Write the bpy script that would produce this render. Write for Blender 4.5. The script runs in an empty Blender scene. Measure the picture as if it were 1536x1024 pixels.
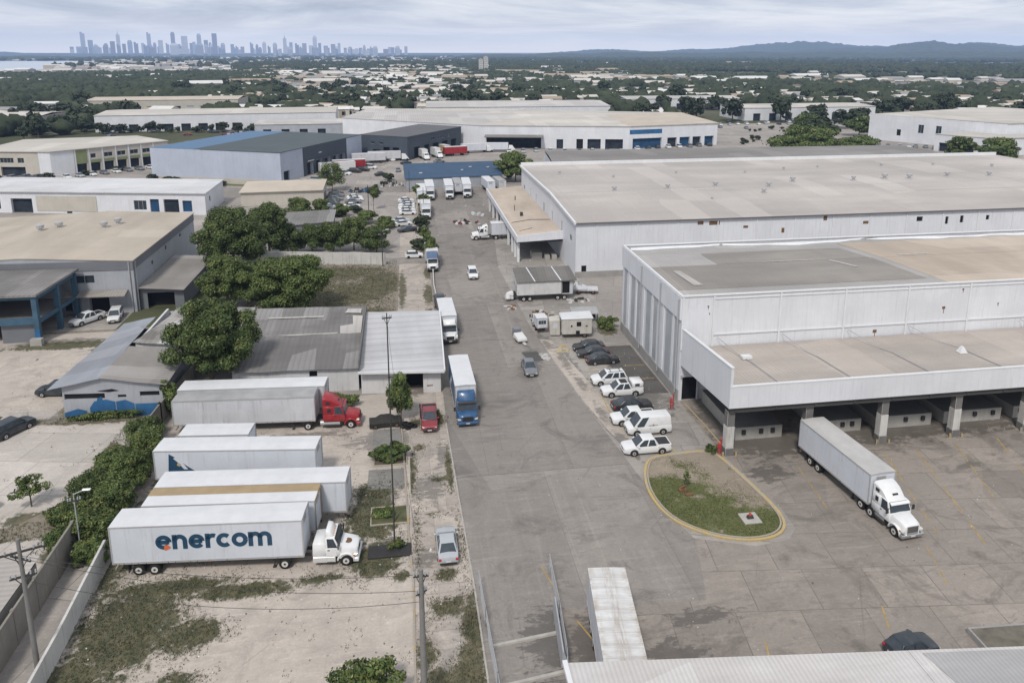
import bpy, bmesh, math, random
import numpy as np
from mathutils import Vector, Matrix, noise as mnoise

R = random.Random(11)
sc = bpy.context.scene
COL = sc.collection
rad = math.radians

# ------------------------------------------------------------------ scene graph helpers
def put(o, parent=None):
    COL.objects.link(o)
    if parent is not None:
        o.parent = parent
    return o

def tag(o, label=None, cat=None, group=None, kind=None):
    if label: o['label'] = label
    if cat: o['category'] = cat
    if group: o['group'] = group
    if kind: o['kind'] = kind
    return o

def thing(name, label, cat, loc=(0, 0, 0), rz=0.0, group=None):
    o = bpy.data.objects.new(name, None)
    o.empty_display_size = 0.3
    o.location = (loc[0], loc[1], loc[2] if len(loc) > 2 else 0.0)
    o.rotation_euler = (0, 0, rad(rz))
    put(o)
    return tag(o, label, cat, group)

KIDS = {}
def kids(o):
    return KIDS.get(o.name, [])

def copy_tree(o, parent=None):
    c = o.copy()
    put(c, parent)
    KIDS[c.name] = []
    if parent is not None:
        KIDS[parent.name].append(c)
    for ch in list(kids(o)):
        copy_tree(ch, c)
    return c

def clone(o, loc, rz, label, group=None, scale=None):
    c = copy_tree(o)
    c.location = (loc[0], loc[1], loc[2] if len(loc) > 2 else 0.0)
    c.rotation_euler = (0, 0, rad(rz))
    c['label'] = label
    if group: c['group'] = group
    if scale: c.scale = scale if isinstance(scale, tuple) else (scale,) * 3
    return c

# ------------------------------------------------------------------ mesh accumulator
SPLIT = set('''roof_cable dock_bumper pilaster insulator roof_strip rust_stain wall_strip translucent_panel downpipe door door_handle sleeper_window fairing_window
roof_marker rear_door wall_light roof_hole olive_band blue_paint roof_patch roof_debris roof_sealant roof_pipe dock_step wheel canopy_window post pier roof_seam
infill_wall roof_rib panel_seam gable ridge_cap tail_light bed_rail underrun_bar step guard_post leg side_wall roof_vent beam window blue_sign_band'''.split())

class MB:
    def __init__(s):
        s.v = []; s.f = []; s.m = []; s.pc = []; s.pid = 0; s.lock = 0
    def add(s, vs, fs, mi=0):
        b = len(s.v)
        s.v += [tuple(v) for v in vs]
        if not s.lock: s.pid += 1
        for f in fs:
            s.f.append(tuple(i + b for i in f)); s.m.append(mi); s.pc.append(s.pid)
        return s
    def pieces(s):
        out = []
        for k in sorted(set(s.pc)):
            m = MB(); mp = {}
            for f, mi, p in zip(s.f, s.m, s.pc):
                if p != k: continue
                for i in f:
                    if i not in mp: mp[i] = len(m.v); m.v.append(s.v[i])
                m.f.append(tuple(mp[i] for i in f)); m.m.append(mi); m.pc.append(1)
            out.append(m)
        return out
    def box(s, x0, x1, y0, y1, z0, z1, mi=0):
        if x0 > x1: x0, x1 = x1, x0
        if y0 > y1: y0, y1 = y1, y0
        if z0 > z1: z0, z1 = z1, z0
        return s.add([(x0,y0,z0),(x1,y0,z0),(x1,y1,z0),(x0,y1,z0),(x0,y0,z1),(x1,y0,z1),(x1,y1,z1),(x0,y1,z1)],
              [(0,3,2,1),(4,5,6,7),(0,1,5,4),(1,2,6,5),(2,3,7,6),(3,0,4,7)], mi)
    def hexa(s, bot, top, mi=0):
        return s.add(list(bot) + list(top), [(3,2,1,0),(4,5,6,7),(0,1,5,4),(1,2,6,5),(2,3,7,6),(3,0,4,7)], mi)
    def quad(s, *p, mi=0):
        return s.add(p, [tuple(range(len(p)))], mi)
    def slab(s, pts, t, mi=0):
        """closed plate: pts = top polygon (ccw from above), t = thickness downwards"""
        n = len(pts)
        lo = [(p[0], p[1], p[2] - t) for p in pts]
        fs = [tuple(range(n)), tuple(range(2 * n - 1, n - 1, -1))]
        fs += [(i, i + n, (i + 1) % n + n, (i + 1) % n) for i in range(n)]
        return s.add(list(pts) + lo, fs, mi)
    def prism(s, poly, y0, y1, mi=0):
        """polygon in (x,z) extruded along y"""
        n = len(poly)
        a = [(x, y0, z) for x, z in poly]; b = [(x, y1, z) for x, z in poly]
        fs = [tuple(range(n)), tuple(range(2*n-1, n-1, -1))]
        fs += [(i, i + n, (i+1) % n + n, (i+1) % n) for i in range(n)]
        return s.add(a + b, fs, mi)
    def cyl(s, p0, p1, r0, r1=None, n=10, mi=0, cap=True):
        r1 = r0 if r1 is None else r1
        p0 = Vector(p0); p1 = Vector(p1); d = (p1 - p0)
        if d.length < 1e-6: return s
        d.normalize()
        a = d.orthogonal().normalized(); b = d.cross(a)
        vs = []
        for p, r in ((p0, r0), (p1, r1)):
            for i in range(n):
                t = 2 * math.pi * i / n
                vs.append(p + a * math.cos(t) * r + b * math.sin(t) * r)
        fs = [(i, (i+1) % n, (i+1) % n + n, i + n) for i in range(n)]
        if cap:
            fs += [tuple(range(n - 1, -1, -1)), tuple(range(n, 2 * n))]
        return s.add(vs, fs, mi)
    def path(s, pts, r, n=6, mi=0):
        if not s.lock: s.pid += 1
        s.lock += 1
        for a, b in zip(pts[:-1], pts[1:]):
            s.cyl(a, b, r, n=n, mi=mi)
        s.lock -= 1
        return s
    def loft(s, secs, mi=0, cap=True):
        n = len(secs[0]); vs = [p for q in secs for p in q]; fs = []
        for k in range(len(secs) - 1):
            for i in range(n):
                j = (i + 1) % n
                fs.append((k*n+i, k*n+j, (k+1)*n+j, (k+1)*n+i))
        if cap:
            fs += [tuple(range(n - 1, -1, -1)), tuple((len(secs)-1)*n + i for i in range(n))]
        return s.add(vs, fs, mi)
    def mesh(s, name, mats, bevel=0, smooth=None, fix=True, seg=1):
        me = bpy.data.meshes.new(name)
        me.from_pydata(s.v, [], s.f)
        mats = mats if isinstance(mats, (list, tuple)) else [mats]
        for m in mats: me.materials.append(m)
        if len(mats) > 1:
            me.polygons.foreach_set('material_index', s.m)
        if bevel or fix:
            bm = bmesh.new(); bm.from_mesh(me)
            if fix: bmesh.ops.recalc_face_normals(bm, faces=bm.faces)
            if bevel:
                es = [e for e in bm.edges if len(e.link_faces) == 2 and e.calc_face_angle(0) > 0.5]
                bmesh.ops.bevel(bm, geom=es, offset=bevel, segments=seg, affect='EDGES', clamp_overlap=True, profile=0.6)
            bm.to_mesh(me); bm.free()
        if smooth is not None:
            me.polygons.foreach_set('use_smooth', [True] * len(me.polygons))
            me.set_sharp_from_angle(angle=rad(smooth))
        me.update()
        return me
    def build(s, name, mats, parent=None, **k):
        if parent is not None and name in SPLIT and len(set(s.pc)) > 1:
            return [q.build(name, mats, parent, **k) for q in s.pieces()][0]
        o = bpy.data.objects.new(name, s.mesh(name, mats, **k))
        put(o, parent)
        KIDS[o.name] = []
        if parent is not None:
            KIDS.setdefault(parent.name, []).append(o)
        return o

# ------------------------------------------------------------------ material helpers
class NT:
    def __init__(s, name):
        s.mat = bpy.data.materials.new(name); s.mat.use_nodes = True
        s.t = s.mat.node_tree; s.t.nodes.clear()
        s.out = s.t.nodes.new('ShaderNodeOutputMaterial')
        s.b = s.t.nodes.new('ShaderNodeBsdfPrincipled')
        s.t.links.new(s.b.outputs[0], s.out.inputs[0])
    def n(s, ty): return s.t.nodes.new(ty)
    def l(s, a, b): s.t.links.new(a, b)
    def set(s, sock, v):
        if isinstance(v, bpy.types.NodeSocket): s.l(v, sock)
        elif v is not None:
            if hasattr(sock.default_value, '__len__') and not hasattr(v, '__len__'):
                v = (v,) * len(sock.default_value)
            if hasattr(v, '__len__') and len(sock.default_value) == 4 and len(v) == 3: v = (*v, 1)
            sock.default_value = v
    def coord(s, kind='world'):
        if kind == 'world':
            return s.n('ShaderNodeNewGeometry').outputs['Position']
        return s.n('ShaderNodeTexCoord').outputs['Object']
    def map(s, v, scale=(1,1,1), loc=(0,0,0), rot=(0,0,0)):
        m = s.n('ShaderNodeMapping'); s.l(v, m.inputs[0])
        m.inputs['Scale'].default_value = scale; m.inputs['Location'].default_value = loc
        m.inputs['Rotation'].default_value = rot
        return m.outputs[0]
    def noise(s, v, scale, detail=4, rough=.55, dist=0.0):
        m = s.n('ShaderNodeTexNoise'); s.l(v, m.inputs['Vector'])
        m.inputs['Scale'].default_value = scale; m.inputs['Detail'].default_value = detail
        m.inputs['Roughness'].default_value = rough; m.inputs['Distortion'].default_value = dist
        return m.outputs[0]
    def vor(s, v, scale, feature='DISTANCE_TO_EDGE', rnd=1.0):
        m = s.n('ShaderNodeTexVoronoi'); m.feature = feature; s.l(v, m.inputs['Vector'])
        m.inputs['Scale'].default_value = scale; m.inputs['Randomness'].default_value = rnd
        return m.outputs[0] if feature == 'DISTANCE_TO_EDGE' else m.outputs['Color']
    def ramp(s, f, a, b, lo=0.0, hi=1.0):
        m = s.n('ShaderNodeMapRange'); m.clamp = True
        s.set(m.inputs[0], f); m.inputs[1].default_value = a; m.inputs[2].default_value = b
        m.inputs[3].default_value = lo; m.inputs[4].default_value = hi
        return m.outputs[0]
    def math(s, op, a, b=None):
        m = s.n('ShaderNodeMath'); m.operation = op
        s.set(m.inputs[0], a)
        if b is not None: s.set(m.inputs[1], b)
        return m.outputs[0]
    def mix(s, f, a, b, mode='MIX'):
        m = s.n('ShaderNodeMix'); m.data_type = 'RGBA'; m.blend_type = mode
        s.set(m.inputs[0], f); s.set(m.inputs[6], a); s.set(m.inputs[7], b)
        return m.outputs[2]
    def sep(s, v):
        m = s.n('ShaderNodeSeparateXYZ'); s.l(v, m.inputs[0]); return m.outputs
    def attr(s, name):
        m = s.n('ShaderNodeAttribute'); m.attribute_name = name; return m.outputs['Fac']
    def bump(s, h, strength=.3, dist=.05):
        m = s.n('ShaderNodeBump'); m.inputs['Strength'].default_value = strength
        m.inputs['Distance'].default_value = dist; s.l(h, m.inputs['Height'])
        s.l(m.outputs[0], s.b.inputs['Normal'])
    def done(s, col, rough=.7, metal=0., spec=.4):
        s.set(s.b.inputs['Base Color'], col); s.set(s.b.inputs['Roughness'], rough)
        s.set(s.b.inputs['Metallic'], metal); s.set(s.b.inputs['Specular IOR Level'], spec)
        return s.mat

def dim(c, k): return tuple(x * k for x in c)

def m_plain(name, c, rough=.6, metal=0., var=.12, scale=3., coord='object', spec=.4, streak=0., ribs=0.):
    """base colour broken up by two noises, with optional vertical dirt streaks"""
    t = NT(name); v = t.coord(coord)
    n1 = t.noise(v, scale, 5); n2 = t.noise(v, scale * 9, 3)
    col = t.mix(t.ramp(n1, .3, .7), dim(c, 1 - var), dim(c, 1 + var * .6))
    col = t.mix(t.ramp(n2, .35, .75, 0, var), col, dim(c, .6))
    if streak:
        s1 = t.noise(t.map(v, (2.2, 2.2, .12)), 1.6, 5, .6)
        s2 = t.noise(v, .5, 3)
        f = t.math('MULTIPLY', t.ramp(s1, .52, .78), t.ramp(s2, .35, .65))
        col = t.mix(t.math('MULTIPLY', f, streak), col, (.17, .13, .10))
    if ribs:   # vertical sheet ribs and panel joints
        q = t.sep(v); u = t.math('ADD', q[0], q[1])
        w = t.math('SINE', t.math('MULTIPLY', u, 2*math.pi/ribs))
        col = t.mix(t.ramp(w, -1, -.8, .09, 0), col, dim(c, .62))
        pv = t.sep(t.vor(t.map(v, (.16,.16,.05)), 1.0, 'F1', .3))
        col = t.mix(t.ramp(pv[0], .3, .9, 0, .16), col, dim(c, .72))
        t.bump(w, .12, .02)
    return t.done(col, t.ramp(n1, .2, .8, rough * .85, min(1, rough * 1.12)), metal, spec)

def m_corr(name, c, axis='x', pitch=.3, dirt=.35, dirtc=(.2, .19, .18), rough=.55, coord='world', ds=.25, along=6., patch=0., patchc=(.5,.5,.52)):
    """corrugated sheet: ribs across `axis`, dirt streaks along the ribs, sheet seams"""
    t = NT(name); v = t.coord(coord); q = t.sep(v)
    a = q[0] if axis == 'x' else q[1]
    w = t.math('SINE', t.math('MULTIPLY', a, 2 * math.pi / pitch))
    sc_ = (ds * along, ds, ds) if axis == 'x' else (ds, ds * along, ds)
    n1 = t.noise(t.map(v, sc_), 1.2, 6, .62); n2 = t.noise(v, ds * .35, 4); n3 = t.noise(v, 5, 3)
    col = t.mix(t.ramp(n1, .34, .68), dim(c, .74), dim(c, 1.08))
    col = t.mix(t.math('MULTIPLY', t.ramp(n2, .42, .62), dirt), col, dirtc)
    fs = (along*1.6*ds, ds*6, 1) if axis != 'x' else (ds*14, ds*.5*along, 1)
    n4 = t.noise(t.map(v, fs, (5,2,0)), 1.0, 6, .7)
    col = t.mix(t.ramp(n4, .54, .74, 0, .42), col, dirtc)
    col = t.mix(t.ramp(n4, .26, .40, .3, 0), col, dim(c, 1.25))
    sv = t.sep(t.vor(t.map(v, (.16,.045,0) if axis == 'x' else (.045,.16,0)), 1.0, 'F1', .2))
    col = t.mix(t.ramp(sv[0], .15, .85, 0, .22), col, dim(c, .72))
    col = t.mix(t.ramp(sv[1], .8, .84, 0, .25), col, dim(c, 1.3))
    if patch:
        pv = t.vor(t.map(v, (.28, .09, 0) if axis == 'x' else (.09, .28, 0)), 1.0, 'F1', .25)
        ps = t.sep(pv)
        col = t.mix(t.math('MULTIPLY', t.ramp(ps[0], .72, .76), patch), col, patchc)
        col = t.mix(t.math('MULTIPLY', t.ramp(ps[1], .75, .79), patch), col, dim(c, .62))
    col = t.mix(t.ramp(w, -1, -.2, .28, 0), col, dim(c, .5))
    col = t.mix(t.ramp(n3, .4, .8, 0, .25), col, dirtc)
    t.bump(w, .5, .03)
    return t.done(col, rough, 0, .35)

def m_flat(name, c, rough=.5, metal=0., spec=.5):
    t = NT(name); v = t.coord('object')
    n = t.noise(v, 6, 3)
    return t.done(t.mix(n, dim(c, .86), dim(c, 1.12)), t.ramp(n, .3, .7, rough * .9, min(1, rough * 1.1)), metal, spec)

def m_paint(name, c, dirt=.25):
    t = NT(name); v = t.coord('object'); q = t.sep(v)
    n = t.noise(v, 1.3, 5); n2 = t.noise(v, 14, 3)
    col = t.mix(t.ramp(n, .3, .7), dim(c, .9), dim(c, 1.05))
    low = t.math('MULTIPLY', t.ramp(q[2], .2, 1.1, 1, 0), t.ramp(n2, .3, .65))
    col = t.mix(t.math('MULTIPLY', low, dirt * 2), col, (.16, .14, .12))
    col = t.mix(t.math('MULTIPLY', t.ramp(n, .5, .75), dirt), col, dim((.35, .33, .3), .9))
    t.b.inputs['Coat Weight'].default_value = .35
    t.b.inputs['Coat Roughness'].default_value = .15
    return t.done(col, t.ramp(n2, .3, .7, .32, .5), 0, .5)

def m_glass(name, c=(.02, .025, .03), rough=.12):
    t = NT(name); v = t.coord('object'); n = t.noise(v, 2.5, 3)
    return t.done(t.mix(n, dim(c, .7), dim(c, 1.6)), t.ramp(n, .3, .7, rough, rough + .12), 0, .38)

def m_leaf(name, a, b, c=None):
    t = NT(name)
    g = t.n('ShaderNodeNewGeometry')
    r = g.outputs['Random Per Island']
    n = t.noise(t.coord('world'), .55, 3)
    col = t.mix(r, a, b)
    col = t.mix(t.ramp(n, .4, .68), col, dim(a, .55))
    ny = t.noise(t.coord('world'), 1.4, 3)
    col = t.mix(t.ramp(ny, .5, .7, 0, .55), col, (b[0]*1.5, b[1]*1.15, b[2]*.9))
    if c: col = t.mix(t.ramp(r, .9, .95), col, c)
    t.b.inputs['Subsurface Weight'].default_value = 0.0
    return t.done(col, .7, 0, .22)

# vehicle materials
TYRE = m_flat('tyre_rubber', (.018, .018, .019), .85, 0, .25)
RIM = m_flat('rim_steel', (.5, .5, .51), .4, .5)
RIMW = m_flat('rim_white', (.55, .53, .5), .5, 0)
DARK = m_flat('dark_plastic', (.025, .026, .028), .6)
FRAME = m_flat('chassis_steel', (.05, .048, .046), .7, .2)
CHROME = m_flat('chrome', (.55, .56, .57), .22, .9)
GLASS = m_glass('vehicle_glass', (.045, .056, .068))
GLASSB = m_glass('vehicle_glass_blue', (.035, .045, .058))
LAMP = m_flat('headlight_glass', (.62, .62, .6), .15, .2)
AMBER = m_flat('amber_lamp', (.6, .25, .04), .3)
REDL = m_flat('tail_lamp_red', (.42, .02, .02), .25)
PLATE = m_flat('number_plate', (.6, .6, .58), .5)
WHITE = m_paint('white_paint', (.74, .745, .755), .12)
WHITED = m_paint('white_paint_dusty', (.68, .68, .68), .3)
SILVER = m_paint('silver_paint', (.42, .44, .47), .1)
BLACK = m_paint('black_paint', (.018, .019, .022), .1)
GREY = m_paint('grey_blue_paint', (.17, .18, .20), .15)
TEAL = m_paint('teal_paint', (.03, .07, .09), .12)
NAVY = m_paint('navy_paint', (.018, .027, .038), .12)
RED = m_paint('red_paint', (.30, .012, .020), .1)
DRED = m_paint('dark_red_paint', (.23, .02, .03), .12)
BLUE = m_paint('blue_paint', (.020, .082, .20), .15)
TRW = m_plain('trailer_white', (.60, .63, .685), .5, 0, .06, .6, 'object', .4, .35)
TRG = m_plain('trailer_grey', (.56, .57, .60), .55, 0, .1, .6, 'object', .4, .7)
TRROOF = m_plain('trailer_roof', (.62, .63, .65), .55, 0, .07, .8, 'object')
TRROOFG = m_plain('trailer_roof_grey', (.36, .36, .36), .6, 0, .2, .5, 'object')
TRROOFT = m_plain('trailer_roof_tan', (.36, .27, .16), .7, 0, .14, .8, 'object')
def stained_roof():
    t = NT('trailer_roof_rusty'); v = t.coord('object'); q = t.sep(v)
    n = t.noise(v, 1.6, 6, .7); n2 = t.noise(t.map(v, (.5,4,1)), .9, 6, .7); n3 = t.noise(t.map(v, (3,.6,1)), .8, 5, .7)
    col = t.mix(t.ramp(n3, .35, .65), (.50,.49,.48), (.66,.66,.66))
    sm = t.math('ABSOLUTE', t.math('SINE', t.math('MULTIPLY', q[0], math.pi/1.08)))
    col = t.mix(t.ramp(sm, 0, .09, .6, 0), col, (.22,.19,.16))
    cen = t.math('MULTIPLY', t.ramp(t.math('ABSOLUTE', q[1]), .05, .7, 1, 0), t.ramp(n2, .42, .62))
    col = t.mix(t.math('MULTIPLY', cen, .7), col, (.30,.24,.18))
    edge = t.math('MULTIPLY', t.ramp(t.math('ABSOLUTE', q[1]), .9, 1.4), t.ramp(n, .45, .65))
    col = t.mix(t.math('MULTIPLY', edge, .7), col, (.33,.24,.15))
    return t.done(col, .6, 0, .3)
TRRUST = stained_roof()
_ = m_corr('trailer_roof_stained', (.66, .65, .64), 'x', 1.25, .7, (.36, .28, .21), .55, 'object', .5, .3)
ALU = m_flat('aluminium_rail', (.48, .48, .49), .45, .35)
RUST = m_plain('rusty_metal', (.20, .11, .06), .85, .1, .4, 2.)
LOGO = m_flat('lettering_navy', (.018, .06, .115), .45)
LOGOR = m_flat('lettering_orange', (.62, .15, .06), .45)
# ------------------------------------------------------------------ vehicles (local +X = forward)
_mc = {}
def wheel(root, x, y, r=.5, w=.28, rim=RIM, dual=False, n=18):
    """wheel > tyre mesh with rim as its own sub-part; origin at the vehicle's root"""
    s = 1 if y > 0 else -1
    y1 = y; y0 = y - s * (w if not dual else w * 2.1)
    a, b = min(y0, y1), max(y0, y1)
    t = MB()
    rs = [(a, r * .86), (a + .04, r), (b - .04, r), (b, r * .86)]
    secs = [[(x + math.cos(2*math.pi*i/n) * q, yy, r + math.sin(2*math.pi*i/n) * q) for i in range(n)] for yy, q in rs]
    t.loft(secs)
    tw = t.build('wheel', TYRE, root, smooth=40)
    m = MB()
    o = y1 + s * .012
    m.cyl((x, y1 - s*.05, r), (x, o, r), r * .58, r * .55, n=14)
    m.cyl((x, o, r), (x, o + s*.03, r), r * .22, r * .16, n=8, mi=1)
    m.build('rim', [rim, DARK], tw, smooth=40)
    return tw

def win_quad(mb, a, b, c, d, inset=.045, off=.012, t=.02):
    """thin glass plate lying on the quad a-b-c-d, inset from its border"""
    P = [Vector(p) for p in (a, b, c, d)]
    ce = sum(P, Vector()) / 4
    nrm = (P[1] - P[0]).cross(P[3] - P[0]).normalized()
    Q = []
    for p in P:
        d_ = ce - p
        Q.append(p + d_.normalized() * min(inset * 1.4, d_.length * .4))
    top = [q + nrm * off for q in Q]; bot = [q - nrm * t for q in Q]
    mb.hexa(bot, top)

def cabin(root, name, paint, xfb, xft, xrt, xrb, wb, wt, zb, zr, glass=GLASS, side=None, rear=True, front=True, bev=.05, crown=.03):
    """tapered cab block plus windscreen, rear and side windows as parts"""
    m = MB()
    m.hexa([(xrb,-wb,zb),(xfb,-wb,zb),(xfb,wb,zb),(xrb,wb,zb)], [(xrt,-wt,zr),(xft,-wt,zr),(xft,wt,zr),(xrt,wt,zr)])
    o = m.build(name, paint, root, bevel=bev, smooth=50, seg=2)
    zg = zb + (zr - zb) * .06
    def at(x0, x1, w0, w1, z): # linear between bottom and top
        k = (z - zb) / (zr - zb); return x0 + (x1 - x0) * k, w0 + (w1 - w0) * k
    if front:
        g = MB(); win_quad(g, (xfb,-wb,zb),(xfb,wb,zb),(xft,wt,zr),(xft,-wt,zr), .07)
        g.build('windscreen', glass, root)
    if rear:
        g = MB(); win_quad(g, (xrb,wb,zb),(xrb,-wb,zb),(xrt,-wt,zr),(xrt,wt,zr), .09)
        g.build('rear_window', glass, root)
    for s in (-1, 1):
        for (a0, a1) in (side or [(.08, .48), (.52, .94)]):
            # fractions from front to rear
            def px(f, top):
                return (xft + (xrt - xft) * f) if top else (xfb + (xrb - xfb) * f)
            A = (px(a0, 0), s*wb, zb); B = (px(a1, 0), s*wb, zb); C = (px(a1, 1), s*wt, zr); D = (px(a0, 1), s*wt, zr)
            g = MB()
            if s < 0: win_quad(g, B, A, D, C, .035)
            else: win_quad(g, A, B, C, D, .035)
            g.build('side_window', glass, root)
    return o

CARS = {
 # L, W, H, wheel r, stations (x frac -.5...5, width k, top z), cabin (xfb,xft,xrt,xrb,wb k,wt k,zbelt)
 'sedan': dict(L=4.7, W=1.82, H=1.46, r=.33, wb=2.7, z0=.22, st=[(.5,.80,.62),(.475,.92,.74),(.40,.97,.83),(.20,1,.94),(-.24,1,.98),(-.42,.97,1.0),(-.48,.92,.92),(-.5,.84,.72)], cab=(1.15,.25,-1.0,-1.75,.91,.70,.93), side=[(.12,.47),(.50,.88)]),
 'hatch': dict(L=3.8, W=1.7, H=1.5, r=.31, wb=2.45, z0=.22, st=[(.5,.80,.62),(.47,.92,.78),(.38,.97,.88),(.22,1,.95),(-.42,1,1.0),(-.48,.95,.95),(-.5,.88,.75)], cab=(.85,.25,-1.35,-1.75,.90,.68,.92), side=[(.08,.46),(.5,.92)]),
 'suv': dict(L=4.75, W=1.9, H=1.78, r=.37, wb=2.75, z0=.28, st=[(.5,.82,.78),(.475,.93,.92),(.40,.98,1.02),(.22,1,1.1),(-.40,1,1.14),(-.48,.97,1.1),(-.5,.9,.85)], cab=(1.3,.45,-1.9,-2.25,.93,.79,1.09), side=[(.08,.38),(.41,.68),(.72,.95)]),
 'pickup': dict(L=5.3, W=1.9, H=1.8, r=.39, wb=3.15, z0=.32, st=[(.5,.82,.82),(.475,.94,.96),(.40,.98,1.05),(.20,1,1.1),(-.40,1,1.12),(-.485,.97,1.12),(-.5,.93,.9)], cab=(1.4,.55,-.8,-1.12,.93,.78,1.09), side=[(.08,.50),(.54,.94)]),
 'van': dict(L=5.2, W=2.0, H=2.25, r=.37, wb=3.1, z0=.3, st=[(.5,.84,.85),(.475,.95,1.0),(.40,.99,1.1),(.30,1,1.2),(-.46,1,1.25),(-.49,.98,1.2),(-.5,.95,.9)], cab=(1.95,1.05,-2.45,-2.55,.96,.84,1.12), side=[(.05,.27)]),
}
def car(name, label, cat, loc, rz, paint, kind, group=None, bump=None, glass=GLASS, scale=1.0, rim=RIM, roofrack=False):
    k = CARS[kind]; L, W, H, r = k['L'], k['W']/2, k['H'], k['r']
    root = thing(name, label, cat, loc, rz, group)
    secs = []
    for fx, fw, zt in k['st']:
        x = fx * L; w = W * fw; z0 = k['z0'] + (.1 if abs(fx) > .47 else 0)
        secs.append([(x,-w*.94,z0),(x,-w,z0+.16),(x,-w,zt-.2),(x,-w*.95,zt-.05),(x,-w*.6,zt),(x,0,zt+.025),(x,w*.6,zt),(x,w*.95,zt-.05),(x,w,zt-.2),(x,w,z0+.16),(x,w*.94,z0)])
    m = MB(); m.loft(secs); m.build('body', paint, root, smooth=35)
    c = k['cab']
    cabin(root, 'roof', paint, c[0], c[1], c[2], c[3], W*c[4], W*c[5], c[6], H, glass, k['side'], rear=True, bev=.09)
    hx = k['wb'] / 2
    for x in (hx, -hx):
        for s in (-1, 1):
            a = MB()
            n = 14
            a.add([(x, s*(W+.004), r)] + [(x + math.cos(math.pi*i/n)*(r+.085), s*(W+.004), r + math.sin(math.pi*i/n)*(r+.085)) for i in range(n+1)],
                  [(0, i+1, i+2) for i in range(n)])
            a.build('wheel_arch', DARK, root, fix=False)
            wheel(root, x, s*(W+.015), r, .22, rim)
    xf = L*.5; z1 = k['st'][0][2]
    b = bump or DARK
    q = MB(); q.box(xf-.12, xf+.035, -W*.78, W*.78, k['z0']+.08, k['z0']+.24); q.build('bumper', b, root, bevel=.03)
    q = MB(); q.box(-xf-.035, -xf+.12, -W*.82, W*.82, k['z0']+.08, k['z0']+.26); q.build('bumper', b, root, bevel=.03)
    q = MB(); q.box(xf-.1, xf+.012, -W*.42, W*.42, z1-.22, z1-.08); q.build('grille', DARK, root)
    q = MB(); q.box(xf+.03, xf+.047, -.24, .24, k['z0']+.1, k['z0']+.22); q.build('number_plate', PLATE, root)
    q = MB(); q.box(-xf-.05, -xf-.02, -.24, .24, z1-.1, z1+.02); q.build('number_plate', PLATE, root)
    for s in (-1, 1):
        q = MB(); q.box(xf*.945-.12, xf*.945+.13, s*W*.55, s*W*.86, z1-.12, z1+.03); q.build('headlight', LAMP, root, bevel=.03)
        zt = k['st'][-1][2]
        q = MB(); q.box(-xf*.955-.13, -xf*.955+.06, s*W*.66, s*W*.925, zt-.08, zt+.12); q.build('tail_light', REDL, root, bevel=.03)
        q = MB(); q.box(c[0]-.42, c[0]-.22, s*W*.98, s*(W+.2), c[6]+.02, c[6]+.17); q.build('mirror', paint, root, bevel=.04)
        q = MB(); q.box(-hx+.3 if kind != 'van' else -.1, -hx+.46 if kind != 'van' else .06, s*(W-.01), s*(W+.02), c[6]-.2, c[6]-.16); q.build('door_handle', DARK, root)
    if kind == 'pickup':
        q = MB(); q.box(c[3]-.12, -xf+.14, -W*.82, W*.82, 1.0, 1.165); q.build('cargo_bed', DARK, root)
        q = MB()
        q.box(c[3]-.1, -xf+.1, -W*.97, -W*.84, .95, 1.2); q.box(c[3]-.1, -xf+.1, W*.84, W*.97, .95, 1.2); q.box(-xf+.01, -xf+.12, -W*.9, W*.9, .8, 1.19)
        q.build('bed_rail', paint, root, bevel=.02)
    if roofrack:
        q = MB()
        for s in (-1, 1): q.box(c[2]+.2, c[1]-.2, s*W*.5-.02, s*W*.5+.02, H+.0, H+.07)
        q.box(c[2]+.5, c[2]+.56, -W*.5, W*.5, H+.03, H+.07); q.box(c[1]-.6, c[1]-.54, -W*.5, W*.5, H+.03, H+.07)
        q.build('roof_rack', DARK, root)
    if scale != 1.0: root.scale = (scale,)*3
    return root

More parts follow.
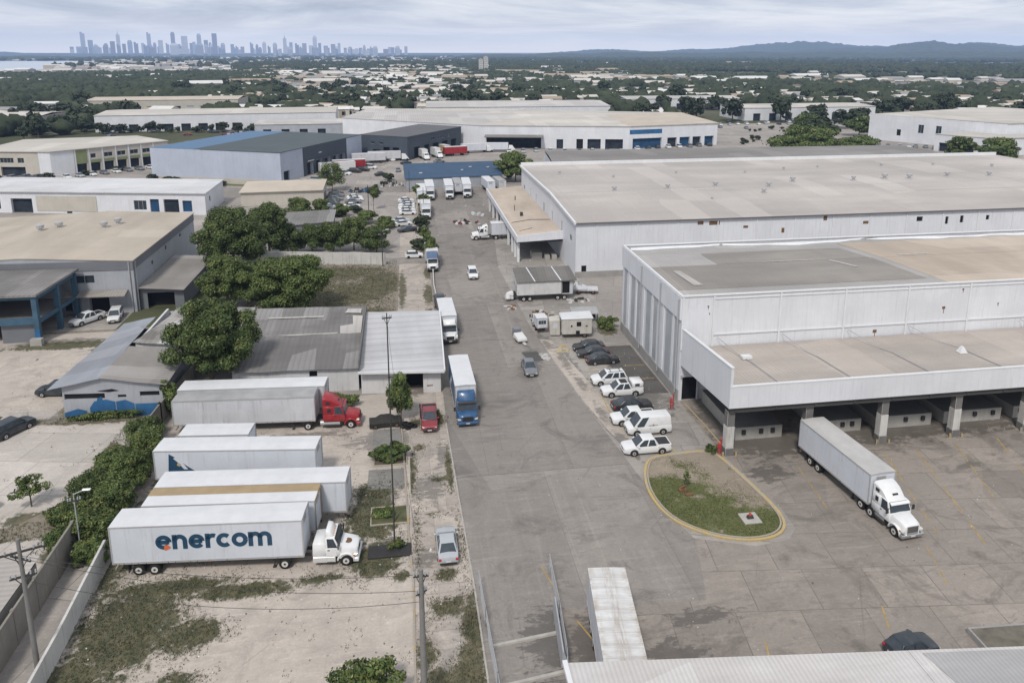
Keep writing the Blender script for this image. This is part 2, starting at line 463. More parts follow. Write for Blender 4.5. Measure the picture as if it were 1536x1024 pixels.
def trailer_body(root, x0, x1, W=2.55, z0=1.2, z1=4.2, side=TRW, roof=TRROOF, bogie=True, gear=True, nose_detail=True, rimm=RIMW, single=False):
    """box body: x0 rear, x1 front"""
    w = W / 2
    m = MB(); m.box(x0, x1, -w, w, z0, z1 - .06); m.build('trailer_box', side, root)
    m = MB(); m.slab([(x0-.01,-w-.015,z1-.02),(x1+.01,-w-.015,z1-.02),(x1+.01,0,z1+.025),(x1+.01,w+.015,z1-.02),(x0-.01,w+.015,z1-.02),(x0-.01,0,z1+.025)], .05)
    m.build('roof_panel', roof, root)
    m = MB()
    for s in (-1, 1):
        m.box(x0-.015, x1+.015, s*(w-.01), s*(w+.028), z1-.16, z1-.06)
        m.box(x0-.015, x1+.015, s*(w-.01), s*(w+.028), z0-.04, z0+.14)
        for x in (x0, x1):
            m.box(x-.06, x+.06, s*(w-.06), s*(w+.025), z0, z1-.06)
    for x, d in ((x0, -1), (x1, 1)):
        m.box(x, x + d*.03, -w, w, z1-.18, z1-.06); m.box(x, x + d*.03, -w, w, z0-.04, z0+.14)
    m.build('rail', ALU, root)
    n = max(3, int((x1 - x0) / 1.22))
    for s in (-1, 1):
        m = MB()
        for i in range(1, n):
            x = x0 + (x1 - x0) * i / n
            m.box(x-.018, x+.018, s*(w-.004), s*(w+.009), z0+.14, z1-.16)
        for i in range(int((x1-x0)/.6)):
            x = x0 + .3 + i*.6 + R.uniform(-.05,.05)
            if R.random() < .45: m.box(x-.03, x+.05, s*(w+.02), s*(w+.031), z0-.03, z0+.05, 1)
        if x1 - x0 > 3: m.build('side_rib', [side, RUST], root)
    if x1 - x0 > 8:   # door bars, lamps and a placard on the trailer
        m = MB()
        for s in (-1, 1): m.box(x0-.05, x0-.03, s*w*.72-.1, s*w*.72+.1, z0-.0, z0+.1)
        m.build('tail_light', REDL, root)
        for x in (x0+.5, (x0+x1)/2, x1-.4):
            m = MB(); m.box(x-.07, x+.07, -w-.04, -w-.02, z0+.02, z0+.1); m.build('marker_lamp', AMBER, root)
    m = MB(); m.box(x0-.035, x0-.005, -w+.08, -.01, z0+.08, z1-.2); m.box(x0-.035, x0-.005, .01, w-.08, z0+.08, z1-.2)
    m.box(x0-.07, x0-.03, -.2, -.16, z0+.1, z1-.25, 1); m.box(x0-.07, x0-.03, .16, .2, z0+.1, z1-.25, 1)
    m.build('rear_door', [side, ALU], root)
    if nose_detail:
        m = MB(); m.box(x1+.005, x1+.03, -w*.5, w*.25, z1-.75, z1-.35); m.build('nose_panel', TRROOFG, root)
    m = MB()
    for s in (-1, 1): m.box(x0+.1, x1-.3, s*.45-.06, s*.45+.06, z0-.28, z0-.04)
    for i in range(int((x1-x0)/1.0)): m.box(x0+.3+i, x0+.38+i, -w+.1, w-.1, z0-.14, z0-.03)
    m.build('underframe', FRAME, root)
    if bogie:
        for x in ((x0+2.0, x0+3.3) if not single else (x0+2.0,)):
            for s in (-1, 1): wheel(root, x, s*(w-.03), .5, .26, rimm, dual=True)
        m = MB(); m.box(x0+1.3, x0+3.95, -.6, .6, .5, z0-.2)
        for s in (-1,1): m.box(x0+1.15, x0+1.18, s*(w-.6), s*(w-.05), .22, z0-.1)
        m.build('bogie', FRAME, root)
        m = MB(); m.box(x0+.02, x0+.12, -w+.2, w-.2, .5, .62); m.box(x0+.02, x0+.1, -.5,-.42,.5,z0); m.box(x0+.02, x0+.1, .42,.5,.5,z0)
        m.build('underrun_bar', ALU, root)
    if gear:
        for s in (-1, 1):
            m = MB(); x = x1 - 2.6 if (x1-x0) > 9 else x1 - 1.6
            m.box(x-.06, x+.06, s*.85-.06, s*.85+.06, .1, z0-.05); m.box(x-.14, x+.14, s*.85-.14, s*.85+.14, 0.02, .1)
            m.build('landing_leg', FRAME, root)

def tractor(root, xn, paint, sleeper=True, fairing=True, rear=None, axles=1, W=2.35, bumper=CHROME, zc=2.75, hood=1.55, zh=1.75, cabl=1.5, slp=1.25, grille=CHROME, glass=GLASSB, zf=3.75, rim=RIMW, r=.5, stacks=False, bw=1.0):
    """conventional lorry cab; xn = nose; returns x of the back of the cab"""
    w = W / 2; xb = xn - .12; xh = xb - hood; xc = xh - cabl; xs = xc - (slp if sleeper else 0)
    # bonnet
    secs = []
    for x, k, z0, zt in ((xb, .60, .75, zh*.88), (xb-.15, .72, .7, zh*.955), (xb-hood*.5, .80, .7, zh), (xh-.1, .9, .75, zh+.14)):
        ww = min(w*.97, w * k * bw)
        secs.append([(x,-ww,z0),(x,-ww*1.02,zt-.35),(x,-ww*.9,zt-.08),(x,-ww*.45,zt),(x,0,zt+.02),(x,ww*.45,zt),(x,ww*.9,zt-.08),(x,ww*1.02,zt-.35),(x,ww,z0)])
    m = MB(); m.loft(secs); m.build('bonnet', paint, root, smooth=40)
    xf = xb - .95
    for s in (-1, 1):   # wings
        m = MB(); n = 9; ro = r + .22
        pts = [(xf + math.cos(math.pi*i/n)*ro*1.08, r + .04 + math.sin(math.pi*i/n)*ro) for i in range(n+1)]
        inn = [(xf + math.cos(math.pi*i/n)*(ro-.1), r + .04 + math.sin(math.pi*i/n)*(ro-.12)) for i in range(n+1)]
        m.prism(pts + inn[::-1], s*w*.62, s*w*1.0)
        m.build('wing', paint, root, bevel=.03, smooth=50)
        m = MB(); m.box(xb-.3, xb+.04, s*w*.62, s*w*.95, .92, 1.14); m.build('headlight', LAMP, root, bevel=.05)
        m = MB(); m.box(xb-.34, xb-.2, s*w*.94, s*w*.985, .96, 1.1); m.build('indicator', AMBER, root)
        wheel(root, xf, s*(w-.03), r, .28, rim)
    m = MB(); m.box(xb-.05, xb+.035, -w*.5, w*.5, .82, zh*.86); m.build('grille', grille, root, bevel=.02)
    m = MB()
    for i in range(7):
        z = .9 + i * (zh*.86 - .95) / 6.6
        m.box(xb+.034, xb+.046, -w*.45, w*.45, z, z+.035)
    m.build('grille_bar', DARK, root)
    m = MB(); m.prism([(xb-.35,.42),(xb+.1,.42),(xb+.14,.5),(xb+.14,.72),(xb+.06,.78),(xb-.35,.78)], -w*.98, w*.98)
    m.build('bumper', bumper, root, bevel=.04)
    m = MB(); m.box(xb+.14, xb+.155, -.22,.22,.54,.66); m.build('number_plate', PLATE, root)
    # cab lower body + doors
    m = MB(); m.box(xs, xh+.02, -w, w, .95, zh+.12); m.build('cab_body', paint, root, bevel=.06, smooth=50)
    m = MB()
    for s in (-1, 1): m.box(xc+.12, xc+.95, s*(w-.01), s*(w+.012), 1.05, zh+.1)
    m.build('door', paint, root, bevel=.01)
    m = MB()
    for s in (-1, 1): m.box(xc+.2, xc+.38, s*(w+.01), s*(w+.04), zh-.12, zh-.05)
    m.build('door_handle', DARK, root)
    cabin(root, 'cab_roof', paint, xh, xh-.42, xc, xc, w, w*.9, zh+.08, zc, glass, side=[(.10,.86)], rear=not sleeper, bev=.05)
    m = MB(); m.prism([(xh-.3,zc-.06),(xh-.28,zc+.02),(xh-.05,zc-.13),(xh-.07,zc-.2)], -w*.85, w*.85); m.build('sun_visor', DARK if not fairing else paint, root)
    if sleeper:
        m = MB(); m.hexa([(xs,-w,zh+.05),(xc+.02,-w,zh+.05),(xc+.02,w,zh+.05),(xs,w,zh+.05)], [(xs,-w*.95,zc+.05),(xc+.02,-w*.92,zc+.02),(xc+.02,w*.92,zc+.02),(xs,w*.95,zc+.05)])
        m.build('sleeper', paint, root, bevel=.04, smooth=50)
        m = MB()
        for s in (-1, 1): m.box(xc-slp*.55, xc-slp*.2, s*(w*.96), s*(w+.012), zh+.35, zh+.8)
        m.build('sleeper_window', DARK, root)
    if fairing:
        m = MB(); hw = w*.93
        secs = []
        xe = xh - .5
        for k, zt, wk in ((0, .06, .8), (.22, .45, .86), (.5, .8, .92), (.8, .97, .97), (1, 1, 1)):
            x = xe + (xs - xe) * k; z = zc - .03 + (zf - zc) * zt; ww = hw * wk
            secs.append([(x,-ww,zc-.06),(x,-ww,max(zc-.05,z-.22)),(x,-ww*.82,z-.04),(x,0,z),(x,ww*.82,z-.04),(x,ww,max(zc-.05,z-.22)),(x,ww,zc-.06)])
        m.loft(secs); m.build('roof_fairing', paint, root, smooth=40)
        m = MB(); m.hexa([(xe-.42,-.3,zc+.38),(xe-.3,-.3,zc+.28),(xe-.3,.3,zc+.28),(xe-.42,.3,zc+.38)],[(xe-.40,-.28,zc+.46),(xe-.26,-.28,zc+.35),(xe-.26,.28,zc+.35),(xe-.40,.28,zc+.46)]); m.build('air_scoop', DARK, root)
        m = MB()
        for s in (-1, 1): m.box(xc-slp*.7, xc-slp*.25, s*(hw*.985), s*(hw+.012), zc+.25, zc+.55)
        m.build('fairing_window', DARK, root)
    else:
        m = MB()
        for y in (-.6,-.3,0,.3,.6): m.box(xh-.6, xh-.5, y-.06, y+.06, zc-.01, zc+.05)
        m.build('roof_marker', AMBER, root)
    for s in (-1, 1):
        m = MB(); m.box(xh-.1, xh-.02, s*(w+.12), s*(w+.34), zh+.15, zh+.62)
        m.path([(xh-.1, s*(w-.1), zh+.6), (xh-.06, s*(w+.2), zh+.6)], .02); m.path([(xh-.1, s*(w-.02), zh+.2), (xh-.06, s*(w+.2), zh+.2)], .02)
        m.build('mirror', DARK, root)
        m = MB(); m.cyl((xc+.75, s*(w-.32), .72), (xs-.35, s*(w-.32), .72), .3, n=14); m.build('fuel_tank', CHROME if bumper is CHROME else ALU, root, smooth=40)
        m = MB(); m.box(xc+.75, xs+.1, s*(w-.18), s*(w-.0), .42, .5); m.box(xc+.75, xs+.1, s*(w-.25), s*(w-.02), .92, .96); m.build('step', FRAME, root)
    if stacks:
        for s in (-1, 1):
            m = MB(); m.cyl((xs-.12, s*(w-.12), 1.0), (xs-.12, s*(w-.12), zc+.75), .075, n=10); m.build('exhaust_stack', CHROME, root, smooth=40)
    rear = rear if rear is not None else xs - 2.2
    m = MB()
    for s in (-1, 1): m.box(rear, xb-.2, s*.42-.05, s*.42+.05, .62, .9)
    m.box(rear, rear+.1, -.5, .5, .6, .92); m.box(xs-.9, xs-.4, -.9, .9, .9, .94)
    m.cyl((rear+1.0,0,.9),(rear+1.0,0,1.12),.5,n=14)
    m.build('chassis', FRAME, root)
    for i in range(axles):
        for s in (-1, 1):
            wheel(root, rear + .75 + i*1.3, s*(w+.06), r, .26, rim, dual=True)
            m = MB(); n = 7; xx = rear + .75 + i*1.3
            pts = [(xx + math.cos(math.pi*(.15+.7*k/n))*(r+.13), r + math.sin(math.pi*(.15+.7*k/n))*(r+.13)) for k in range(n+1)]
            inn = [(xx + math.cos(math.pi*(.15+.7*k/n))*(r+.10), r + math.sin(math.pi*(.15+.7*k/n))*(r+.10)) for k in range(n+1)]
            m.prism(pts + inn[::-1], s*(w-.5), s*(w+.06)); m.build('mudguard', FRAME, root)
    return xs

def semi(name, label, loc, rz, L, nose, paint, side=TRW, roof=TRROOF, z1=4.3, W=2.55, group=None, gear=True, axles=1, **k):
    root = thing(name, label, 'truck', loc, rz, group)
    trailer_body(root, 0, L, W, 1.2, z1, side, roof, gear=gear)
    tractor(root, nose, paint, axles=axles, **k)
    return root

def trailer(name, label, loc, rz, L, side=TRW, roof=TRROOF, z1=4.3, W=2.55, group=None):
    root = thing(name, label, 'trailer', loc, rz, group)
    trailer_body(root, 0, L, W, 1.2, z1, side, roof)
    return root

def box_truck(name, label, loc, rz, L, nose, paint, side=TRW, roof=TRROOF, z1=3.7, W=2.4, group=None, z0=1.0, **k):
    """rigid lorry: cargo box 0..L, bonneted cab up to nose"""
    root = thing(name, label, 'truck', loc, rz, group)
    trailer_body(root, 0, L, W, z0, z1, side, roof, bogie=False, gear=False, nose_detail=False)
    d = dict(sleeper=False, fairing=False, W=2.15, zc=2.45, hood=.95, zh=1.5, cabl=max(.7, nose - L - 1.12), rear=.6, bumper=DARK, grille=DARK, axles=1, r=.46, zf=3.1)
    if 'cw' in k: k['W'] = k.pop('cw')
    d.update(k); ax = d.pop('axles')
    tractor(root, nose, paint, axles=0, **d)
    for i in range(ax):
        for s in (-1, 1): wheel(root, 1.7 + i*1.2, s*(W/2-.04), d['r'], .25, RIMW, dual=True)
    m = MB()
    for s in (-1, 1): m.box(.0, .03, s*(W/2-.35), s*(W/2-.1), z0-.22, z0-.08)
    m.build('tail_light', REDL, root)
    return root

# ---- lettering made of ribbon strokes -------------------------------------------------
def arc(cx, cz, r, a0, a1, n=16):
    return [(cx + r*math.cos(rad(a0 + (a1-a0)*i/n)), cz + r*math.sin(rad(a0 + (a1-a0)*i/n))) for i in range(n+1)]
def ribbon(mb, pts, wd, y, t, mi=0):
    P = [Vector((p[0], p[1])) for p in pts]; L_, R_ = [], []
    for i, p in enumerate(P):
        a = P[max(i-1, 0)]; b = P[min(i+1, len(P)-1)]
        d = (b - a).normalized(); nn = Vector((-d.y, d.x)) * wd / 2
        L_.append(p + nn); R_.append(p - nn)
    for i in range(len(P)-1):
        q = [R_[i], R_[i+1], L_[i+1], L_[i]]
        mb.hexa([(v.x, y, v.y) for v in q], [(v.x, y - t, v.y) for v in q], mi)
GLY = {  # x-height 1, stroke .27; (polylines, advance)
 'e': ([arc(.5,.5,.355,0,322), [(.16,.5),(.84,.5)]], 1.03),
 'n': ([[(.14,.0),(.14,1.0)], arc(.46,.56,.31,180,0) + [(.77,0)]], .98),
 'r': ([[(.14,.0),(.14,1.0)], arc(.48,.52,.34,172,66)], .66),
 'c': ([arc(.5,.5,.355,46,314)], .94),
 'o': ([arc(.5,.5,.355,0,360,24)], 1.03),
 'm': ([[(.14,.0),(.14,1.0)], arc(.43,.58,.29,180,0) + [(.72,0)], arc(1.01,.58,.29,180,0) + [(1.30,0)]], 1.5),
}
def lettering(root, text, x0, z0, h, y, xsc=1.0):
    m = MB(); x = 0
    for ch in text:
        st, adv = GLY[ch]
        for pl in st:
            ribbon(m, [(x0 + (x + p[0]) * h * xsc, z0 + p[1] * h) for p in pl], .285*h, y, .012)
        x += adv
    o = m.build('lettering', LOGO, root)
    t = MB()   # small orange tail under the first letter
    ribbon(t, [(x0 + (p[0]) * h * xsc, z0 + p[1]*h) for p in arc(.5,.5,.40,272,322,8)], .30*h, y - .016, .012)
    t.build('lettering_tail', LOGOR, o)
    return x * h * xsc
# ------------------------------------------------------------------ world, sun, camera
def setup_world():
    w = bpy.data.worlds.new("World"); sc.world = w; w.use_nodes = True
    t = w.node_tree; t.nodes.clear()
    N = t.nodes.new; L = t.links.new
    out = N('ShaderNodeOutputWorld'); bg = N('ShaderNodeBackground'); bg.inputs['Strength'].default_value = .09
    sky = N('ShaderNodeTexSky'); sky.sky_type = 'NISHITA'; sky.sun_disc = False
    sky.sun_elevation = rad(52); sky.sun_rotation = rad(205); sky.air_density = 1.2; sky.dust_density = 2.0
    tc = N('ShaderNodeTexCoord'); sp = N('ShaderNodeSeparateXYZ'); L(tc.outputs['Generated'], sp.inputs[0])
    z = N('ShaderNodeMath'); z.operation = 'ADD'; L(sp.outputs[2], z.inputs[0]); z.inputs[1].default_value = .11
    zm = N('ShaderNodeMath'); zm.operation = 'MAXIMUM'; L(z.outputs[0], zm.inputs[0]); zm.inputs[1].default_value = .05
    cv = N('ShaderNodeCombineXYZ')
    for i in (0, 1):
        d = N('ShaderNodeMath'); d.operation = 'DIVIDE'; L(sp.outputs[i], d.inputs[0]); L(zm.outputs[0], d.inputs[1]); L(d.outputs[0], cv.inputs[i])
    mp = N('ShaderNodeMapping'); mp.inputs['Scale'].default_value = (.9, 1.15, 1); mp.inputs['Location'].default_value = (3.1, 1.7, 0); L(cv.outputs[0], mp.inputs[0])
    n1 = N('ShaderNodeTexNoise'); n1.inputs['Scale'].default_value = .55; n1.inputs['Detail'].default_value = 7; n1.inputs['Roughness'].default_value = .6; n1.inputs['Distortion'].default_value = .5; L(mp.outputs[0], n1.inputs['Vector'])
    r1 = N('ShaderNodeValToRGB'); L(n1.outputs[0], r1.inputs[0])
    e = r1.color_ramp.elements
    e[0].position = .38; e[0].color = (5.6, 6.0, 6.7, 1)
    e[1].position = .64; e[1].color = (10.8, 10.7, 10.6, 1)
    m = e.new(.47); m.color = (7.0, 7.4, 8.1, 1)
    m = e.new(.55); m.color = (8.9, 9.1, 9.4, 1)
    mx = N('ShaderNodeMix'); mx.data_type = 'RGBA'; mx.inputs[0].default_value = .93
    L(sky.outputs[0], mx.inputs[6]); L(r1.outputs[0], mx.inputs[7])
    hz = N('ShaderNodeMapRange'); hz.clamp = True; L(sp.outputs[2], hz.inputs[0])
    hz.inputs[1].default_value = .0; hz.inputs[2].default_value = .05; hz.inputs[3].default_value = .9; hz.inputs[4].default_value = 0
    m2 = N('ShaderNodeMix'); m2.data_type = 'RGBA'; L(hz.outputs[0], m2.inputs[0]); L(mx.outputs[2], m2.inputs[6]); m2.inputs[7].default_value = (11.6, 10.6, 9.3, 1)
    L(m2.outputs[2], bg.inputs[0]); L(bg.outputs[0], out.inputs[0])
setup_world()
sd = bpy.data.lights.new('sun', 'SUN'); sd.energy = 2.55; sd.angle = rad(9); sd.color = (1, .95, .88)
so = bpy.data.objects.new('sun', sd); put(so)
# light comes from behind-left of the viewpoint: azimuth 205 deg clockwise from +Y
az = rad(205); el = rad(52)
dvec = Vector((math.sin(az)*math.cos(el), math.cos(az)*math.cos(el), math.sin(el)))
so.rotation_euler = dvec.to_track_quat('Z', 'Y').to_euler()
cd = bpy.data.cameras.new('camera'); co = bpy.data.objects.new('camera', cd); put(co)
co.location = (0, 0, 43); co.rotation_euler = (rad(90 - 12), 0, rad(-8.497))
cd.sensor_width = 36; cd.lens = 1100 / 1536 * 36; cd.shift_y = -200 / 1536; cd.clip_end = 60000; cd.clip_start = .5
sc.camera = co
sc.view_settings.view_transform = 'Standard'; sc.view_settings.look = 'None'; sc.view_settings.exposure = 0
sc.cycles.max_bounces = 5; sc.cycles.diffuse_bounces = 2; sc.cycles.glossy_bounces = 2; sc.cycles.transparent_max_bounces = 6
sc.cycles.use_denoising = True

# ------------------------------------------------------------------ haze: a thin absorbing, faintly glowing air volume around the place
def haze():
    m = bpy.data.materials.new('haze_air'); m.use_nodes = True; t = m.node_tree; t.nodes.clear()
    out = t.nodes.new('ShaderNodeOutputMaterial'); ad = t.nodes.new('ShaderNodeAddShader')
    ab = t.nodes.new('ShaderNodeVolumeAbsorption'); em = t.nodes.new('ShaderNodeEmission')
    S = 7.2e-5
    ab.inputs['Color'].default_value = (0, 0, 0, 1); ab.inputs['Density'].default_value = S
    em.inputs['Color'].default_value = (.37, .53, .87, 1); em.inputs['Strength'].default_value = S
    t.links.new(ab.outputs[0], ad.inputs[0]); t.links.new(em.outputs[0], ad.inputs[1]); t.links.new(ad.outputs[0], out.inputs['Volume'])
    b = MB(); b.box(-12000, 12000, -120, 10600, -3, 270)
    tag(b.build('haze', m), kind='structure')
haze()

# ------------------------------------------------------------------ ground materials
def ground_far():
    t = NT('open_country'); v = t.coord()
    a = t.noise(v, .004, 5, .6); b = t.noise(v, .03, 5, .65); c = t.noise(v, .3, 4)
    col = t.mix(t.ramp(a, .4, .62), (.05, .062, .032), (.16, .15, .115))
    col = t.mix(t.ramp(b, .42, .62), col, (.10, .105, .06))
    col = t.mix(t.ramp(b, .62, .7), col, (.28, .26, .22))
    col = t.mix(t.ramp(c, .4, .8, 0, .3), col, (.05, .055, .03))
    return t.done(col, .95, 0, .1)

def asphalt(name, base, warm=.0, joints=None, lanes=False, stain=.6, crack=True, attr=True, vegb=(.135,.115,.07), vegc=(.05,.058,.026), js=.02, patchy=True):
    """worn paving: large tonal drift, repair patches, speckle, cracks, stains; vertex attributes veg and wet add weeds, damp and painted canopy shade"""
    t = NT(name); v = t.coord(); q = t.sep(v)
    n1 = t.noise(v, .06, 5, .6, .4); n2 = t.noise(v, .5, 6, .65, .6); n3 = t.noise(v, 4.5, 4, .7); n4 = t.noise(v, 28, 2)
    col = t.mix(t.ramp(n1, .3, .7), dim(base, .80), dim(base, 1.18))
    col = t.mix(t.ramp(n2, .35, .7), dim(base, .8), col)
    if lanes:
        l = t.noise(t.map(v, (.55, .012, 1)), 1.0, 4, .55)
        col = t.mix(t.ramp(l, .45, .7, 0, .45), col, dim(base, .58))
        l2 = t.noise(t.map(v, (2.2, .03, 1)), 1.0, 3, .55)
        col = t.mix(t.ramp(l2, .55, .75, 0, .35), col, dim(base, 1.35))
    if patchy:
        pv = t.sep(t.vor(t.map(v, (.085, .05, 0), (.3, .7, 0)), 1.0, 'F1', .55))
        col = t.mix(t.ramp(pv[0], .2, .8, .0, .30), col, dim(base, .66))
        col = t.mix(t.ramp(pv[1], .6, .85, .0, .30), col, dim(base, 1.3))
    if joints:
        jx, jy, rot = joints
        w = t.map(v, (1/jx, 1/jy, 0), (.13, .37, 0), (0, 0, rot))
        br = t.n('ShaderNodeTexBrick'); t.l(w, br.inputs['Vector'])
        br.offset = .37; br.inputs['Scale'].default_value = 1
        br.inputs['Color1'].default_value = (.55,.55,.55,1); br.inputs['Color2'].default_value = (1.25,1.24,1.22,1); br.inputs['Mortar'].default_value = (.9,.9,.9,1)
        br.inputs['Mortar Size'].default_value = js / jy; br.inputs['Brick Width'].default_value = 1.0; br.inputs['Row Height'].default_value = 1.0; br.inputs['Bias'].default_value = .1
        br.inputs['Mortar Smooth'].default_value = 0
        col = t.mix(.48, col, br.outputs['Color'], 'MULTIPLY')
        gap = t.math('MULTIPLY', br.outputs['Fac'], t.ramp(n2, .3, .55, .35, 1))
        col = t.mix(t.math('MULTIPLY', gap, .8), col, dim(base, .3))
    s = t.noise(v, .17, 6, .7, 1.2)
    col = t.mix(t.ramp(s, .52, .66, 0, stain), col, dim(base, .42))
    s2 = t.noise(t.map(v, (.30, 1.5, 1)), .5, 6, .72, .8)
    col = t.mix(t.ramp(s2, .55, .70, 0, stain*.9), col, dim(base, .5))
    s3 = t.noise(t.map(v, (.22, 2.2, 1), (7,3,0)), .8, 5, .7, .5)
    col = t.mix(t.ramp(s3, .56, .72, 0, .5), col, dim(base, 1.42))
    s4 = t.noise(t.map(v, (.5, .8, 1), (1,9,0)), 1.1, 6, .75, 1.5)
    col = t.mix(t.ramp(s4, .60, .66, 0, stain*.7), col, dim(base, .55))
    n6 = t.noise(t.map(v, (.7, 1.3, 1)), 1.7, 6, .75, .6)
    col = t.mix(t.ramp(n6, .50, .72, 0, .38), col, dim(base, .55))
    col = t.mix(t.ramp(n6, .28, .42, .32, 0), col, dim(base, 1.4))
    col = t.mix(t.ramp(n3, .35, .75, 0, .4), col, dim(base, .58))
    col = t.mix(t.ramp(n3, .30, .42, .35, 0), col, dim(base, 1.35))
    col = t.mix(t.ramp(n4, .3, .8, .12, .0), col, dim(base, 1.5))
    if crack:
        c = t.vor(t.map(t.mix(.16, v, t.n('ShaderNodeTexNoise').outputs[1], 'ADD'), (.16,.12,0)), 1.0)
        m = t.noise(v, .12, 3)
        f = t.math('MULTIPLY', t.ramp(c, .0, .012, 1, 0), t.ramp(m, .46, .6))
        col = t.mix(t.math('MULTIPLY', f, .3), col, dim(base, .3))
    rough = t.ramp(n2, .2, .8, .82, .98)
    if attr:
        wet_shade = t.attr('wet_shade'); wm = t.ramp(t.math('ADD', wet_shade, t.math('MULTIPLY', t.math('SUBTRACT', t.noise(t.map(v, (.7,1.5,1)), .9, 7, .78, .3), .5), 3.0)), .50, .66)
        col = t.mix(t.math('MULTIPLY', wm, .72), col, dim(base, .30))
        veg = t.attr('veg'); n5 = t.noise(v, 1.1, 6, .7, .5)
        vm = t.ramp(t.math('ADD', veg, t.math('MULTIPLY', t.math('SUBTRACT', n5, .5), 1.5)), .42, .62)
        vc = t.mix(t.ramp(t.noise(v, .9, 6, .7), .38, .62), vegc, vegb)
        col = t.mix(t.math('MULTIPLY', vm, .92), col, vc)
        rough = t.mix(t.math('MULTIPLY', wm, .8), rough, .32)
    t.bump(n3, .25, .02)
    return t.done(col, rough, 0, .3)

ROAD = asphalt('road_asphalt', (.282, .258, .237), lanes=True, stain=.8, joints=(9, 26, 0), js=.05)
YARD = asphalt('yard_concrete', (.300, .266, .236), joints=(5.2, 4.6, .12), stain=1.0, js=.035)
LOTC = asphalt('lot_concrete', (.50, .445, .395), vegb=(.105,.095,.05), vegc=(.042,.052,.022), stain=.55, joints=None, patchy=False)
LOTW = asphalt('lot_slab_pale', (.55, .505, .465), stain=.32, joints=(7, 6, .2), js=.04)
VERG = asphalt('verge_concrete', (.46, .41, .365), stain=.95, joints=(3.6, 5, .0), js=.03)
PARK = asphalt('parking_concrete', (.36, .335, .31), joints=(6, 5, .1), js=.04, stain=.8)
ESTC = asphalt('estate_concrete', (.36, .33, .305), stain=.4, joints=(8, 8, .3), js=.05)
WEED = asphalt('weedy_ground', (.27, .235, .19), stain=.5, patchy=False)
GRAS = asphalt('island_turf', (.30, .255, .20), stain=.2, patchy=False, vegc=(.085, .105, .032), vegb=(.12, .13, .05))
FARG = ground_far()
def worn_paint(name, c, under, lo=.45, hi=.6):
    t = NT(name); v = t.coord(); n = t.noise(v, 1.3, 6, .7); n2 = t.noise(v, 9, 3)
    col = t.mix(t.ramp(n, lo, hi), c, under); col = t.mix(t.ramp(n2, .4, .75, 0, .45), col, dim(under, .45))
    return t.done(col, .85, 0, .2)
KERBY = worn_paint('kerb_yellow', (.50, .37, .15), (.40, .36, .29), .46, .62)
KERBX = worn_paint('kerb_faded', (.42, .30, .12), (.36, .33, .29), .36, .48)
KERBC = m_plain('kerb_concrete', (.42, .40, .37), .85, 0, .2, 1.2, 'world')
LINEY = m_plain('line_yellow', (.42, .29, .09), .85, 0, .35, 1.2, 'world')
LINEW = m_plain('line_white', (.44, .43, .41), .85, 0, .3, 1.2, 'world')

def pnoise(x, y, s, o=0., p=None):
    return mnoise.fractal((x*s + o, y*s + o*1.7, o), 1.0, 2.0, 4)

def inside(x, y, poly):
    c = False; n = len(poly); j = n - 1
    for i in range(n):
        xi, yi = poly[i]; xj, yj = poly[j]
        if (yi > y) != (yj > y) and x < (xj - xi) * (y - yi) / (yj - yi) + xi: c = not c
        j = i
    return c

def sheet(name, poly, z, mat, veg=None, wet_shade=None, res=None, kind='structure'):
    """flat sheet from a polygon; with attribute functions it is cut into a grid first"""
    me = bpy.data.meshes.new(name)
    bm = bmesh.new()
    vs = [bm.verts.new((x, y, z)) for x, y in poly]
    bm.faces.new(vs); bmesh.ops.recalc_face_normals(bm, faces=bm.faces)
    if bm.faces[:][0].normal.z < 0: bmesh.ops.reverse_faces(bm, faces=bm.faces)
    if res:
        xs = [p[0] for p in poly]; ys = [p[1] for p in poly]
        for lo, hi, ax in ((min(xs), max(xs), 0), (min(ys), max(ys), 1)):
            k = lo + res
            while k < hi - 1e-3:
                g = bm.verts[:] + bm.edges[:] + bm.faces[:]
                co_ = (k, 0, 0) if ax == 0 else (0, k, 0)
                bmesh.ops.bisect_plane(bm, geom=g, plane_co=co_, plane_no=(1,0,0) if ax == 0 else (0,1,0))
                k += res
    bm.to_mesh(me); bm.free()
    for nm, fn in (('veg', veg), ('wet_shade', wet_shade)):
        if fn:
            a = me.attributes.new(nm, 'FLOAT', 'POINT')
            a.data.foreach_set('value', [max(0, min(1, fn(v.co.x, v.co.y))) for v in me.vertices])
    me.materials.append(mat)
    o = bpy.data.objects.new(name, me); put(o); KIDS[o.name] = []
    return tag(o, kind=kind)

def blob(lst):
    def f(x, y):
        s = 0
        for cx, cy, rx, ry in lst:
            d = ((x-cx)/rx)**2 + ((y-cy)/ry)**2
            if d < 4: s = max(s, math.exp(-d*1.1))
        return s
    return f

# ---- the big ground sheet, cut finer towards the middle
def ground():
    xs = [-30000,-9000,-3000,-1200,-500,-200,-80,0,80,200,500,1200,3000,9000,30000]
    ys = [-2000,-500,-100,0,60,150,300,600,1200,2500,5000,10000,20000,34000]
    v = [(x, y, 0) for y in ys for x in xs]; n = len(xs)
    f = [(j*n+i, j*n+i+1, (j+1)*n+i+1, (j+1)*n+i) for j in range(len(ys)-1) for i in range(n-1)]
    m = MB(); m.add(v, f); tag(m.build('ground', FARG, fix=False), kind='structure')
ground()

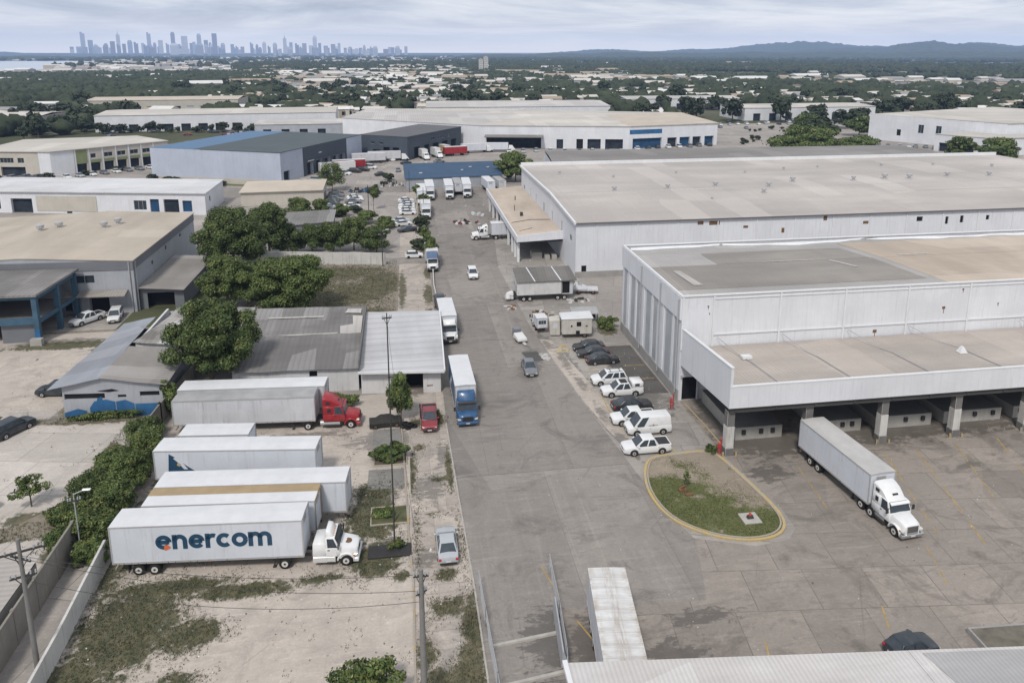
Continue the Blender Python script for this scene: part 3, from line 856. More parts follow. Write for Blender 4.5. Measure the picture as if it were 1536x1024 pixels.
# ---- estate paving, one flush sheet 4 mm above the next
sheet('estate_paving', [(-150,118),(-46,118),(-46,160),(-30,160),(-30,46),(-140,46),(-140,20),(300,20),(300,420),(-40,440),(-150,330)], .004, ESTC)
veg_lot_blobs = [(-22,52,5,6),(-17,50.5,3,2),(-24,46,4,5),(-14,54.8,6,1.1),(-20,56,7,1.3),(-17,45,2.5,2.5),(-26,62,2.5,9),(-4,63,3,5),(-3.5,57,2.8,3),(-7,60.5,2,2),(-4,67,2.5,2),(-8,55.4,3,.5),(-25,75,2,6),(-1.2,54.6,.8,.8)]
veg_lot = blob(veg_lot_blobs)
sheet('truck_yard', [(-25.4,30),(-.3,30),(-.3,88.8),(-28,88.8),(-28,82),(-26,60)], .008, LOTC, veg_lot, blob([(-2,59,2.2,1.4),(-3,66,2.2,2),(-3,77,5,3),(-12,79.5,8,1)]), .6)
veg_verge = blob([(4.1,58,.35,6),(3.8,70,.4,5),(.2,60,.45,6),(0,70,.5,5),(1.8,62.4,.8,.5),(2.6,68.5,.9,.5),(.8,75,.7,.9),(4.2,48,1.1,5),(2.5,50.5,2,1.2),(3.6,43,1.6,4),(.5,46,1,2),(2.4,54.2,1.4,.9),(1.5,43,2,2),(3.2,81,1,2),(.3,80.5,1,1.5),(3.6,116,1.1,6),(3.8,128,1.2,8),(4.2,141,1.1,6),(3.6,160,1,8),(4.4,176,1,8),(4.6,200,1.3,14),(-.9,132,.9,14),(-.5,180,1.2,6)])
sheet('verge', [(-.3,30),(4.8,30),(4.7,52),(4.0,80),(4.2,110),(5.2,185),(6.5,235),(1.0,235),(-1.2,185),(-1.8,108),(-.3,88)], .012, VERG, veg_verge, blob([(1.5,67,2,3),(3.3,73,1,4),(1.0,56.5,1.3,1.6),(1,90,2,3),(2,96,1.4,4)]), .8)
sheet('weedy_plot', [(-21,111),(-1.8,111),(-1.5,147),(-27,152),(-28,125)], .008, WEED, blob([(-12,130,11,9),(-5,136,5,10),(-14,143,12,6),(-6,118,6,5),(-18,121,7,7)]), None, 1.2)
sheet('road', [(4.8,20),(4.8,52),(4.1,80),(4.3,110),(5.3,185),(6.6,232),(30,232),(21,170),(18.5,143),(19.2,112),(21.5,82),(23.4,64),(24.2,58.4),(25.0,55.6),(24.0,51.5),(23.0,48.2),(11.2,49),(11.2,20)], .012, ROAD, None, blob([(17.5,97,1.5,5),(10,46,3,4),(8.5,40,3,3)]), .9)
sheet('loading_yard', [(11.2,20),(11.2,49),(23.0,48.2),(24.0,51.5),(25.0,55.6),(27.0,54.9),(30,53.8),(33.4,54.2),(34.8,55.6),(35,58.6),(33.6,68),(33.4,81.3),(130,81.3),(130,20)], .008, YARD, None, blob([(40,70.4,9,4.2),(52,71,10,3.8),(64,71,10,3.4),(76,71,10,3.4),(95,71,20,3.5),(37,64.5,3,2),(58,70.0,12,1.6),(14,50,2.0,2),(12.6,44,2.0,5),(18.6,43,3,2.4),(22,46.6,4,1.0),(37,76,4,6)]), .9)  # dock blobs: oily stains plus canopy shade painted into the floor colour
sheet('parking_strip', [(19.6,104),(19.2,112),(18.5,143),(21,170),(24,200),(33,200),(33,134),(33.2,82),(33.4,70),(24.2,68),(22.3,76),(21.5,82)], .016, PARK, blob([(30,131,3,2),(31,106,2,3),(24,109,1.5,1.5)]), blob([(22.6,92,1.0,9),(22.4,82,.9,6),(22.9,74,.9,4),(29.5,93,3,2),(30,84,3,8),(20,103,1.6,4),(21,128,1.5,10),(31,97,2,4),(23,68.6,1.6,1.2)]), .8)

sheet('parking_bays', [(27.9,84.2),(33.0,83.6),(32.8,99.6),(27.7,99.8)], .0185, asphalt('bay_asphalt', (.125,.118,.112), joints=(5,2.6,0), js=.03, stain=.6, patchy=False, attr=False))
sheet('pale_strip', [(19.7,104),(21.4,103.6),(24.2,84),(25.0,72),(24.2,68.2),(22.6,75.4),(21.7,82)], .0185, VERG, None, blob([(21.8,96,.8,6),(22.4,88,.7,3),(22.9,80,.7,3),(23.6,73.4,.9,2),(23.8,69.6,1.1,1.2),(20.6,101.5,.9,2.4)]), .5)
sheet('puddled_pad', [(16.2,99.4),(18.6,99.2),(18.9,96.0),(16.9,95.8)], .0175, asphalt('patch_dark', (.10,.098,.096), attr=False, joints=None, stain=.4, patchy=False))
# island with turf, yellow kerb
isl = [(24.3,67.4),(23.4,64.6),(23.2,61.8),(23.7,59.0),(25.0,57.0),(27.2,55.3),(29.6,54.5),(31.6,54.5),(33.2,55.1),(34.2,56.4),(34.5,58.4),(34.0,62.4),(33.3,66.8),(32.6,69.6),(28.6,69.4),(25.6,69.2)]
def smooth_poly(p, it=2):
    for _ in range(it):
        q = []
        for i in range(len(p)):
            a = p[i]; b = p[(i+1) % len(p)]
            q += [(a[0]*.75+b[0]*.25, a[1]*.75+b[1]*.25), (a[0]*.25+b[0]*.75, a[1]*.25+b[1]*.75)]
        p = q
    return p
isl = smooth_poly(isl)
def TURF(x, y):
    s = (64.6 - (x-25)*.25 - y) / 2.2
    k = .30 + .55 / (1 + math.exp(-3*s))
    k -= .55 / (1 + math.exp(-2.2*min(x-30.9, y-58.9)))
    return max(0., min(1., k + .35*pnoise(x, y, .35)))
def kerb(name, poly, wd, h, mat, closed=True, z=.0, base=.014):
    m = MB(); n = len(poly); P = [Vector(p) for p in poly]; A = []; B = []
    for i in range(n):
        a = P[(i-1) % n] if (closed or i > 0) else P[i]; b = P[(i+1) % n] if (closed or i < n-1) else P[i]
        d = (b - a).normalized(); nn = Vector((-d.y, d.x)) * wd / 2
        A.append(P[i] + nn); B.append(P[i] - nn)
    rng = range(n if closed else n - 1)
    for i in rng:
        j = (i+1) % n
        bot = [(p.x, p.y, 0) for p in (B[i], B[j], A[j], A[i])]
        top = [(p.x, p.y, h) for p in (B[i], B[j], A[j], A[i])]
        m.add(bot + top, [(4,5,6,7),(0,1,5,4),(2,3,7,6)] + ([] if closed else ([(3,0,4,7)] if i == 0 else []) + ([(1,2,6,5)] if i == n-2 else [])))
    return tag(m.build(name, mat, fix=True), kind='structure')
sheet('turf_island', isl, .10, GRAS, lambda x, y: TURF(x, y), None, .5)
kerb('island_kerb', isl, .27, .16, KERBY)
isl2 = [(29+(x-29)*.955, 62+(y-62)*.965) for x, y in isl]
kerb('island_kerb', isl2, .16, .20, KERBX)
m = MB(); m.box(0,0,0,0,0,0)
KL = [[(4.75,42),(4.7,52),(4.35,66),(4.05,80)], [(-.3,31),(-.25,53.2),(-.55,60),(-.9,72),(-1.2,80)]]
kerb('verge_kerb', KL[0], .14, .09, KERBC, False)
kerb('yard_kerb', KL[1], .16, .12, KERBX, False)
kerb('parking_kerb', [(28.6,69.6),(28.0,76),(27.6,79),(27.4,81)], .16, .05, KERBY, False)
kerb('walkway_kerb', [(34.3,69),(34.2,75),(33.9,80.5)], .12, .06, KERBY, False)

# painted lines
def stripe(name, pts, wd, mat, z):
    m = MB(); P = [Vector(p) for p in pts]
    for a, b in zip(P[:-1], P[1:]):
        d = (b-a).normalized(); nn = Vector((-d.y, d.x))*wd/2
        m.quad((a.x+nn.x,a.y+nn.y,z),(a.x-nn.x,a.y-nn.y,z),(b.x-nn.x,b.y-nn.y,z),(b.x+nn.x,b.y+nn.y,z))
    return tag(m.build(name, mat, fix=False), kind='structure')
for a, b in [((24,91.6),(29.5,91.3)),((23.6,89.4),(29,89.1)),((23.4,86),(26,85.8)),((24,95.8),(30,95.6)),((24,82),(25.2,81.9)),((24.4,72.7),(28.6,72.6)),((29.6,88.3),(32.6,88.2)),((29.6,92.6),(32.6,92.5))]:
    stripe('parking_line', [a, b], .13, LINEY if R.random() < .6 else LINEW, .021)
stripe('parking_line', [(24.2,84.4),(24.0,80),(24.4,76),(24.7,75)], .12, LINEY, .0215)
for a, b in [((47.2,66.5),(44.4,55)),((51.2,66.2),(47.2,53)),((55.2,66.5),(50.4,51)),((60.4,67),(56.6,57)),((66,67.4),(60,53)),((72,67.5),(66,52)),((40.4,65),(39.4,58)),((78,67),(72,52)),((45,51.5),(43.4,47)),((36.5,45.5),(34.6,41)),((25.6,43.5),(24.6,40)),((54,50),(51.5,44))]:
    k = 0.; A = Vector(a); B = Vector(b)
    while k < 1:
        e = min(1, k + R.uniform(.12, .4)); stripe('bay_line', [A.lerp(B, k), A.lerp(B, e)], R.uniform(.09,.13), LINEY, .0125); k = e + R.uniform(.03, .14)
stripe('bay_line', [(10.6,54),(11.4,50.5)], .1, LINEY, .0165)
stripe('bay_line', [(12.2,47.6),(13.0,45.4),(13.0,43.4)], .12, LINEY, .0165)

# left side slabs and far estate roads
sheet('weedy_bank', [(-64,44),(-29.8,44),(-29.4,96),(-30,118),(-64,118)], .006, WEED, lambda x, y: .40, None, 2.0)
sheet('slab_lot', [(-62,66.6),(-37,66.4),(-33.4,70),(-31.4,82),(-34,86.6),(-62,86.6)], .008, LOTW, blob([(-36,86.5,8,.8),(-33,78,1,5),(-45,87,6,.6),(-35.5,67.5,4,1.4)]), None, .8)
sheet('slab_lot', [(-62,46),(-30.2,46),(-30.2,62),(-32,64.6),(-62,64.2)], .008, LOTW, blob([(-31,62,2,2.5),(-36,65,6,.9),(-31,55,.9,6)]), None, .8)
sheet('slab_lot', [(-75,88),(-43,88),(-40,108),(-42,117),(-75,117)], .008, LOTC, blob([(-50,112,12,2),(-60,88.5,10,.7),(-44,110,3,3)]), blob([(-52,113.5,10,1.6)]), .9)
sheet('cross_road', [(-120,236),(-2,240),(40,232),(32,226),(-2,229),(-120,226)], .016, ROAD)
sheet('estate_road', [(-140,262),(-108,262),(-30,236),(-30,228),(-110,250),(-140,250)], .020, ROAD)
sheet('access_lane', [(-26,153.5),(4.6,153),(4.4,147.5),(-26,152)], .020, ROAD)
# ------------------------------------------------------------------ building helpers
WWALL = m_plain('white_cladding', (.69, .705, .745), .6, 0, .08, .25, 'world', .3, .35, .9)
WWALLD = m_plain('white_render_dirty', (.60, .60, .61), .8, 0, .12, .4, 'world', .2, .6)
GWALL = m_plain('grey_cladding', (.37, .39, .43), .7, 0, .12, .3, 'world', .3, .5, .8)
GWALLD = m_plain('grey_cladding_dark', (.17, .18, .20), .7, 0, .1, .3, 'world', .3, .2)
BGWALL = m_plain('blue_grey_cladding', (.46, .50, .60), .7, 0, .08, .2, 'world', .3, .35, 1.6)
DKWALL = m_plain('charcoal_cladding', (.065, .082, .105), .7, 0, .12, .3, 'world', .3, .2)
BEIGEW = m_plain('beige_render', (.50, .47, .42), .8, 0, .08, .3, 'world', .2, .35)
GREENW = m_plain('olive_band', (.22, .25, .13), .8, 0, .1, .5, 'world')
PLINTH = m_plain('concrete_plinth', (.33, .32, .31), .85, 0, .15, .5, 'world', .2, .5)
CONC = m_plain('cast_concrete', (.40, .385, .36), .9, 0, .16, .5, 'world', .2, .7)
CONCD = m_plain('dark_concrete', (.17, .165, .16), .9, 0, .2, .5, 'world', .2, .5)
CONCW = m_plain('whitewashed_wall', (.56, .55, .53), .85, 0, .12, .4, 'world', .2, .9)
BLUEW = m_plain('blue_wall_paint', (.035, .13, .29), .8, 0, .3, .6, 'world', .2, .3)
BLUEF = m_plain('blue_frame_paint', (.06, .12, .18), .8, 0, .25, .6, 'world', .2, .4)
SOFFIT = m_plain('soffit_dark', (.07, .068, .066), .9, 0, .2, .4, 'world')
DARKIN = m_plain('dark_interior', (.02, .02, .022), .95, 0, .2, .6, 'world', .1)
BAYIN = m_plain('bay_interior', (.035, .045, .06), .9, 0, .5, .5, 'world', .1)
BLUEIN = m_plain('blue_shutter', (.02, .075, .17), .7, 0, .4, .5, 'world', .3)
WGLASS = m_glass('window_glass', (.03, .04, .05), .12)
TRIMW = m_plain('white_trim', (.70, .71, .73), .5, 0, .06, .6, 'world', .3, .15)
TRIMG = m_plain('grey_trim', (.40, .41, .43), .55, .1, .1, .6, 'world', .3, .3)
ROOFA = m_corr('roof_sheet_warm', (.45, .41, .37), 'x', .42, .35, (.26,.24,.22), .6, 'world', .12, .25)
ROOFAD = m_corr('roof_sheet_dark', (.34, .31, .28), 'x', .5, .4, (.16,.15,.145), .65, 'world', .15, .3)
ROOFAG = m_corr('roof_sheet_grey', (.46, .44, .425), 'x', .5, .35, (.25,.24,.23), .6, 'world', .15, .3)
ROOFCN = m_corr('canopy_sheet', (.50, .445, .40), 'x', .46, .35, (.30,.27,.24), .6, 'world', .2, .3)
ROOFB = m_corr('roof_sheet_pale', (.55, .505, .47), 'x', .6, .45, (.30,.28,.26), .6, 'world', .07, .3)
ROOFBT = m_corr('roof_sheet_tan', (.56, .47, .39), 'y', .6, .4, (.34,.28,.22), .65, 'world', .15, .3)
ROOFT = m_corr('roof_sheet_sand', (.52, .46, .385), 'y', .6, .3, (.36,.29,.22), .65, 'world', .1, .3)
ROOFW = m_corr('roof_sheet_white', (.66, .67, .69), 'x', .42, .3, (.48,.45,.42), .5, 'world', .2, .3)
ROOFD = m_corr('roof_sheet_front', (.62, .61, .61), 'x', .30, .3, (.46,.41,.36), .5, 'world', .25, .3)
ROOFDG = m_corr('roof_sheet_front_grey', (.42, .42, .43), 'x', .30, .3, (.34,.32,.30), .5, 'world', .25, .3)
ROOFOLD = m_corr('roof_fibre_old', (.25, .24, .235), 'x', .7, .6, (.10,.095,.09), .85, 'world', .3, .3, .45, (.36,.35,.35))
ROOFOLD2 = m_corr('roof_shed_blue_grey', (.30, .32, .36), 'y', .8, .45, (.20,.20,.22), .7, 'world', .25, .3, .3, (.44,.44,.46))
ROOFOLD3 = m_corr('roof_shed_brown', (.33, .31, .29), 'y', .6, .6, (.20,.18,.17), .8, 'world', .25, .3, .3, (.46,.45,.45))
ROOFTORN = m_corr('roof_torn', (.44, .42, .40), 'x', .55, .9, (.12,.11,.10), .85, 'world', .7, .3, .7, (.6,.6,.6))
ROOFSHW = m_corr('roof_shed_white', (.52, .52, .54), 'y', 1.9, .45, (.40,.40,.41), .6, 'world', .2, .3)
ROOFBL = m_plain('roof_blue', (.042, .085, .155), .7, 0, .22, .35, 'world', .3)
ROOFBL2 = m_plain('roof_blue_pale', (.10, .18, .30), .7, 0, .08, .15, 'world', .3)
ROOFGR = m_plain('roof_charcoal', (.085, .105, .115), .8, 0, .18, .12, 'world', .3)
ROOFGR2 = m_plain('roof_felt_grey', (.13, .13, .14), .85, 0, .18, .2, 'world', .3)
ROOFPALE = m_corr('roof_pale', (.60, .565, .52), 'x', 1.2, .4, (.40,.37,.33), .8, 'world', .06, .3); _ = m_plain('roof_pale_plain', (.60, .57, .53), .8, 0, .10, .06, 'world', .3)
ROOFPALEG = m_corr('roof_pale_grey', (.54, .52, .50), 'x', 1.2, .4, (.36,.34,.32), .8, 'world', .06, .3); _ = m_plain('roof_pale_grey_plain', (.52, .51, .50), .8, 0, .12, .06, 'world', .3)
ROOFBEI = m_plain('roof_beige', (.50, .44, .37), .8, 0, .12, .15, 'world', .3)
ROOFC = m_corr('roof_weathered', (.27, .255, .245), 'x', 1.2, .6, (.17,.16,.155), .8, 'world', .08, .25)

def bpart(root, name, mb, mats, **k):
    lx, ly, lz = root.location
    mb.v = [(a - lx, b - ly, c - lz) for a, b, c in mb.v]
    return mb.build(name, mats, root, **k)

def wall_seg(wm, p0, p1, z0, z1, holes=(), depth=.35, mi=0):
    """wall p0->p1, outward normal to the right of the direction; holes (u0,u1,za,zb) are cut with reveals; returns back panes"""
    p0 = Vector((p0[0], p0[1])); p1 = Vector((p1[0], p1[1])); d = p1 - p0; Ln = d.length; d /= Ln
    inn = Vector((-d.y, d.x))
    def P(u, z, k=0.): q = p0 + d * u + inn * k; return (q.x, q.y, z)
    us = sorted({0., Ln, *[h[0] for h in holes], *[h[1] for h in holes]})
    zs = sorted({z0, z1, *[h[2] for h in holes], *[h[3] for h in holes]})
    for i in range(len(us)-1):
        for j in range(len(zs)-1):
            uc = (us[i]+us[i+1])/2; zc = (zs[j]+zs[j+1])/2
            if any(h[0] < uc < h[1] and h[2] < zc < h[3] for h in holes): continue
            wm.quad(P(us[i],zs[j]), P(us[i+1],zs[j]), P(us[i+1],zs[j+1]), P(us[i],zs[j+1]), mi=mi)
    panes = []
    for h in holes:
        u0, u1, a, b = h[:4]; dp = h[5] if len(h) > 5 else depth
        wm.quad(P(u0,a), P(u0,b), P(u0,b,dp), P(u0,a,dp), mi=mi); wm.quad(P(u1,a), P(u1,a,dp), P(u1,b,dp), P(u1,b), mi=mi)
        wm.quad(P(u0,b), P(u1,b), P(u1,b,dp), P(u0,b,dp), mi=mi); wm.quad(P(u0,a), P(u0,a,dp), P(u1,a,dp), P(u1,a), mi=mi)
        panes.append((h, [P(u0,a,dp-.004), P(u1,a,dp-.004), P(u1,b,dp-.004), P(u0,b,dp-.004)], P))
    return panes

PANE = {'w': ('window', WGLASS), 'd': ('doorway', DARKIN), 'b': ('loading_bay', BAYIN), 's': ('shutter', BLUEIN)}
def building(name, label, cat, poly, h, wall, roofs=(), holes=None, group=None, wname='wall', depth=.35, z0=-.05, parapet=None, edges=None, frames=True):
    """poly ccw; holes {edge index: [(u0,u1,za,zb,kind,depth)]}; roofs [(pts, thickness, material)]"""
    cx = sum(p[0] for p in poly)/len(poly); cy = sum(p[1] for p in poly)/len(poly)
    root = thing(name, label, cat, (cx, cy, 0), 0, group)
    m = MB(); n = len(poly); panes = []
    for i in range(n):
        hh = h[i] if isinstance(h, (list, tuple)) else (h, h)
        z1 = min(hh)
        if edges and i not in edges: continue
        panes += wall_seg(m, poly[i], poly[(i+1) % n], z0, z1, (holes or {}).get(i, ()), depth)
        if hh[0] != hh[1]:
            a = poly[i]; b = poly[(i+1) % n]
            if hh[0] > hh[1]: m.quad((a[0],a[1],z1),(b[0],b[1],z1),(a[0],a[1],hh[0]))
            else: m.quad((a[0],a[1],z1),(b[0],b[1],z1),(b[0],b[1],hh[1]))
    if holes is None or True:
        bpart(root, wname, m, wall, fix=False)
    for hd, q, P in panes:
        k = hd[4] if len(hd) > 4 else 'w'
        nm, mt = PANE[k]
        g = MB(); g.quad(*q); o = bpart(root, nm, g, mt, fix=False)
        if k == 'w' and frames:
            u0, u1, a, b = hd[:4]; f = MB()
            dp = hd[5] if len(hd) > 5 else depth
            def bar(ua, ub, za, zb):
                A = [P(ua,za,dp-.01), P(ub,za,dp-.01), P(ub,zb,dp-.01), P(ua,zb,dp-.01)]; B = [P(ua,za,dp-.07), P(ub,za,dp-.07), P(ub,zb,dp-.07), P(ua,zb,dp-.07)]
                f.hexa(A, B)
            nb = max(1, int((u1-u0)/1.1))
            for i in range(nb+1):
                u = u0 + (u1-u0)*i/nb; bar(max(u0,u-.04), min(u1,u+.04), a, b)
            bar(u0+.04, u1-.04, a, a+.07); bar(u0+.04, u1-.04, b-.07, b)
            lx, ly, lz = root.location
            f.v = [(x-lx, y-ly, z-lz) for x, y, z in f.v]
            f.build('frame', TRIMG, o)
    for pts, t, mt in roofs:
        r = MB(); r.slab(pts, t); bpart(root, 'roof', r, mt)
    return root

def flat(poly, z): return [(x, y, z) for x, y in poly]
def coping(root, poly, z, wd=.35, ht=.25, mat=TRIMW, closed=True, name='coping'):
    m = MB(); n = len(poly); P = [Vector(p) for p in poly]
    A, B = [], []
    for i in range(n):
        a = P[(i-1) % n] if closed or i else P[i]; b = P[(i+1) % n] if closed or i < n-1 else P[i]
        d1 = (P[i]-a); d2 = (b-P[i])
        d = (d1.normalized() if d1.length else Vector((0,0))) + (d2.normalized() if d2.length else Vector((0,0))); d.normalize()
        nn = Vector((-d.y, d.x)) * wd/2; A.append(P[i]+nn); B.append(P[i]-nn)
    for i in range(n if closed else n-1):
        j = (i+1) % n
        m.hexa([(v.x,v.y,z) for v in (B[i],B[j],A[j],A[i])], [(v.x,v.y,z+ht) for v in (B[i],B[j],A[j],A[i])])
    return bpart(root, name, m, mat)

def vent(root, x, y, z, s=1.0, mat=ALU):
    m = MB(); m.cyl((x,y,z-.1),(x,y,z+.55*s),.28*s,n=10); m.cyl((x,y,z+.5*s),(x,y,z+.95*s),.5*s,.58*s,n=12); m.cyl((x,y,z+.95*s),(x,y,z+1.1*s),.58*s,.15*s,n=12)
    m.box(x-.5*s,x+.5*s,y-.5*s,y+.5*s,z-.15,z+.12*s)
    return bpart(root, 'roof_vent', m, [mat])

# ================================================================== near right warehouse with loading canopy
AX, AY, AX2, AY2, AH = 33.3, 81.5, 132., 105.8, 13.7
pA = [(AX,AY),(AX2,AY),(AX2,AY2),(AX,AY2)]
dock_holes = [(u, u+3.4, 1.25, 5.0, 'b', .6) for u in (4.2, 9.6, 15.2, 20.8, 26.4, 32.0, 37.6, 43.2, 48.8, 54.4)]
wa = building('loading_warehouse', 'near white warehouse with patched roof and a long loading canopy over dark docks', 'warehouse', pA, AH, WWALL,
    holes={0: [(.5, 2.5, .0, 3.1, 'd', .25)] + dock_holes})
# roof, three sheets of different age, slightly below the parapet
def roofpatch(x0, x1, y0, y1, mat, z, t=.12):
    m = MB(); m.slab([(x0,y0,z),(x1,y0,z),(x1,y1,z),(x0,y1,z)], t); return bpart(wa, 'roof', m, mat)
zr = AH - .28
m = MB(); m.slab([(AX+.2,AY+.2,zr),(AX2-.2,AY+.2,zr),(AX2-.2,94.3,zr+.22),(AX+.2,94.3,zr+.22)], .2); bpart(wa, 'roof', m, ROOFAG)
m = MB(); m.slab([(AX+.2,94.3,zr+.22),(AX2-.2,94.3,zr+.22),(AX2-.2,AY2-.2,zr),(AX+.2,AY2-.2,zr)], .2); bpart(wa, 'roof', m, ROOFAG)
def sheetpatch(pts, mat, lift):
    def z(y): return zr + .22 * (1 - abs(y - 94.3)/12.6) + lift
    m = MB(); ys = sorted({p[1] for p in pts} | {94.3})
    # split the patch along the ridge so it lies on both slopes
    lo = [p for p in pts if p[1] <= 94.3]; 
    m.slab([(x, y, z(y)) for x, y in pts], .02); return bpart(wa, 'roof_sheet', m, mat)
sheetpatch([(33.7,84.6),(68.6,84.6),(67.2,94.25),(33.7,94.25)], ROOFAD, .035)
sheetpatch([(43.5,94.35),(66.9,94.35),(65.8,100.4),(43.5,100.4)], ROOFAD, .035)
sheetpatch([(70.4,81.9),(131.6,81.9),(131.6,94.25),(68.8,94.25)], ROOFBT, .03)
sheetpatch([(68.7,94.35),(131.6,94.35),(131.6,103.2),(67.3,103.2)], ROOFBT, .03)
sheetpatch([(88,83.2),(104,83.2),(104,88),(87.2,88)], ROOFAG, .07)
m = MB()
m.slab([(36.6,86,zr+.20),(37.8,86,zr+.20),(37.0,92,zr+.30),(36.0,92,zr+.30)], .03)
m.slab([(62,90.5,zr+.27),(62.6,90.5,zr+.27),(60.6,94,zr+.31),(60,94,zr+.31)], .03); m.slab([(50,94.2,zr+.34),(58,94.2,zr+.34),(58,94.45,zr+.34),(50,94.45,zr+.34)], .03)
m.slab([(72,95,zr+.31),(77,95,zr+.31),(77,95.3,zr+.31),(72,95.3,zr+.31)], .03)
bpart(wa, 'roof_sealant', m, ROOFPALEG)
# folded white membrane lying along the far edge
m = MB(); secs = []
for i in range(40):
    x = AX + .6 + i * 2.45; w_ = .5 + .35*math.sin(i*.7) + .25*math.sin(i*1.9); y = 104.6 + .35*math.sin(i*.45)
    secs.append([(x,y-w_,zr+.06),(x,y-w_*.4,zr+.30+.1*math.sin(i*1.3)),(x,y+w_*.3,zr+.22),(x,y+w_*.7,zr+.08)])
m.loft(secs); bpart(wa, 'roof_membrane', m, TRIMW, smooth=60)
coping(wa, [(AX,AY),(AX2,AY),(AX2,AY2),(AX,AY2)], AH, .42, .16)
# front bays: pilasters, rail
m = MB()
for x in (AX+.1, 37.4, 46.2, 55.0, 63.8, 72.6, 81.4, 90.2, 99.0, 107.8):
    m.box(x-.11, x+.11, AY-.16, AY-.003, 6.8, AH-.05)
m.box(37.4, AX2, AY-.14, AY-.012, 8.55, 8.72); m.box(37.4, AX2, AY-.1, AY-.004, AH-.5, AH-.38)
bpart(wa, 'pilaster', m, TRIMW)
# left gable wall: fascia, tall pale and grey strips, downpipes, concrete plinth
m = MB(); m.box(AX-.22, AX-.003, AY-.02, AY2, AH-3.0, AH-.02)
bpart(wa, 'fascia', m, WWALL)
m = MB()
for a, b in ((82.2,83.6),(84.6,86.6),(90.0,91.4),(92.6,94.4),(97.0,98.4),(99.4,101.2),(103.6,104.8)): m.box(AX-.05, AX-.004, a, b, 1.6, AH-3.0)
bpart(wa, 'translucent_panel', m, m_plain('translucent_sheet', (.40,.42,.45), .5, 0, .15, .4, 'world', .3, .5))
m = MB()
for y in (83.9,87.6,91.8,95.6,99.0,102.4):
    m.box(AX-.12, AX-.004, y-.3, y+.3, 1.6, AH-3.0)
bpart(wa, 'wall_strip', m, TRIMW)
m = MB()
for y in (81.9, 88.4, 96.2): m.cyl((AX-.33,y,1.0),(AX-.33,y,AH-.4),.09,n=8)
bpart(wa, 'downpipe', m, TRIMG)
m = MB(); m.box(AX-.16, AX-.002, AY-.1, AY2, 0, 1.5); bpart(wa, 'plinth', m, PLINTH)
m = MB()
for x,z,s in ((36.7,12.3,.25),(36.9,11.4,.15),(63.9,13.0,.3),(71.6,12.8,.3),(69.1,10.4,.5),(84.2,10.9,.4),(59.6,7.7,.6),(77,10.6,.25)):
    m.box(x-s*.5,x+s*.4,AY-.008,AY-.002,z-s*.3,z+s*.4); m.box(x-.04,x+.05,AY-.0075,AY-.0015,z-s*1.5,z)
bpart(wa, 'rust_stain', m, RUST)
# canopy roof, fascia, raking end wall, beams and columns
CY = 67.7
m = MB(); m.slab([(AX+.5,CY+.25,7.75),(AX2,CY+.25,7.75),(AX2,AY-.17,7.1),(AX+.5,AY-.17,7.1)], .1); bpart(wa, 'canopy_roof', m, ROOFCN)
m = MB(); m.box(AX+.2, AX2, CY-.05, CY+.2, 5.9, 8.35); bpart(wa, 'canopy_fascia', m, WWALL)
m = MB(); m.box(AX+.17, AX2, CY-.09, CY+.24, 8.352, 8.47); bpart(wa, 'canopy_coping', m, TRIMW)
m = MB(); m.add([(AX+.15,CY-.04,5.9),(AX+.15,AY-.17,4.8),(AX+.15,AY-.17,9.5),(AX+.15,CY-.04,10.5),(AX+.45,CY-.04,5.9),(AX+.45,AY-.17,4.8),(AX+.45,AY-.17,9.5),(AX+.45,CY-.04,10.5)],
      [(0,1,2,3),(7,6,5,4),(0,3,7,4),(1,5,6,2),(3,2,6,7),(0,4,5,1)])
bpart(wa, 'canopy_end_wall', m, WWALL)
m = MB(); m.add([(AX+.1,CY-.1,10.5),(AX+.1,AY-.17,9.5),(AX+.5,AY-.17,9.5),(AX+.5,CY-.1,10.5),(AX+.1,CY-.1,10.62),(AX+.1,AY-.17,9.62),(AX+.5,AY-.17,9.62),(AX+.5,CY-.1,10.62)],[(0,1,2,3),(4,5,6,7),(0,4,7,3),(1,2,6,5),(0,1,5,4),(3,7,6,2)])
bpart(wa, 'end_wall_coping', m, TRIMW)
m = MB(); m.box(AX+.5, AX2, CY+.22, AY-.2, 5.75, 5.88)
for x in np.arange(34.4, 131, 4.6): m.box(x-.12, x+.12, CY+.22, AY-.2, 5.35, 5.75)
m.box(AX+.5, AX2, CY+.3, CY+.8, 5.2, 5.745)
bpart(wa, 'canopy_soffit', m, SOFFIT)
for x in (34.1, 43.2, 52.3, 61.4, 70.5, 79.6, 88.7, 97.8):
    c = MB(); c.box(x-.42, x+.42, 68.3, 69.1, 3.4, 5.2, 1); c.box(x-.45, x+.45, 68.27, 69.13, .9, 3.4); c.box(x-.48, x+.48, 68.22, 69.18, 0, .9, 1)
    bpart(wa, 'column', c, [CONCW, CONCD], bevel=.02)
    g = MB(); g.cyl((x-.75,68.15,0),(x-.75,68.15,.55),.09,n=8); g.cyl((x+.72,68.1,0),(x+.72,68.1,.45),.09,n=8)
    bpart(wa, 'guard_post', g, KERBY)
# cables and hoses lying over the canopy
m = MB()
for x, dx in ((38.0,1.6),(46.6,1.6),(55.6,2.2),(64.2,2.8),(80.4,2.0),(92,2.4)):
    m.path([(x,AY-.2,8.3),(x+dx*.7,77.6,7.45),(x+dx,75.4,7.5),(x+dx+.05,72.6,7.62),(x+dx+.2,68.1,7.86)], .05, 6)
bpart(wa, 'roof_cable', m, TRIMG)
m = MB(); m.box(39.0,40.2,76.2,77.0,7.42,7.75); m.hexa([(65.6,73.8,7.5),(66.6,73.8,7.5),(66.6,74.6,7.5),(65.6,74.6,7.5)],[(65.9,74,8.3),(66.1,74,8.3),(66.1,74.3,8.3),(65.9,74.3,8.3)])
bpart(wa, 'roof_debris', m, TRIMW)
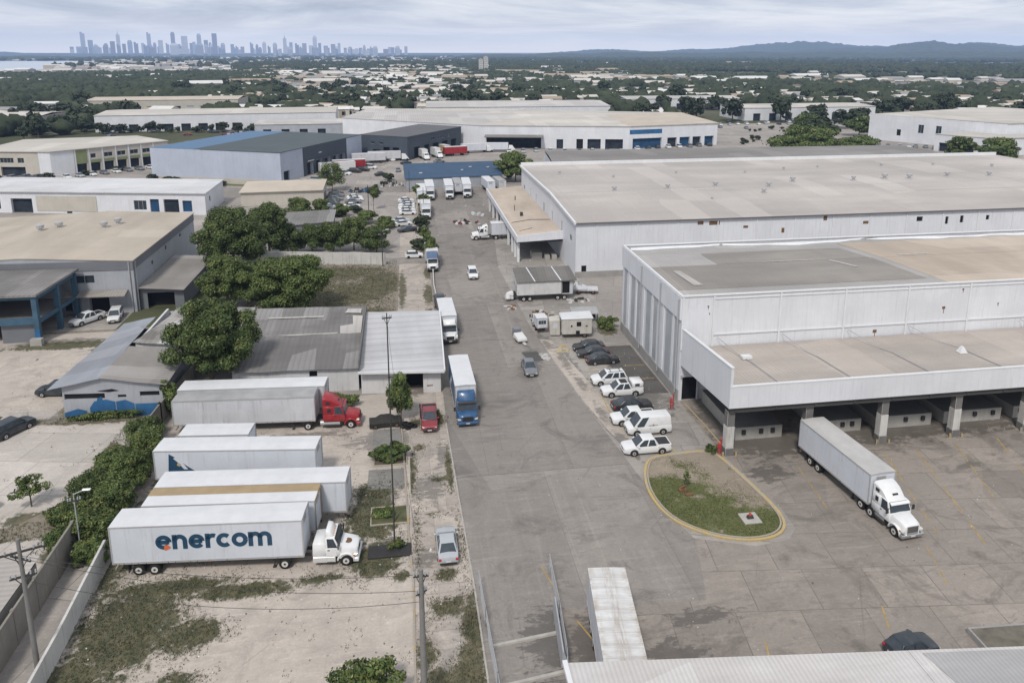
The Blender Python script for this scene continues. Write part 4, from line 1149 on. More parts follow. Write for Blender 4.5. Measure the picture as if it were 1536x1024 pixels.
# dock platforms under the canopy
for i, (x0, x1) in enumerate(((36.2,41.8),(46.4,51.6),(53.4,60.6),(62.2,69.8),(71.4,78.8),(80.4,88),(90,97))):
    c = MB(); c.box(x0, x1, 71.2, AY-.65, 0, 1.5); bpart(wa, 'dock_platform', c, CONC, bevel=.03)
    c = MB(); c.box(x0+.02, x1-.02, 71.3, AY-.66, 1.505, 1.53); bpart(wa, 'dock_deck', c, CONCD)
    c = MB()
    for x in (x0+.9, (x0+x1)/2+.2, x1-1.2): c.box(x-.22, x+.22, 71.0, 71.19, .75, 1.25)
    bpart(wa, 'dock_bumper', c, DARK)
m = MB(); m.box(33.55,33.75,AY-.26,AY-.01,3.12,3.4); m.box(35.82,35.95,AY-.2,AY-.01,0,3.12); bpart(wa, 'door_frame', m, TRIMG)

# ================================================================== big pale warehouse behind
pB = [(32.4,133.6),(180,133.6),(180,199),(32.4,199)]
wb = building('long_warehouse', 'huge white warehouse with a broad pale roof dotted with vents, behind the near canopy warehouse', 'warehouse', pB, [(11,11),(11,11),(11,11),(11,11)], WWALL,
   holes={0:[(72,73.4,8.8,9.8,'d',.2),(78.6,79.3,8.0,9.6,'d',.2),(82,82.8,8.2,9.7,'d',.2),(88,88.8,8.6,9.6,'d',.2),(97.6,98.5,8.6,9.6,'d',.2),(102.6,103.4,8.6,9.6,'d',.2),(1.2,2.2,0,2.4,'d',.2)], 3:[(4,6,6.4,7.6,'w',.15),(14,15,6.2,8.4,'d',.15),(22,23,6.2,8.4,'d',.15),(32,33.4,6.2,8.4,'d',.15),(42,43,6.2,8.4,'d',.15),(52,53,6.0,8.4,'d',.15),(60,62,6.4,7.6,'w',.15)]})
YR = 157.
for (y0,z0_,y1,z1_) in ((133.3,11.02,YR,12.35),(YR,12.35,199.2,12.1)):
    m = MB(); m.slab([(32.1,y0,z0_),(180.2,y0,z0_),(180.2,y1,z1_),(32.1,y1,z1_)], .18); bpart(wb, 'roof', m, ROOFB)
m = MB()   # gable infill and verge trim
m.add([(32.4,133.6,11),(32.4,YR,11),(32.4,YR,12.17)],[(0,1,2)]); m.add([(32.4,YR,11),(32.4,199,11),(32.4,199,11.92),(32.4,YR,12.17)],[(0,1,2,3)])
m.add([(32.4,199,11),(180,199,11),(180,199,11.92),(32.4,199,11.92)],[(0,1,2,3)])
bpart(wb, 'gable', m, WWALL, fix=False)
m = MB(); m.hexa([(31.9,133.1,10.75),(32.3,133.1,10.75),(32.3,YR,12.1),(31.9,YR,12.1)],[(31.9,133.1,11.2),(32.3,133.1,11.2),(32.3,YR,12.5),(31.9,YR,12.5)])
m.hexa([(31.9,YR,12.1),(32.3,YR,12.1),(32.3,199.4,11.85),(31.9,199.4,11.85)],[(31.9,YR,12.5),(32.3,YR,12.5),(32.3,199.4,12.3),(31.9,199.4,12.3)])
m.box(32.3,180,199.2,199.7,11.9,12.95)
bpart(wb, 'verge_trim', m, TRIMW)
m = MB(); m.box(32.3,180,133.12,133.3,10.78,11.0); bpart(wb, 'gutter', m, m_flat('gutter_grey',(.12,.12,.12),.6))
m = MB()
for x in np.arange(36.5, 178, 8.2): m.box(x-.1, x+.1, 133.45, 133.596, 0, 10.75)
bpart(wb, 'pilaster', m, TRIMW)
m = MB(); m.box(32.35,180,133.42,133.598,0,1.2); bpart(wb, 'plinth', m, PLINTH)
m = MB(); m.slab([(32.6,YR-.3,12.36),(180,YR-.3,12.36),(180,YR+.3,12.40),(32.6,YR+.3,12.40)], .04); m.slab([(32.6,178,12.26),(180,178,12.26),(180,178.3,12.26),(32.6,178.3,12.26)], .04); bpart(wb, 'ridge_cap', m, ROOFPALEG)
m = MB(); m.slab([(62,146,11.76),(96,146,11.76),(96,146.2,11.77),(62,146.2,11.77)],.03); m.slab([(110,150,12.0),(150,150,12.0),(150,150.25,12.01),(110,150.25,12.01)],.03); bpart(wb, 'roof_seam', m, ROOFPALEG)
for x, y, s in ((47,158,1.),(60,159,1.),(72,160,1.1),(84,157.5,1.1),(93,163,1.2),(109,163,1.),(118,164,1.3),(124,163,1.2),(136,165,1.1),(147,164,1.1),(52,176,.7),(70,180,.6),(88,178,.6),(101,182,.7),(112,184,.6),(131,184,.7),(146,183,.7),(40,184,.7),(160,178,.8),(66,148,.5),(80,152,1.)):
    vent(wb, x, y, 11.0 + (1.35*(y-133.3)/(YR-133.3) if y < YR else 1.35 - .25*(y-YR)/42), s)
m = MB()
for x,z,w_,h_ in ((57.5,10.1,.6,.35),(60.4,10.0,1.1,.4),(67,9.0,.5,.25),(84,10.2,.4,.5),(93,9.0,.6,.3),(75,8.0,.3,.5)): m.box(x-w_,x+w_,133.588,133.596,z-h_,z+h_)
bpart(wb, 'rust_stain', m, RUST)
# side canopy with columns
m = MB(); m.slab([(22.9,145.2,5.6),(32.36,145.2,6.3),(32.36,200,6.3),(22.9,200,5.6)], .12); bpart(wb, 'canopy_roof', m, ROOFBT)
m = MB(); m.box(22.6,22.88,145,200.2,4.6,5.85); m.add([(22.6,144.75,4.6),(33.6,144.75,5.0),(33.6,144.75,6.9),(22.6,144.75,5.85),(22.6,145.0,4.6),(33.6,145.0,5.0),(33.6,145.0,6.9),(22.6,145.0,5.85)],[(0,1,2,3),(7,6,5,4),(3,2,6,7),(0,4,5,1),(1,5,6,2),(0,3,7,4)])
bpart(wb, 'canopy_fascia', m, WWALL)
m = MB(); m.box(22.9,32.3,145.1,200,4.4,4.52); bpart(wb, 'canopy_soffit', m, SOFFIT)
for y in (146.2,150.2,154.4,160.4,172.4,180.4,188.4,196.4):
    c = MB(); c.box(22.9,23.4,y-.25,y+.25,0,4.4); bpart(wb, 'column', c, TRIMW, bevel=.02)
m = MB(); m.path([(23.5,158,5.72),(28,159,6.05),(32,157,6.4)],.06); m.cyl((26,170,5.8),(26,170,7.2),.08,n=6); m.cyl((28,182,5.9),(28,182,7.0),.12,n=6); m.box(26.4,27,163.5,164.3,5.7,6.7); m.path([(24,150,5.7),(27,151.4,5.95)],.05)
bpart(wb, 'roof_pipe', m, FRAME)
m = MB()
for x in (29.5, 31): m.box(x-.5,x+.5,146.6,148.8,0,1.0)
m.box(26.4,28.6,148,150.5,0,1.3)
bpart(wb, 'dock_step', m, CONC)

# weathered roof beyond it
pC = [(46,219),(183,219),(185,252),(50,256)]
wc = building('weathered_shed', 'low shed with weathered brown grey roof and pale eaves strip beyond the huge pale roof', 'warehouse', pC, 8.2, WWALL,
    roofs=[([(46,219,8.3),(183,219,8.3),(184,236,9.2),(48,238,9.2)], .2, ROOFC), ([(48,238,9.2),(184,236,9.2),(185,252,8.6),(50,256,8.6)], .2, ROOFC)])
coping(wc, [(46,218.7),(183,218.7)], 7.9, .3, .65, TRIMW, False, 'eaves')

# ================================================================== foreground roof
pD = [(9.2,24),(46,20),(46,33.6),(9.2,37.5)]
wd_ = building('foreground_shed', 'pale ribbed metal roof cut off by the bottom right edge of the picture', 'shed', pD, 5.6, WWALLD)
m = MB(); m.slab([(9.0,23.8,5.7),(30.6,21.2,5.7),(30.6,35.45,6.0),(9.0,37.7,6.0)], .16); bpart(wd_, 'roof', m, ROOFD)
m = MB(); m.slab([(30.64,21.2,5.7),(46,19.8,5.7),(46,33.84,6.0),(30.64,35.45,6.0)], .16); bpart(wd_, 'roof', m, ROOFD)
m = MB(); m.slab([(32.6,29.5,5.93),(46,28.2,5.93),(46,33.6,6.04),(31.4,35.1,6.04)], .03); bpart(wd_, 'roof_sheet', m, ROOFDG)
m = MB()
m.hexa([(8.8,23.6,5.5),(9.1,23.6,5.5),(9.1,37.8,5.85),(8.8,37.8,5.85)],[(8.8,23.6,5.85),(9.1,23.6,5.85),(9.1,37.8,6.12),(8.8,37.8,6.12)])
bpart(wd_, 'eaves_trim', m, TRIMW)

# ================================================================== left: sand roofed warehouse with blue frame
pE = [(-84,127.5),(-45.3,126),(-45.3,163),(-84,164)]
we = building('sand_roof_warehouse', 'grey warehouse with sand coloured roof and small windows left of the big trees', 'warehouse', pE, [(9.0,9.0)]*4, GWALL,
   holes={0:[(21.4,24.8,5.2,6.5,'w',.25),(29.2,32.4,5.2,6.6,'w',.25),(22.0,25.4,0,3.0,'d',.8),(26.4,28.4,.4,2.9,'w',.3),(31.2,34.4,0,3.1,'d',.8)], 1:[(9,9.9,5.6,6.3,'d',.15),(17,17.8,6.2,7,'d',.15),(26,27.5,6.3,7,'w',.15)]})
for x0,z0_,x1,z1_ in ((-84.2,9.05,-63,9.9),(-63,9.9,-45.1,9.05)):
    m = MB(); m.slab([(x0,127.3 if x0<-70 else 126.6,z0_),(x1,126.6 if x0<-70 else 125.8,z1_),(x1,163.4,z1_),(x0,164,z0_)], .14); bpart(we, 'roof', m, ROOFT)
m = MB(); m.add([(-84,127.5,9.0),(-45.3,126,9.0),(-63,126.7,9.8)],[(0,1,2)]); m.add([(-84,164,9.0),(-63,163.3,9.8),(-45.3,163,9.0)],[(0,1,2)]); bpart(we, 'gable', m, GWALL, fix=False)
m = MB(); m.hexa([(-84,127.38,7.4),(-45.25,125.88,7.4),(-45.25,125.995,7.4),(-84,127.495,7.4)],[(-84,127.38,9),(-45.25,125.88,9),(-45.25,125.995,9),(-84,127.495,9)]); m.box(-45.29,-45.18,126.0,163,7.4,9.0); bpart(we, 'fascia', m, GWALLD)
m = MB(); m.cyl((-45.15,126.6,0),(-45.15,126.6,8.8),.12,n=8); m.cyl((-45.9,125.85,0),(-45.9,125.85,8.8),.1,n=8); bpart(we, 'downpipe', m, TRIMG)
m = MB(); m.hexa([(-62,124.6,3.4),(-46.4,124.0,3.4),(-46.4,125.9,3.9),(-62,126.5,3.9)],[(-62,124.6,3.55),(-46.4,124.0,3.55),(-46.4,125.9,4.05),(-62,126.5,4.05)]); bpart(we, 'door_canopy', m, ROOFAD)
for x,y in ((-66.5,150),(-69,148),(-58,149),(-56.5,152)):
    vent(we, x, y, 9.5, 1.3)
m = MB(); m.slab([(-45.16,126.6,4.0),(-37.6,126.2,3.5),(-37.6,147.5,3.5),(-45.16,147.5,4.0)], .12); bpart(we, 'side_roof', m, ROOFOLD3)
m = MB(); wall_seg(m, (-45.16,127.4),(-38,127.2),0,3.5,[(1.2,5.6,0,2.8)],.1); wall_seg(m,(-38,127.2),(-38,147),0,3.4); bpart(we, 'side_wall', m, GWALLD, fix=False)
m = MB(); m.box(-44.5,-39,129,130,0,2.9); bpart(we, 'side_bay', m, DARKIN)

# blue two-storey frame in front of it
wf = thing('open_frame_building', 'open blue framed two storey bay with flat grey roof at the left edge', 'building', (-68,119,0))
m = MB(); m.slab([(-86,113.4,7.8),(-54.6,113.0,7.8),(-53.6,125.6,8.1),(-86,126.8,8.1)], .35); bpart(wf, 'roof', m, ROOFOLD)
m = MB()
for x,y in ((-55.2,113.7),(-54.7,119.6),(-54.3,125),(-63.5,113.9),(-72,114.1),(-80,114.3)): m.box(x-.35,x+.35,y-.35,y+.35,0,7.45)
bpart(wf, 'column', m, BLUEF)
m = MB(); m.box(-86,-54.9,113.5,113.9,3.0,4.0); m.hexa([(-55.1,113.9,3.1),(-54.8,113.9,3.1),(-54,125.4,3.1),(-54.3,125.4,3.1)],[(-55.1,113.9,3.7),(-54.8,113.9,3.7),(-54,125.4,3.7),(-54.3,125.4,3.7)])
m.box(-86,-54.9,113.5,113.9,6.9,7.44); m.hexa([(-55.1,113.9,6.9),(-54.8,113.9,6.9),(-54,125.4,7.0),(-54.3,125.4,7.0)],[(-55.1,113.9,7.43),(-54.8,113.9,7.43),(-54,125.4,7.43),(-54.3,125.4,7.43)])
bpart(wf, 'beam', m, BLUEF)
m = MB(); m.box(-86,-55,113.95,125.3,3.2,3.5); bpart(wf, 'floor_slab', m, CONCD)
m = MB(); m.box(-60.5,-55.6,114.1,114.3,0,3.0); m.box(-86,-66,114.1,114.3,0,3.0); m.box(-86,-56,124.6,124.9,0,7.3); bpart(wf, 'infill_wall', m, GWALLD)
m = MB(); m.box(-55.56,-54.84,113.3,113.34,.1,2.2); bpart(wf, 'painted_base', m, BLUEW)
m = MB(); m.box(-56,-54.4,112.4,113.28,0,1.0); bpart(wf, 'footing', m, CONC)

# ================================================================== sheds behind the red lorry
ws = thing('grey_shed', 'old low shed with two streaked dark grey roofs behind the red lorry', 'shed', (-14,99,0))
m = MB(); wall_seg(m,(-22.4,91.2),(-6.6,90.4),-.05,3.25,[(9.6,10.6,2.1,2.9,'d')],.2); wall_seg(m,(-22.4,110.6),(-22.4,91.2),-.05,3.25); wall_seg(m,(-6.6,109.5),(-22.4,110.6),-.05,3.9)
bpart(ws, 'wall', m, WWALLD, fix=False)
m = MB(); m.quad((-12.9,90.95,2.1),(-11.7,90.9,2.1),(-11.7,90.9,2.9),(-12.9,90.95,2.9)); bpart(ws, 'window', m, DARKIN, fix=False)
def drape(pts_fn, nx, ny, seed, amp):
    """corrugated roof with sagging sheets"""
    m = MB(); v = []
    for j in range(ny+1):
        for i in range(nx+1):
            x, y, z = pts_fn(i/nx, j/ny); v.append((x, y, z + amp*mnoise.noise((x*.35+seed, y*.35, seed))))
    f = [(j*(nx+1)+i, j*(nx+1)+i+1, (j+1)*(nx+1)+i+1, (j+1)*(nx+1)+i) for j in range(ny) for i in range(nx)]
    m.add(v, f); return m
def bil(a,b,c,d):
    a,b,c,d = map(Vector,(a,b,c,d))
    return lambda u,v: tuple((a*(1-u)+b*u)*(1-v) + (d*(1-u)+c*u)*v)
m = drape(bil((-22.8,90.7,3.3),(-6.5,89.9,3.3),(-6.5,99.6,4.3),(-22.8,100.4,4.3)), 24, 12, 1., .10); bpart(ws, 'roof', m, ROOFOLD, smooth=40)
m = drape(bil((-22.8,100.3,3.75),(-6.5,99.5,3.75),(-6.5,110.0,4.6),(-22.8,111.2,4.6)), 24, 12, 5., .12); bpart(ws, 'roof', m, ROOFOLD, smooth=40)
m = MB(); m.box(-22.8,-6.5,99.62,99.8,3.4,4.25); bpart(ws, 'valley_wall', m, CONCD)
m = MB(); m.slab([(-20,100.9,3.92),(-10,100.7,3.94),(-10,101.1,3.97),(-20,101.3,3.95)],.03); m.slab([(-20.6,107.0,4.42),(-12.4,106.5,4.42),(-12.4,106.9,4.45),(-20.6,107.3,4.45)],.03)
m.slab([(-9.6,100.4,4.0),(-6.7,100.2,4.0),(-6.7,106.0,4.5),(-8.2,106.4,4.5),(-8.0,103.4,4.25),(-9.8,103.0,4.2)],.03); m.slab([(-9.4,107.4,4.62),(-7,107.0,4.6),(-7,108.6,4.72),(-9.0,108.8,4.74)],.03)
bpart(ws, 'roof_patch', m, ROOFPALEG)

ww = building('white_shed', 'white walled shed with pale sheet roof and open dark doorway by the road', 'shed', [(-6.2,89.3),(3.9,88.2),(4.3,107.4),(-6.2,108.2)], 3.3, WWALLD,
   holes={0:[(5.4,7.9,0,3.0,'d',2.2)]})
m = drape(bil((-6.45,88.5,3.35),(4.3,87.4,3.35),(4.7,107.8,4.1),(-6.4,108.6,4.1)), 18, 16, 9., .07); bpart(ww, 'roof', m, ROOFSHW, smooth=40)
m = MB(); m.hexa([(-6.5,88.35,3.1),(4.36,87.24,3.1),(4.38,87.42,3.1),(-6.48,88.53,3.1)],[(-6.5,88.35,3.42),(4.36,87.24,3.42),(4.38,87.42,3.42),(-6.48,88.53,3.42)])
m.hexa([(4.3,87.4,3.2),(4.48,87.4,3.2),(4.9,107.8,3.95),(4.72,107.8,3.95)],[(4.3,87.4,3.5),(4.48,87.4,3.5),(4.9,107.8,4.25),(4.72,107.8,4.25)])
bpart(ww, 'eaves_trim', m, TRIMW)
m = MB(); m.box(-6.44,-6.3,88.6,110,3.3,4.9); bpart(ww, 'party_wall', m, CONCD)
m = MB()
for x,z,s in ((1.9,2.7,.4),(2.6,1.0,.5),(-2.5,2.2,.3)):
    y = 89.3 - (x+6.2)*.109; m.box(x-s,x+s,y-.03,y-.01,z-.06,z+.06)
bpart(ww, 'rust_stain', m, RUST)

wl = building('blue_base_shed', 'grey lean shed with peeling blue paint along its base beside the concrete wall', 'shed', [(-41.2,88.2),(-29.6,87.2),(-29.6,103),(-40.6,108)], 4.0, GWALL,
   holes={0:[(.2,4.9,2.3,3.0,'d',.2),(6.4,7.4,2.4,2.75,'d',.15),(9.0,11.3,2.5,3.1,'d',.2)]})
m = drape(bil((-42.6,87.6,3.9),(-36.6,87.3,5.1),(-36.6,108.4,5.1),(-41.4,109.4,3.9)), 10, 18, 3., .09); bpart(wl, 'roof', m, ROOFOLD2, smooth=40)
m = drape(bil((-36.6,87.3,5.1),(-28.9,86.6,4.1),(-28.9,97.2,4.1),(-36.6,97.4,5.1)), 12, 10, 4., .08); bpart(wl, 'roof', m, ROOFOLD3, smooth=40)
m = MB(); m.add([(-41.2,88.19,4.0),(-29.6,87.19,4.0),(-36.6,87.8,5.0)],[(0,1,2)]); bpart(wl, 'gable', m, GWALL, fix=False)
m = MB(); m.quad((-41.18,88.15,.02),(-38.6,87.93,.02),(-38.6,87.93,.8),(-39.6,88.01,1.1),(-41.18,88.15,.6))
m.quad((-38.2,87.9,.02),(-35.2,87.64,.02),(-35.2,87.64,1.9),(-36.2,87.72,2.2),(-37.6,87.85,2.0),(-38.2,87.9,1.2)); m.quad((-35.1,87.63,.02),(-33.0,87.45,.02),(-33,87.45,1.6),(-34,87.54,2.1),(-35.1,87.63,1.9)); m.quad((-32.9,87.44,.02),(-29.62,87.16,.02),(-29.62,87.16,1.6),(-32.9,87.44,1.55))
m.quad((-37.4,87.82,1.7),(-36.6,87.75,1.7),(-36.7,87.76,2.6),(-37.2,87.8,2.4))
bpart(wl, 'blue_paint', m, BLUEW, fix=False)
m = MB(); m.quad((-37.2,87.80,3.3),(-35.4,87.65,3.55),(-34.6,87.58,3.3),(-35.8,87.69,3.15)); bpart(wl, 'wall_stain', m, DARKIN, fix=False)
wt = thing('torn_roof_shed', 'half collapsed shed with torn white and brown roof sheets behind the blue base shed', 'shed', (-30,104,0))
m = drape(bil((-36.3,97.9,5.2),(-29.2,97.6,4.5),(-27,112.5,4.8),(-33.5,113,5.6)), 14, 14, 8., .35); bpart(wt, 'roof', m, ROOFTORN, smooth=30)
m = drape(bil((-29.1,98.5,4.4),(-23.2,97.2,4.2),(-23.2,111.6,4.6),(-27,112.5,4.8)), 12, 12, 18., .25); bpart(wt, 'roof', m, ROOFTORN, smooth=30)
m = MB(); m.box(-36,-29.5,98.2,98.45,0,4.9); m.box(-23.6,-23.3,98,111,0,4.0); m.box(-36,-23.3,112.0,112.2,0,4.5); m.box(-36.1,-35.8,98.3,112,0,5.0); bpart(wt, 'wall', m, WWALLD)

wk = building('corrugated_shed', 'pale corrugated low roof at the bottom left beside the utility pole', 'shed', [(-66,40),(-30.4,40),(-30.4,57.2),(-66,57.8)], 2.6, CONC)
m = drape(bil((-66,39.6,2.7),(-30.2,39.6,2.7),(-30.2,57.5,3.0),(-66,58,3.0)), 20, 12, 2., .06); bpart(wk, 'roof', m, m_corr('roof_corner', (.47,.44,.41), 'y', .55, .4, (.3,.27,.25), .8, 'world', .2, .3), smooth=40)

# ================================================================== estate buildings farther out
def bays(u0, n, w, gap, za, zb, kind='b', dep=1.2): return [(u0 + i*(w+gap), u0 + i*(w+gap) + w, za, zb, kind, dep) for i in range(n)]
# white block of units
p = [(-118,216.5),(-53,203.2),(-52.6,222),(-118,236)]
u = building('white_unit_block', 'long white block of units with blue shutters, left of the parked cars', 'warehouse', p, 6.0, WWALL,
   holes={0:[(5,9,1,4.2,'w',.3),(12,18,0,4,'b',.8),(20,24.5,1,4.2,'s',.3),(27.5,29,0,3,'s',.4),(46.5,50,1.2,3.8,'w',.3),(51,53.5,0,4.2,'s',.5),(54.8,59,0,4.2,'b',.6),(60,62.6,.8,3.9,'s',.4)], 1:[(4,5.2,3,4.4,'w',.15)]},
   roofs=[([(-118.4,216,6.1),(-52.6,202.6,6.1),(-52.2,222.4,6.5),(-118.4,236.4,6.5)], .25, ROOFW)])
m = MB(); wall_seg(m, (-99.2,212.55),(-82.6,209.15), .6, 4.8); bpart(u, 'beige_panel', m, BEIGEW, fix=False)
# beige office block far left
p = [(-150,283),(-123,277.5),(-92,306),(-110,326),(-150,318)]
u = building('beige_factory', 'two storey beige factory with white corner and olive bands, far left beyond the white units', 'factory', p, 8.6, BEIGEW,
   holes={0:[(1,6,4.6,6.4,'w',.3),(9,14,4.6,6.4,'w',.3),(15.5,17.8,4.6,6.4,'w',.3),(1,7,0,3.2,'b',.8),(9,18,0,3.2,'b',.8)],
          1: [(8.6+i*4.7, 8.6+i*4.7+(3.0 if i != 1 else 1.8), 5.0, 6.6, 'w', .3) for i in range(7)] + [(8.4+i*4.7, 11.8+i*4.7, 0, 3.3, 'b', .8) for i in range(7)]},
   roofs=[([(-150,282.6,8.8),(-122.8,277,8.8),(-91.6,306,8.8),(-110,326.4,8.8),(-150,318.4,8.8)], .25, ROOFPALE)])
m = MB()
a = Vector((-123,277.5)); d = (Vector((-92,306))-a).normalized(); nn = Vector((d.y,-d.x))
def along(u_, k=.05): q = a + d*u_ + nn*k; return (q.x, q.y)
for i in range(7):
    u0 = 8.2+i*4.7; A = along(u0); B = along(u0+3.9); m.quad((*A,3.4),(*B,3.4),(*B,4.4 if i != 0 else 8.4),(*A,4.4 if i != 0 else 8.4))
bpart(u, 'olive_band', m, GREENW, fix=False)
m = MB(); A = along(-.02,.06); B = along(7.6,.06); m.quad((*A,0),(*B,0),(*B,8.7),(*A,8.7)); q0 = (-127.2,278.25); m.quad((q0[0],q0[1],0),(A[0],A[1],0),(A[0],A[1],8.7),(q0[0],q0[1],8.7)); 
for i in range(7): A = along(7.8+i*4.7,.10); B = along(8.3+i*4.7,.10); m.quad((*A,0),(*B,0),(*B,8.6),(*A,8.6))
bpart(u, 'white_corner', m, WWALL, fix=False)
# blue grey warehouse
p = [(-87.8,271.6),(-40.6,251.2),(-16.6,303),(-64,324)]
u = building('blue_grey_warehouse', 'blank blue grey walled warehouse with half blue, half charcoal roof', 'warehouse', p, 10.2, BGWALL,
   holes={1:[(1.5,5,0,3.6,'b',.6),(16,20,0,4.6,'b',1.2),(22,26,0,4.6,'b',1.2),(28,32,0,4.6,'b',1.2),(34,38,0,4.6,'b',1.2),(39.5,43,0,4.6,'b',1.2),(17,19,6.3,7.3,'w',.2),(28,32,6.3,7.4,'w',.2)]},
   roofs=[([(-87.9,271.7,10.3),(-71.8,264.7,10.3),(-48,317,10.5),(-64,324,10.3)], .2, ROOFBL2), ([(-71.8,264.7,10.31),(-40.5,251,10.31),(-16.5,303,10.31),(-48,317,10.51)], .2, ROOFGR)])
m = MB(); a = Vector((-40.6,251.2)); d = (Vector((-16.6,303))-a).normalized(); nn = Vector((d.y,-d.x))
def seg(u0,u1,z0_,z1_,k=.06): A = along(u0,k); B = along(u1,k); m.quad((*A,z0_),(*B,z0_),(*B,z1_),(*A,z1_))
seg(13.6,44.6,4.7,10.25)
for q in ((13.6,16),(20,22),(26,28),(32,34),(38,39.5),(43,44.6)): seg(q[0],q[1],0,4.7)
bpart(u, 'charcoal_cladding', m, DKWALL, fix=False)
m = MB(); seg(2,4,6.6,6.8,.09); seg(6,8,5.8,6.0,.09); seg(24,26,7.0,7.4,.09); seg(16,20,5.0,5.3,.5); bpart(u, 'wall_light', m, LAMP, fix=False)
# charcoal warehouse
p = [(-17.4,309),(1.8,297.5),(26.6,336),(8,348)]
u = building('charcoal_warehouse', 'charcoal warehouse with open loading bays and parked lorries in front', 'warehouse', p, 9.6, DKWALL,
   holes={0:[(6,9.5,0,3.8,'b',1.2),(11,14,0,5,'b',1.2),(15.5,18.5,0,5,'b',1.2),(5,7,6,7,'w',.2),(9,11,6,7,'w',.2)],1:[(5,9.5,0,4.8,'b',1.2),(13,17,0,4.8,'b',1.2),(20,25,0,4.8,'b',1.2),(28,33,0,4.8,'b',1.2),(36,41,0,4.8,'b',1.2),(19,22,6.2,7.4,'w',.2),(25,30,6.2,7.4,'w',.2),(33,36,6.2,7.2,'w',.2)]},
   roofs=[([(-17.6,309,9.7),(1.9,297.2,9.7),(26.8,336,9.7),(8,348.4,9.9)], .22, ROOFGR2)])
# long white warehouse with pale roof
p = [(-30,382),(34.9,333),(101,319),(147,328),(152,388),(40,432),(-20,440)]
u = building('white_depot', 'very long white depot with pale roof across the far end of the road', 'warehouse', p, 10.3, WWALL,
   holes={1:[(3,28,0,5.2,'b',2.0),(35,38,0,4.2,'b',.6),(44,47,0,4.4,'d',.8),(49,55,0,4.4,'b',1.),(57,65,0,4.4,'b',1.)],2:[(2,17,0,4.6,'s',1.),(20,25,0,4.4,'b',1.),(26.5,32,0,4.4,'s',1.),(33.5,38,0,4.4,'b',1.),(40,45,0,4.4,'s',1.)]},
   roofs=[([(-30.3,382,10.4),(35,332.7,10.4),(60,380,11.2),(-20,440,10.6)], .25, ROOFPALEG), ([(35,332.7,10.41),(101,318.6,10.41),(104,372,11.2),(60,380,11.2)], .25, ROOFPALE), ([(101,318.6,10.42),(147.4,327.6,10.42),(152.4,388,10.42),(104,372,11.21)], .25, ROOFBEI),([(60,380,11.2),(104,372,11.2),(152.4,388,10.42),(40,432,10.4),(-20,440,10.6)], .25, ROOFPALE)])
m = MB(); a = Vector((101,319)); d = (Vector((147,328))-a).normalized(); nn = Vector((d.y,-d.x)); seg(.4,17,6.6,8.6); bpart(u, 'blue_sign_band', m, BLUEW, fix=False)
m = MB(); a = Vector((34.9,333)); d = (Vector((101,319))-a).normalized(); nn = Vector((d.y,-d.x))
m.hexa([(*along(2.5,5),5.4),(*along(29,5),5.4),(*along(29,.05),5.9),(*along(2.5,.05),5.9)],[(*along(2.5,5),5.7),(*along(29,5),5.7),(*along(29,.05),6.2),(*along(2.5,.05),6.2)]); bpart(u, 'canopy', m, ROOFC)
# small beige store
p = [(-46,213.6),(-23.2,214.6),(-23.4,226),(-46,225)]
u = building('beige_store', 'small beige store with draped pale front beside the parked cars', 'store', p, 4.0, BEIGEW, holes={1:[(2,8,0,2.8,'b',.8)]},
   roofs=[([(-46.4,213,4.1),(-23.2,214,4.1),(-23.2,226.4,5.2),(-46.4,225.4,5.2)], .18, ROOFBEI)])
# ruin roof
u = building('ruined_shed', 'low dark grey ruined roof hidden behind a row of trees', 'shed', [(-31,174),(-17.6,178),(-17.8,188),(-31,186)], 2.8, GWALLD,
   roofs=[([(-31.4,173.6,2.9),(-17.2,177.8,2.9),(-17.4,188.4,3.6),(-31.4,186.4,3.6)], .15, ROOFOLD)])
m = MB()
for i in range(26): 
    x = R.uniform(-17,-11); y = R.uniform(177,188); s = R.uniform(.3,1.1)
    m.box(x, x+s, y, y+s*.8, 0, R.uniform(.2,1.2))
tag(m.build('rubble_heap', m_plain('rubble',(.36,.34,.33),.9,0,.3,1.,'world')), 'heap of grey rubble beside the ruined dark roof', 'rubble')
# blue roofed store behind the white box lorries
p = [(.6,233.5),(31.6,236.5),(33.4,256),(.2,254)]
u = building('blue_roof_store', 'low store with a sloping patchy blue roof behind the row of white box lorries', 'store', p, 3.4, GWALL,
   roofs=[([(.2,233,3.5),(32,236.2,3.5),(33.8,256.4,5.2),(-.2,254.4,5.2)], .15, ROOFBL)])
m = MB()
for x,y in ((5,240),(19,243),(22,247),(28,246),(31,250),(4,236.5)): 
    z = 3.5+1.7*(y-234)/20; m.slab([(x,y,z+.03),(x+R.uniform(.5,1.1),y,z+.03),(x+1,y+1.2,z+.14),(x,y+1,z+.12)],.02)
bpart(u, 'roof_hole', m, ROOFPALEG)
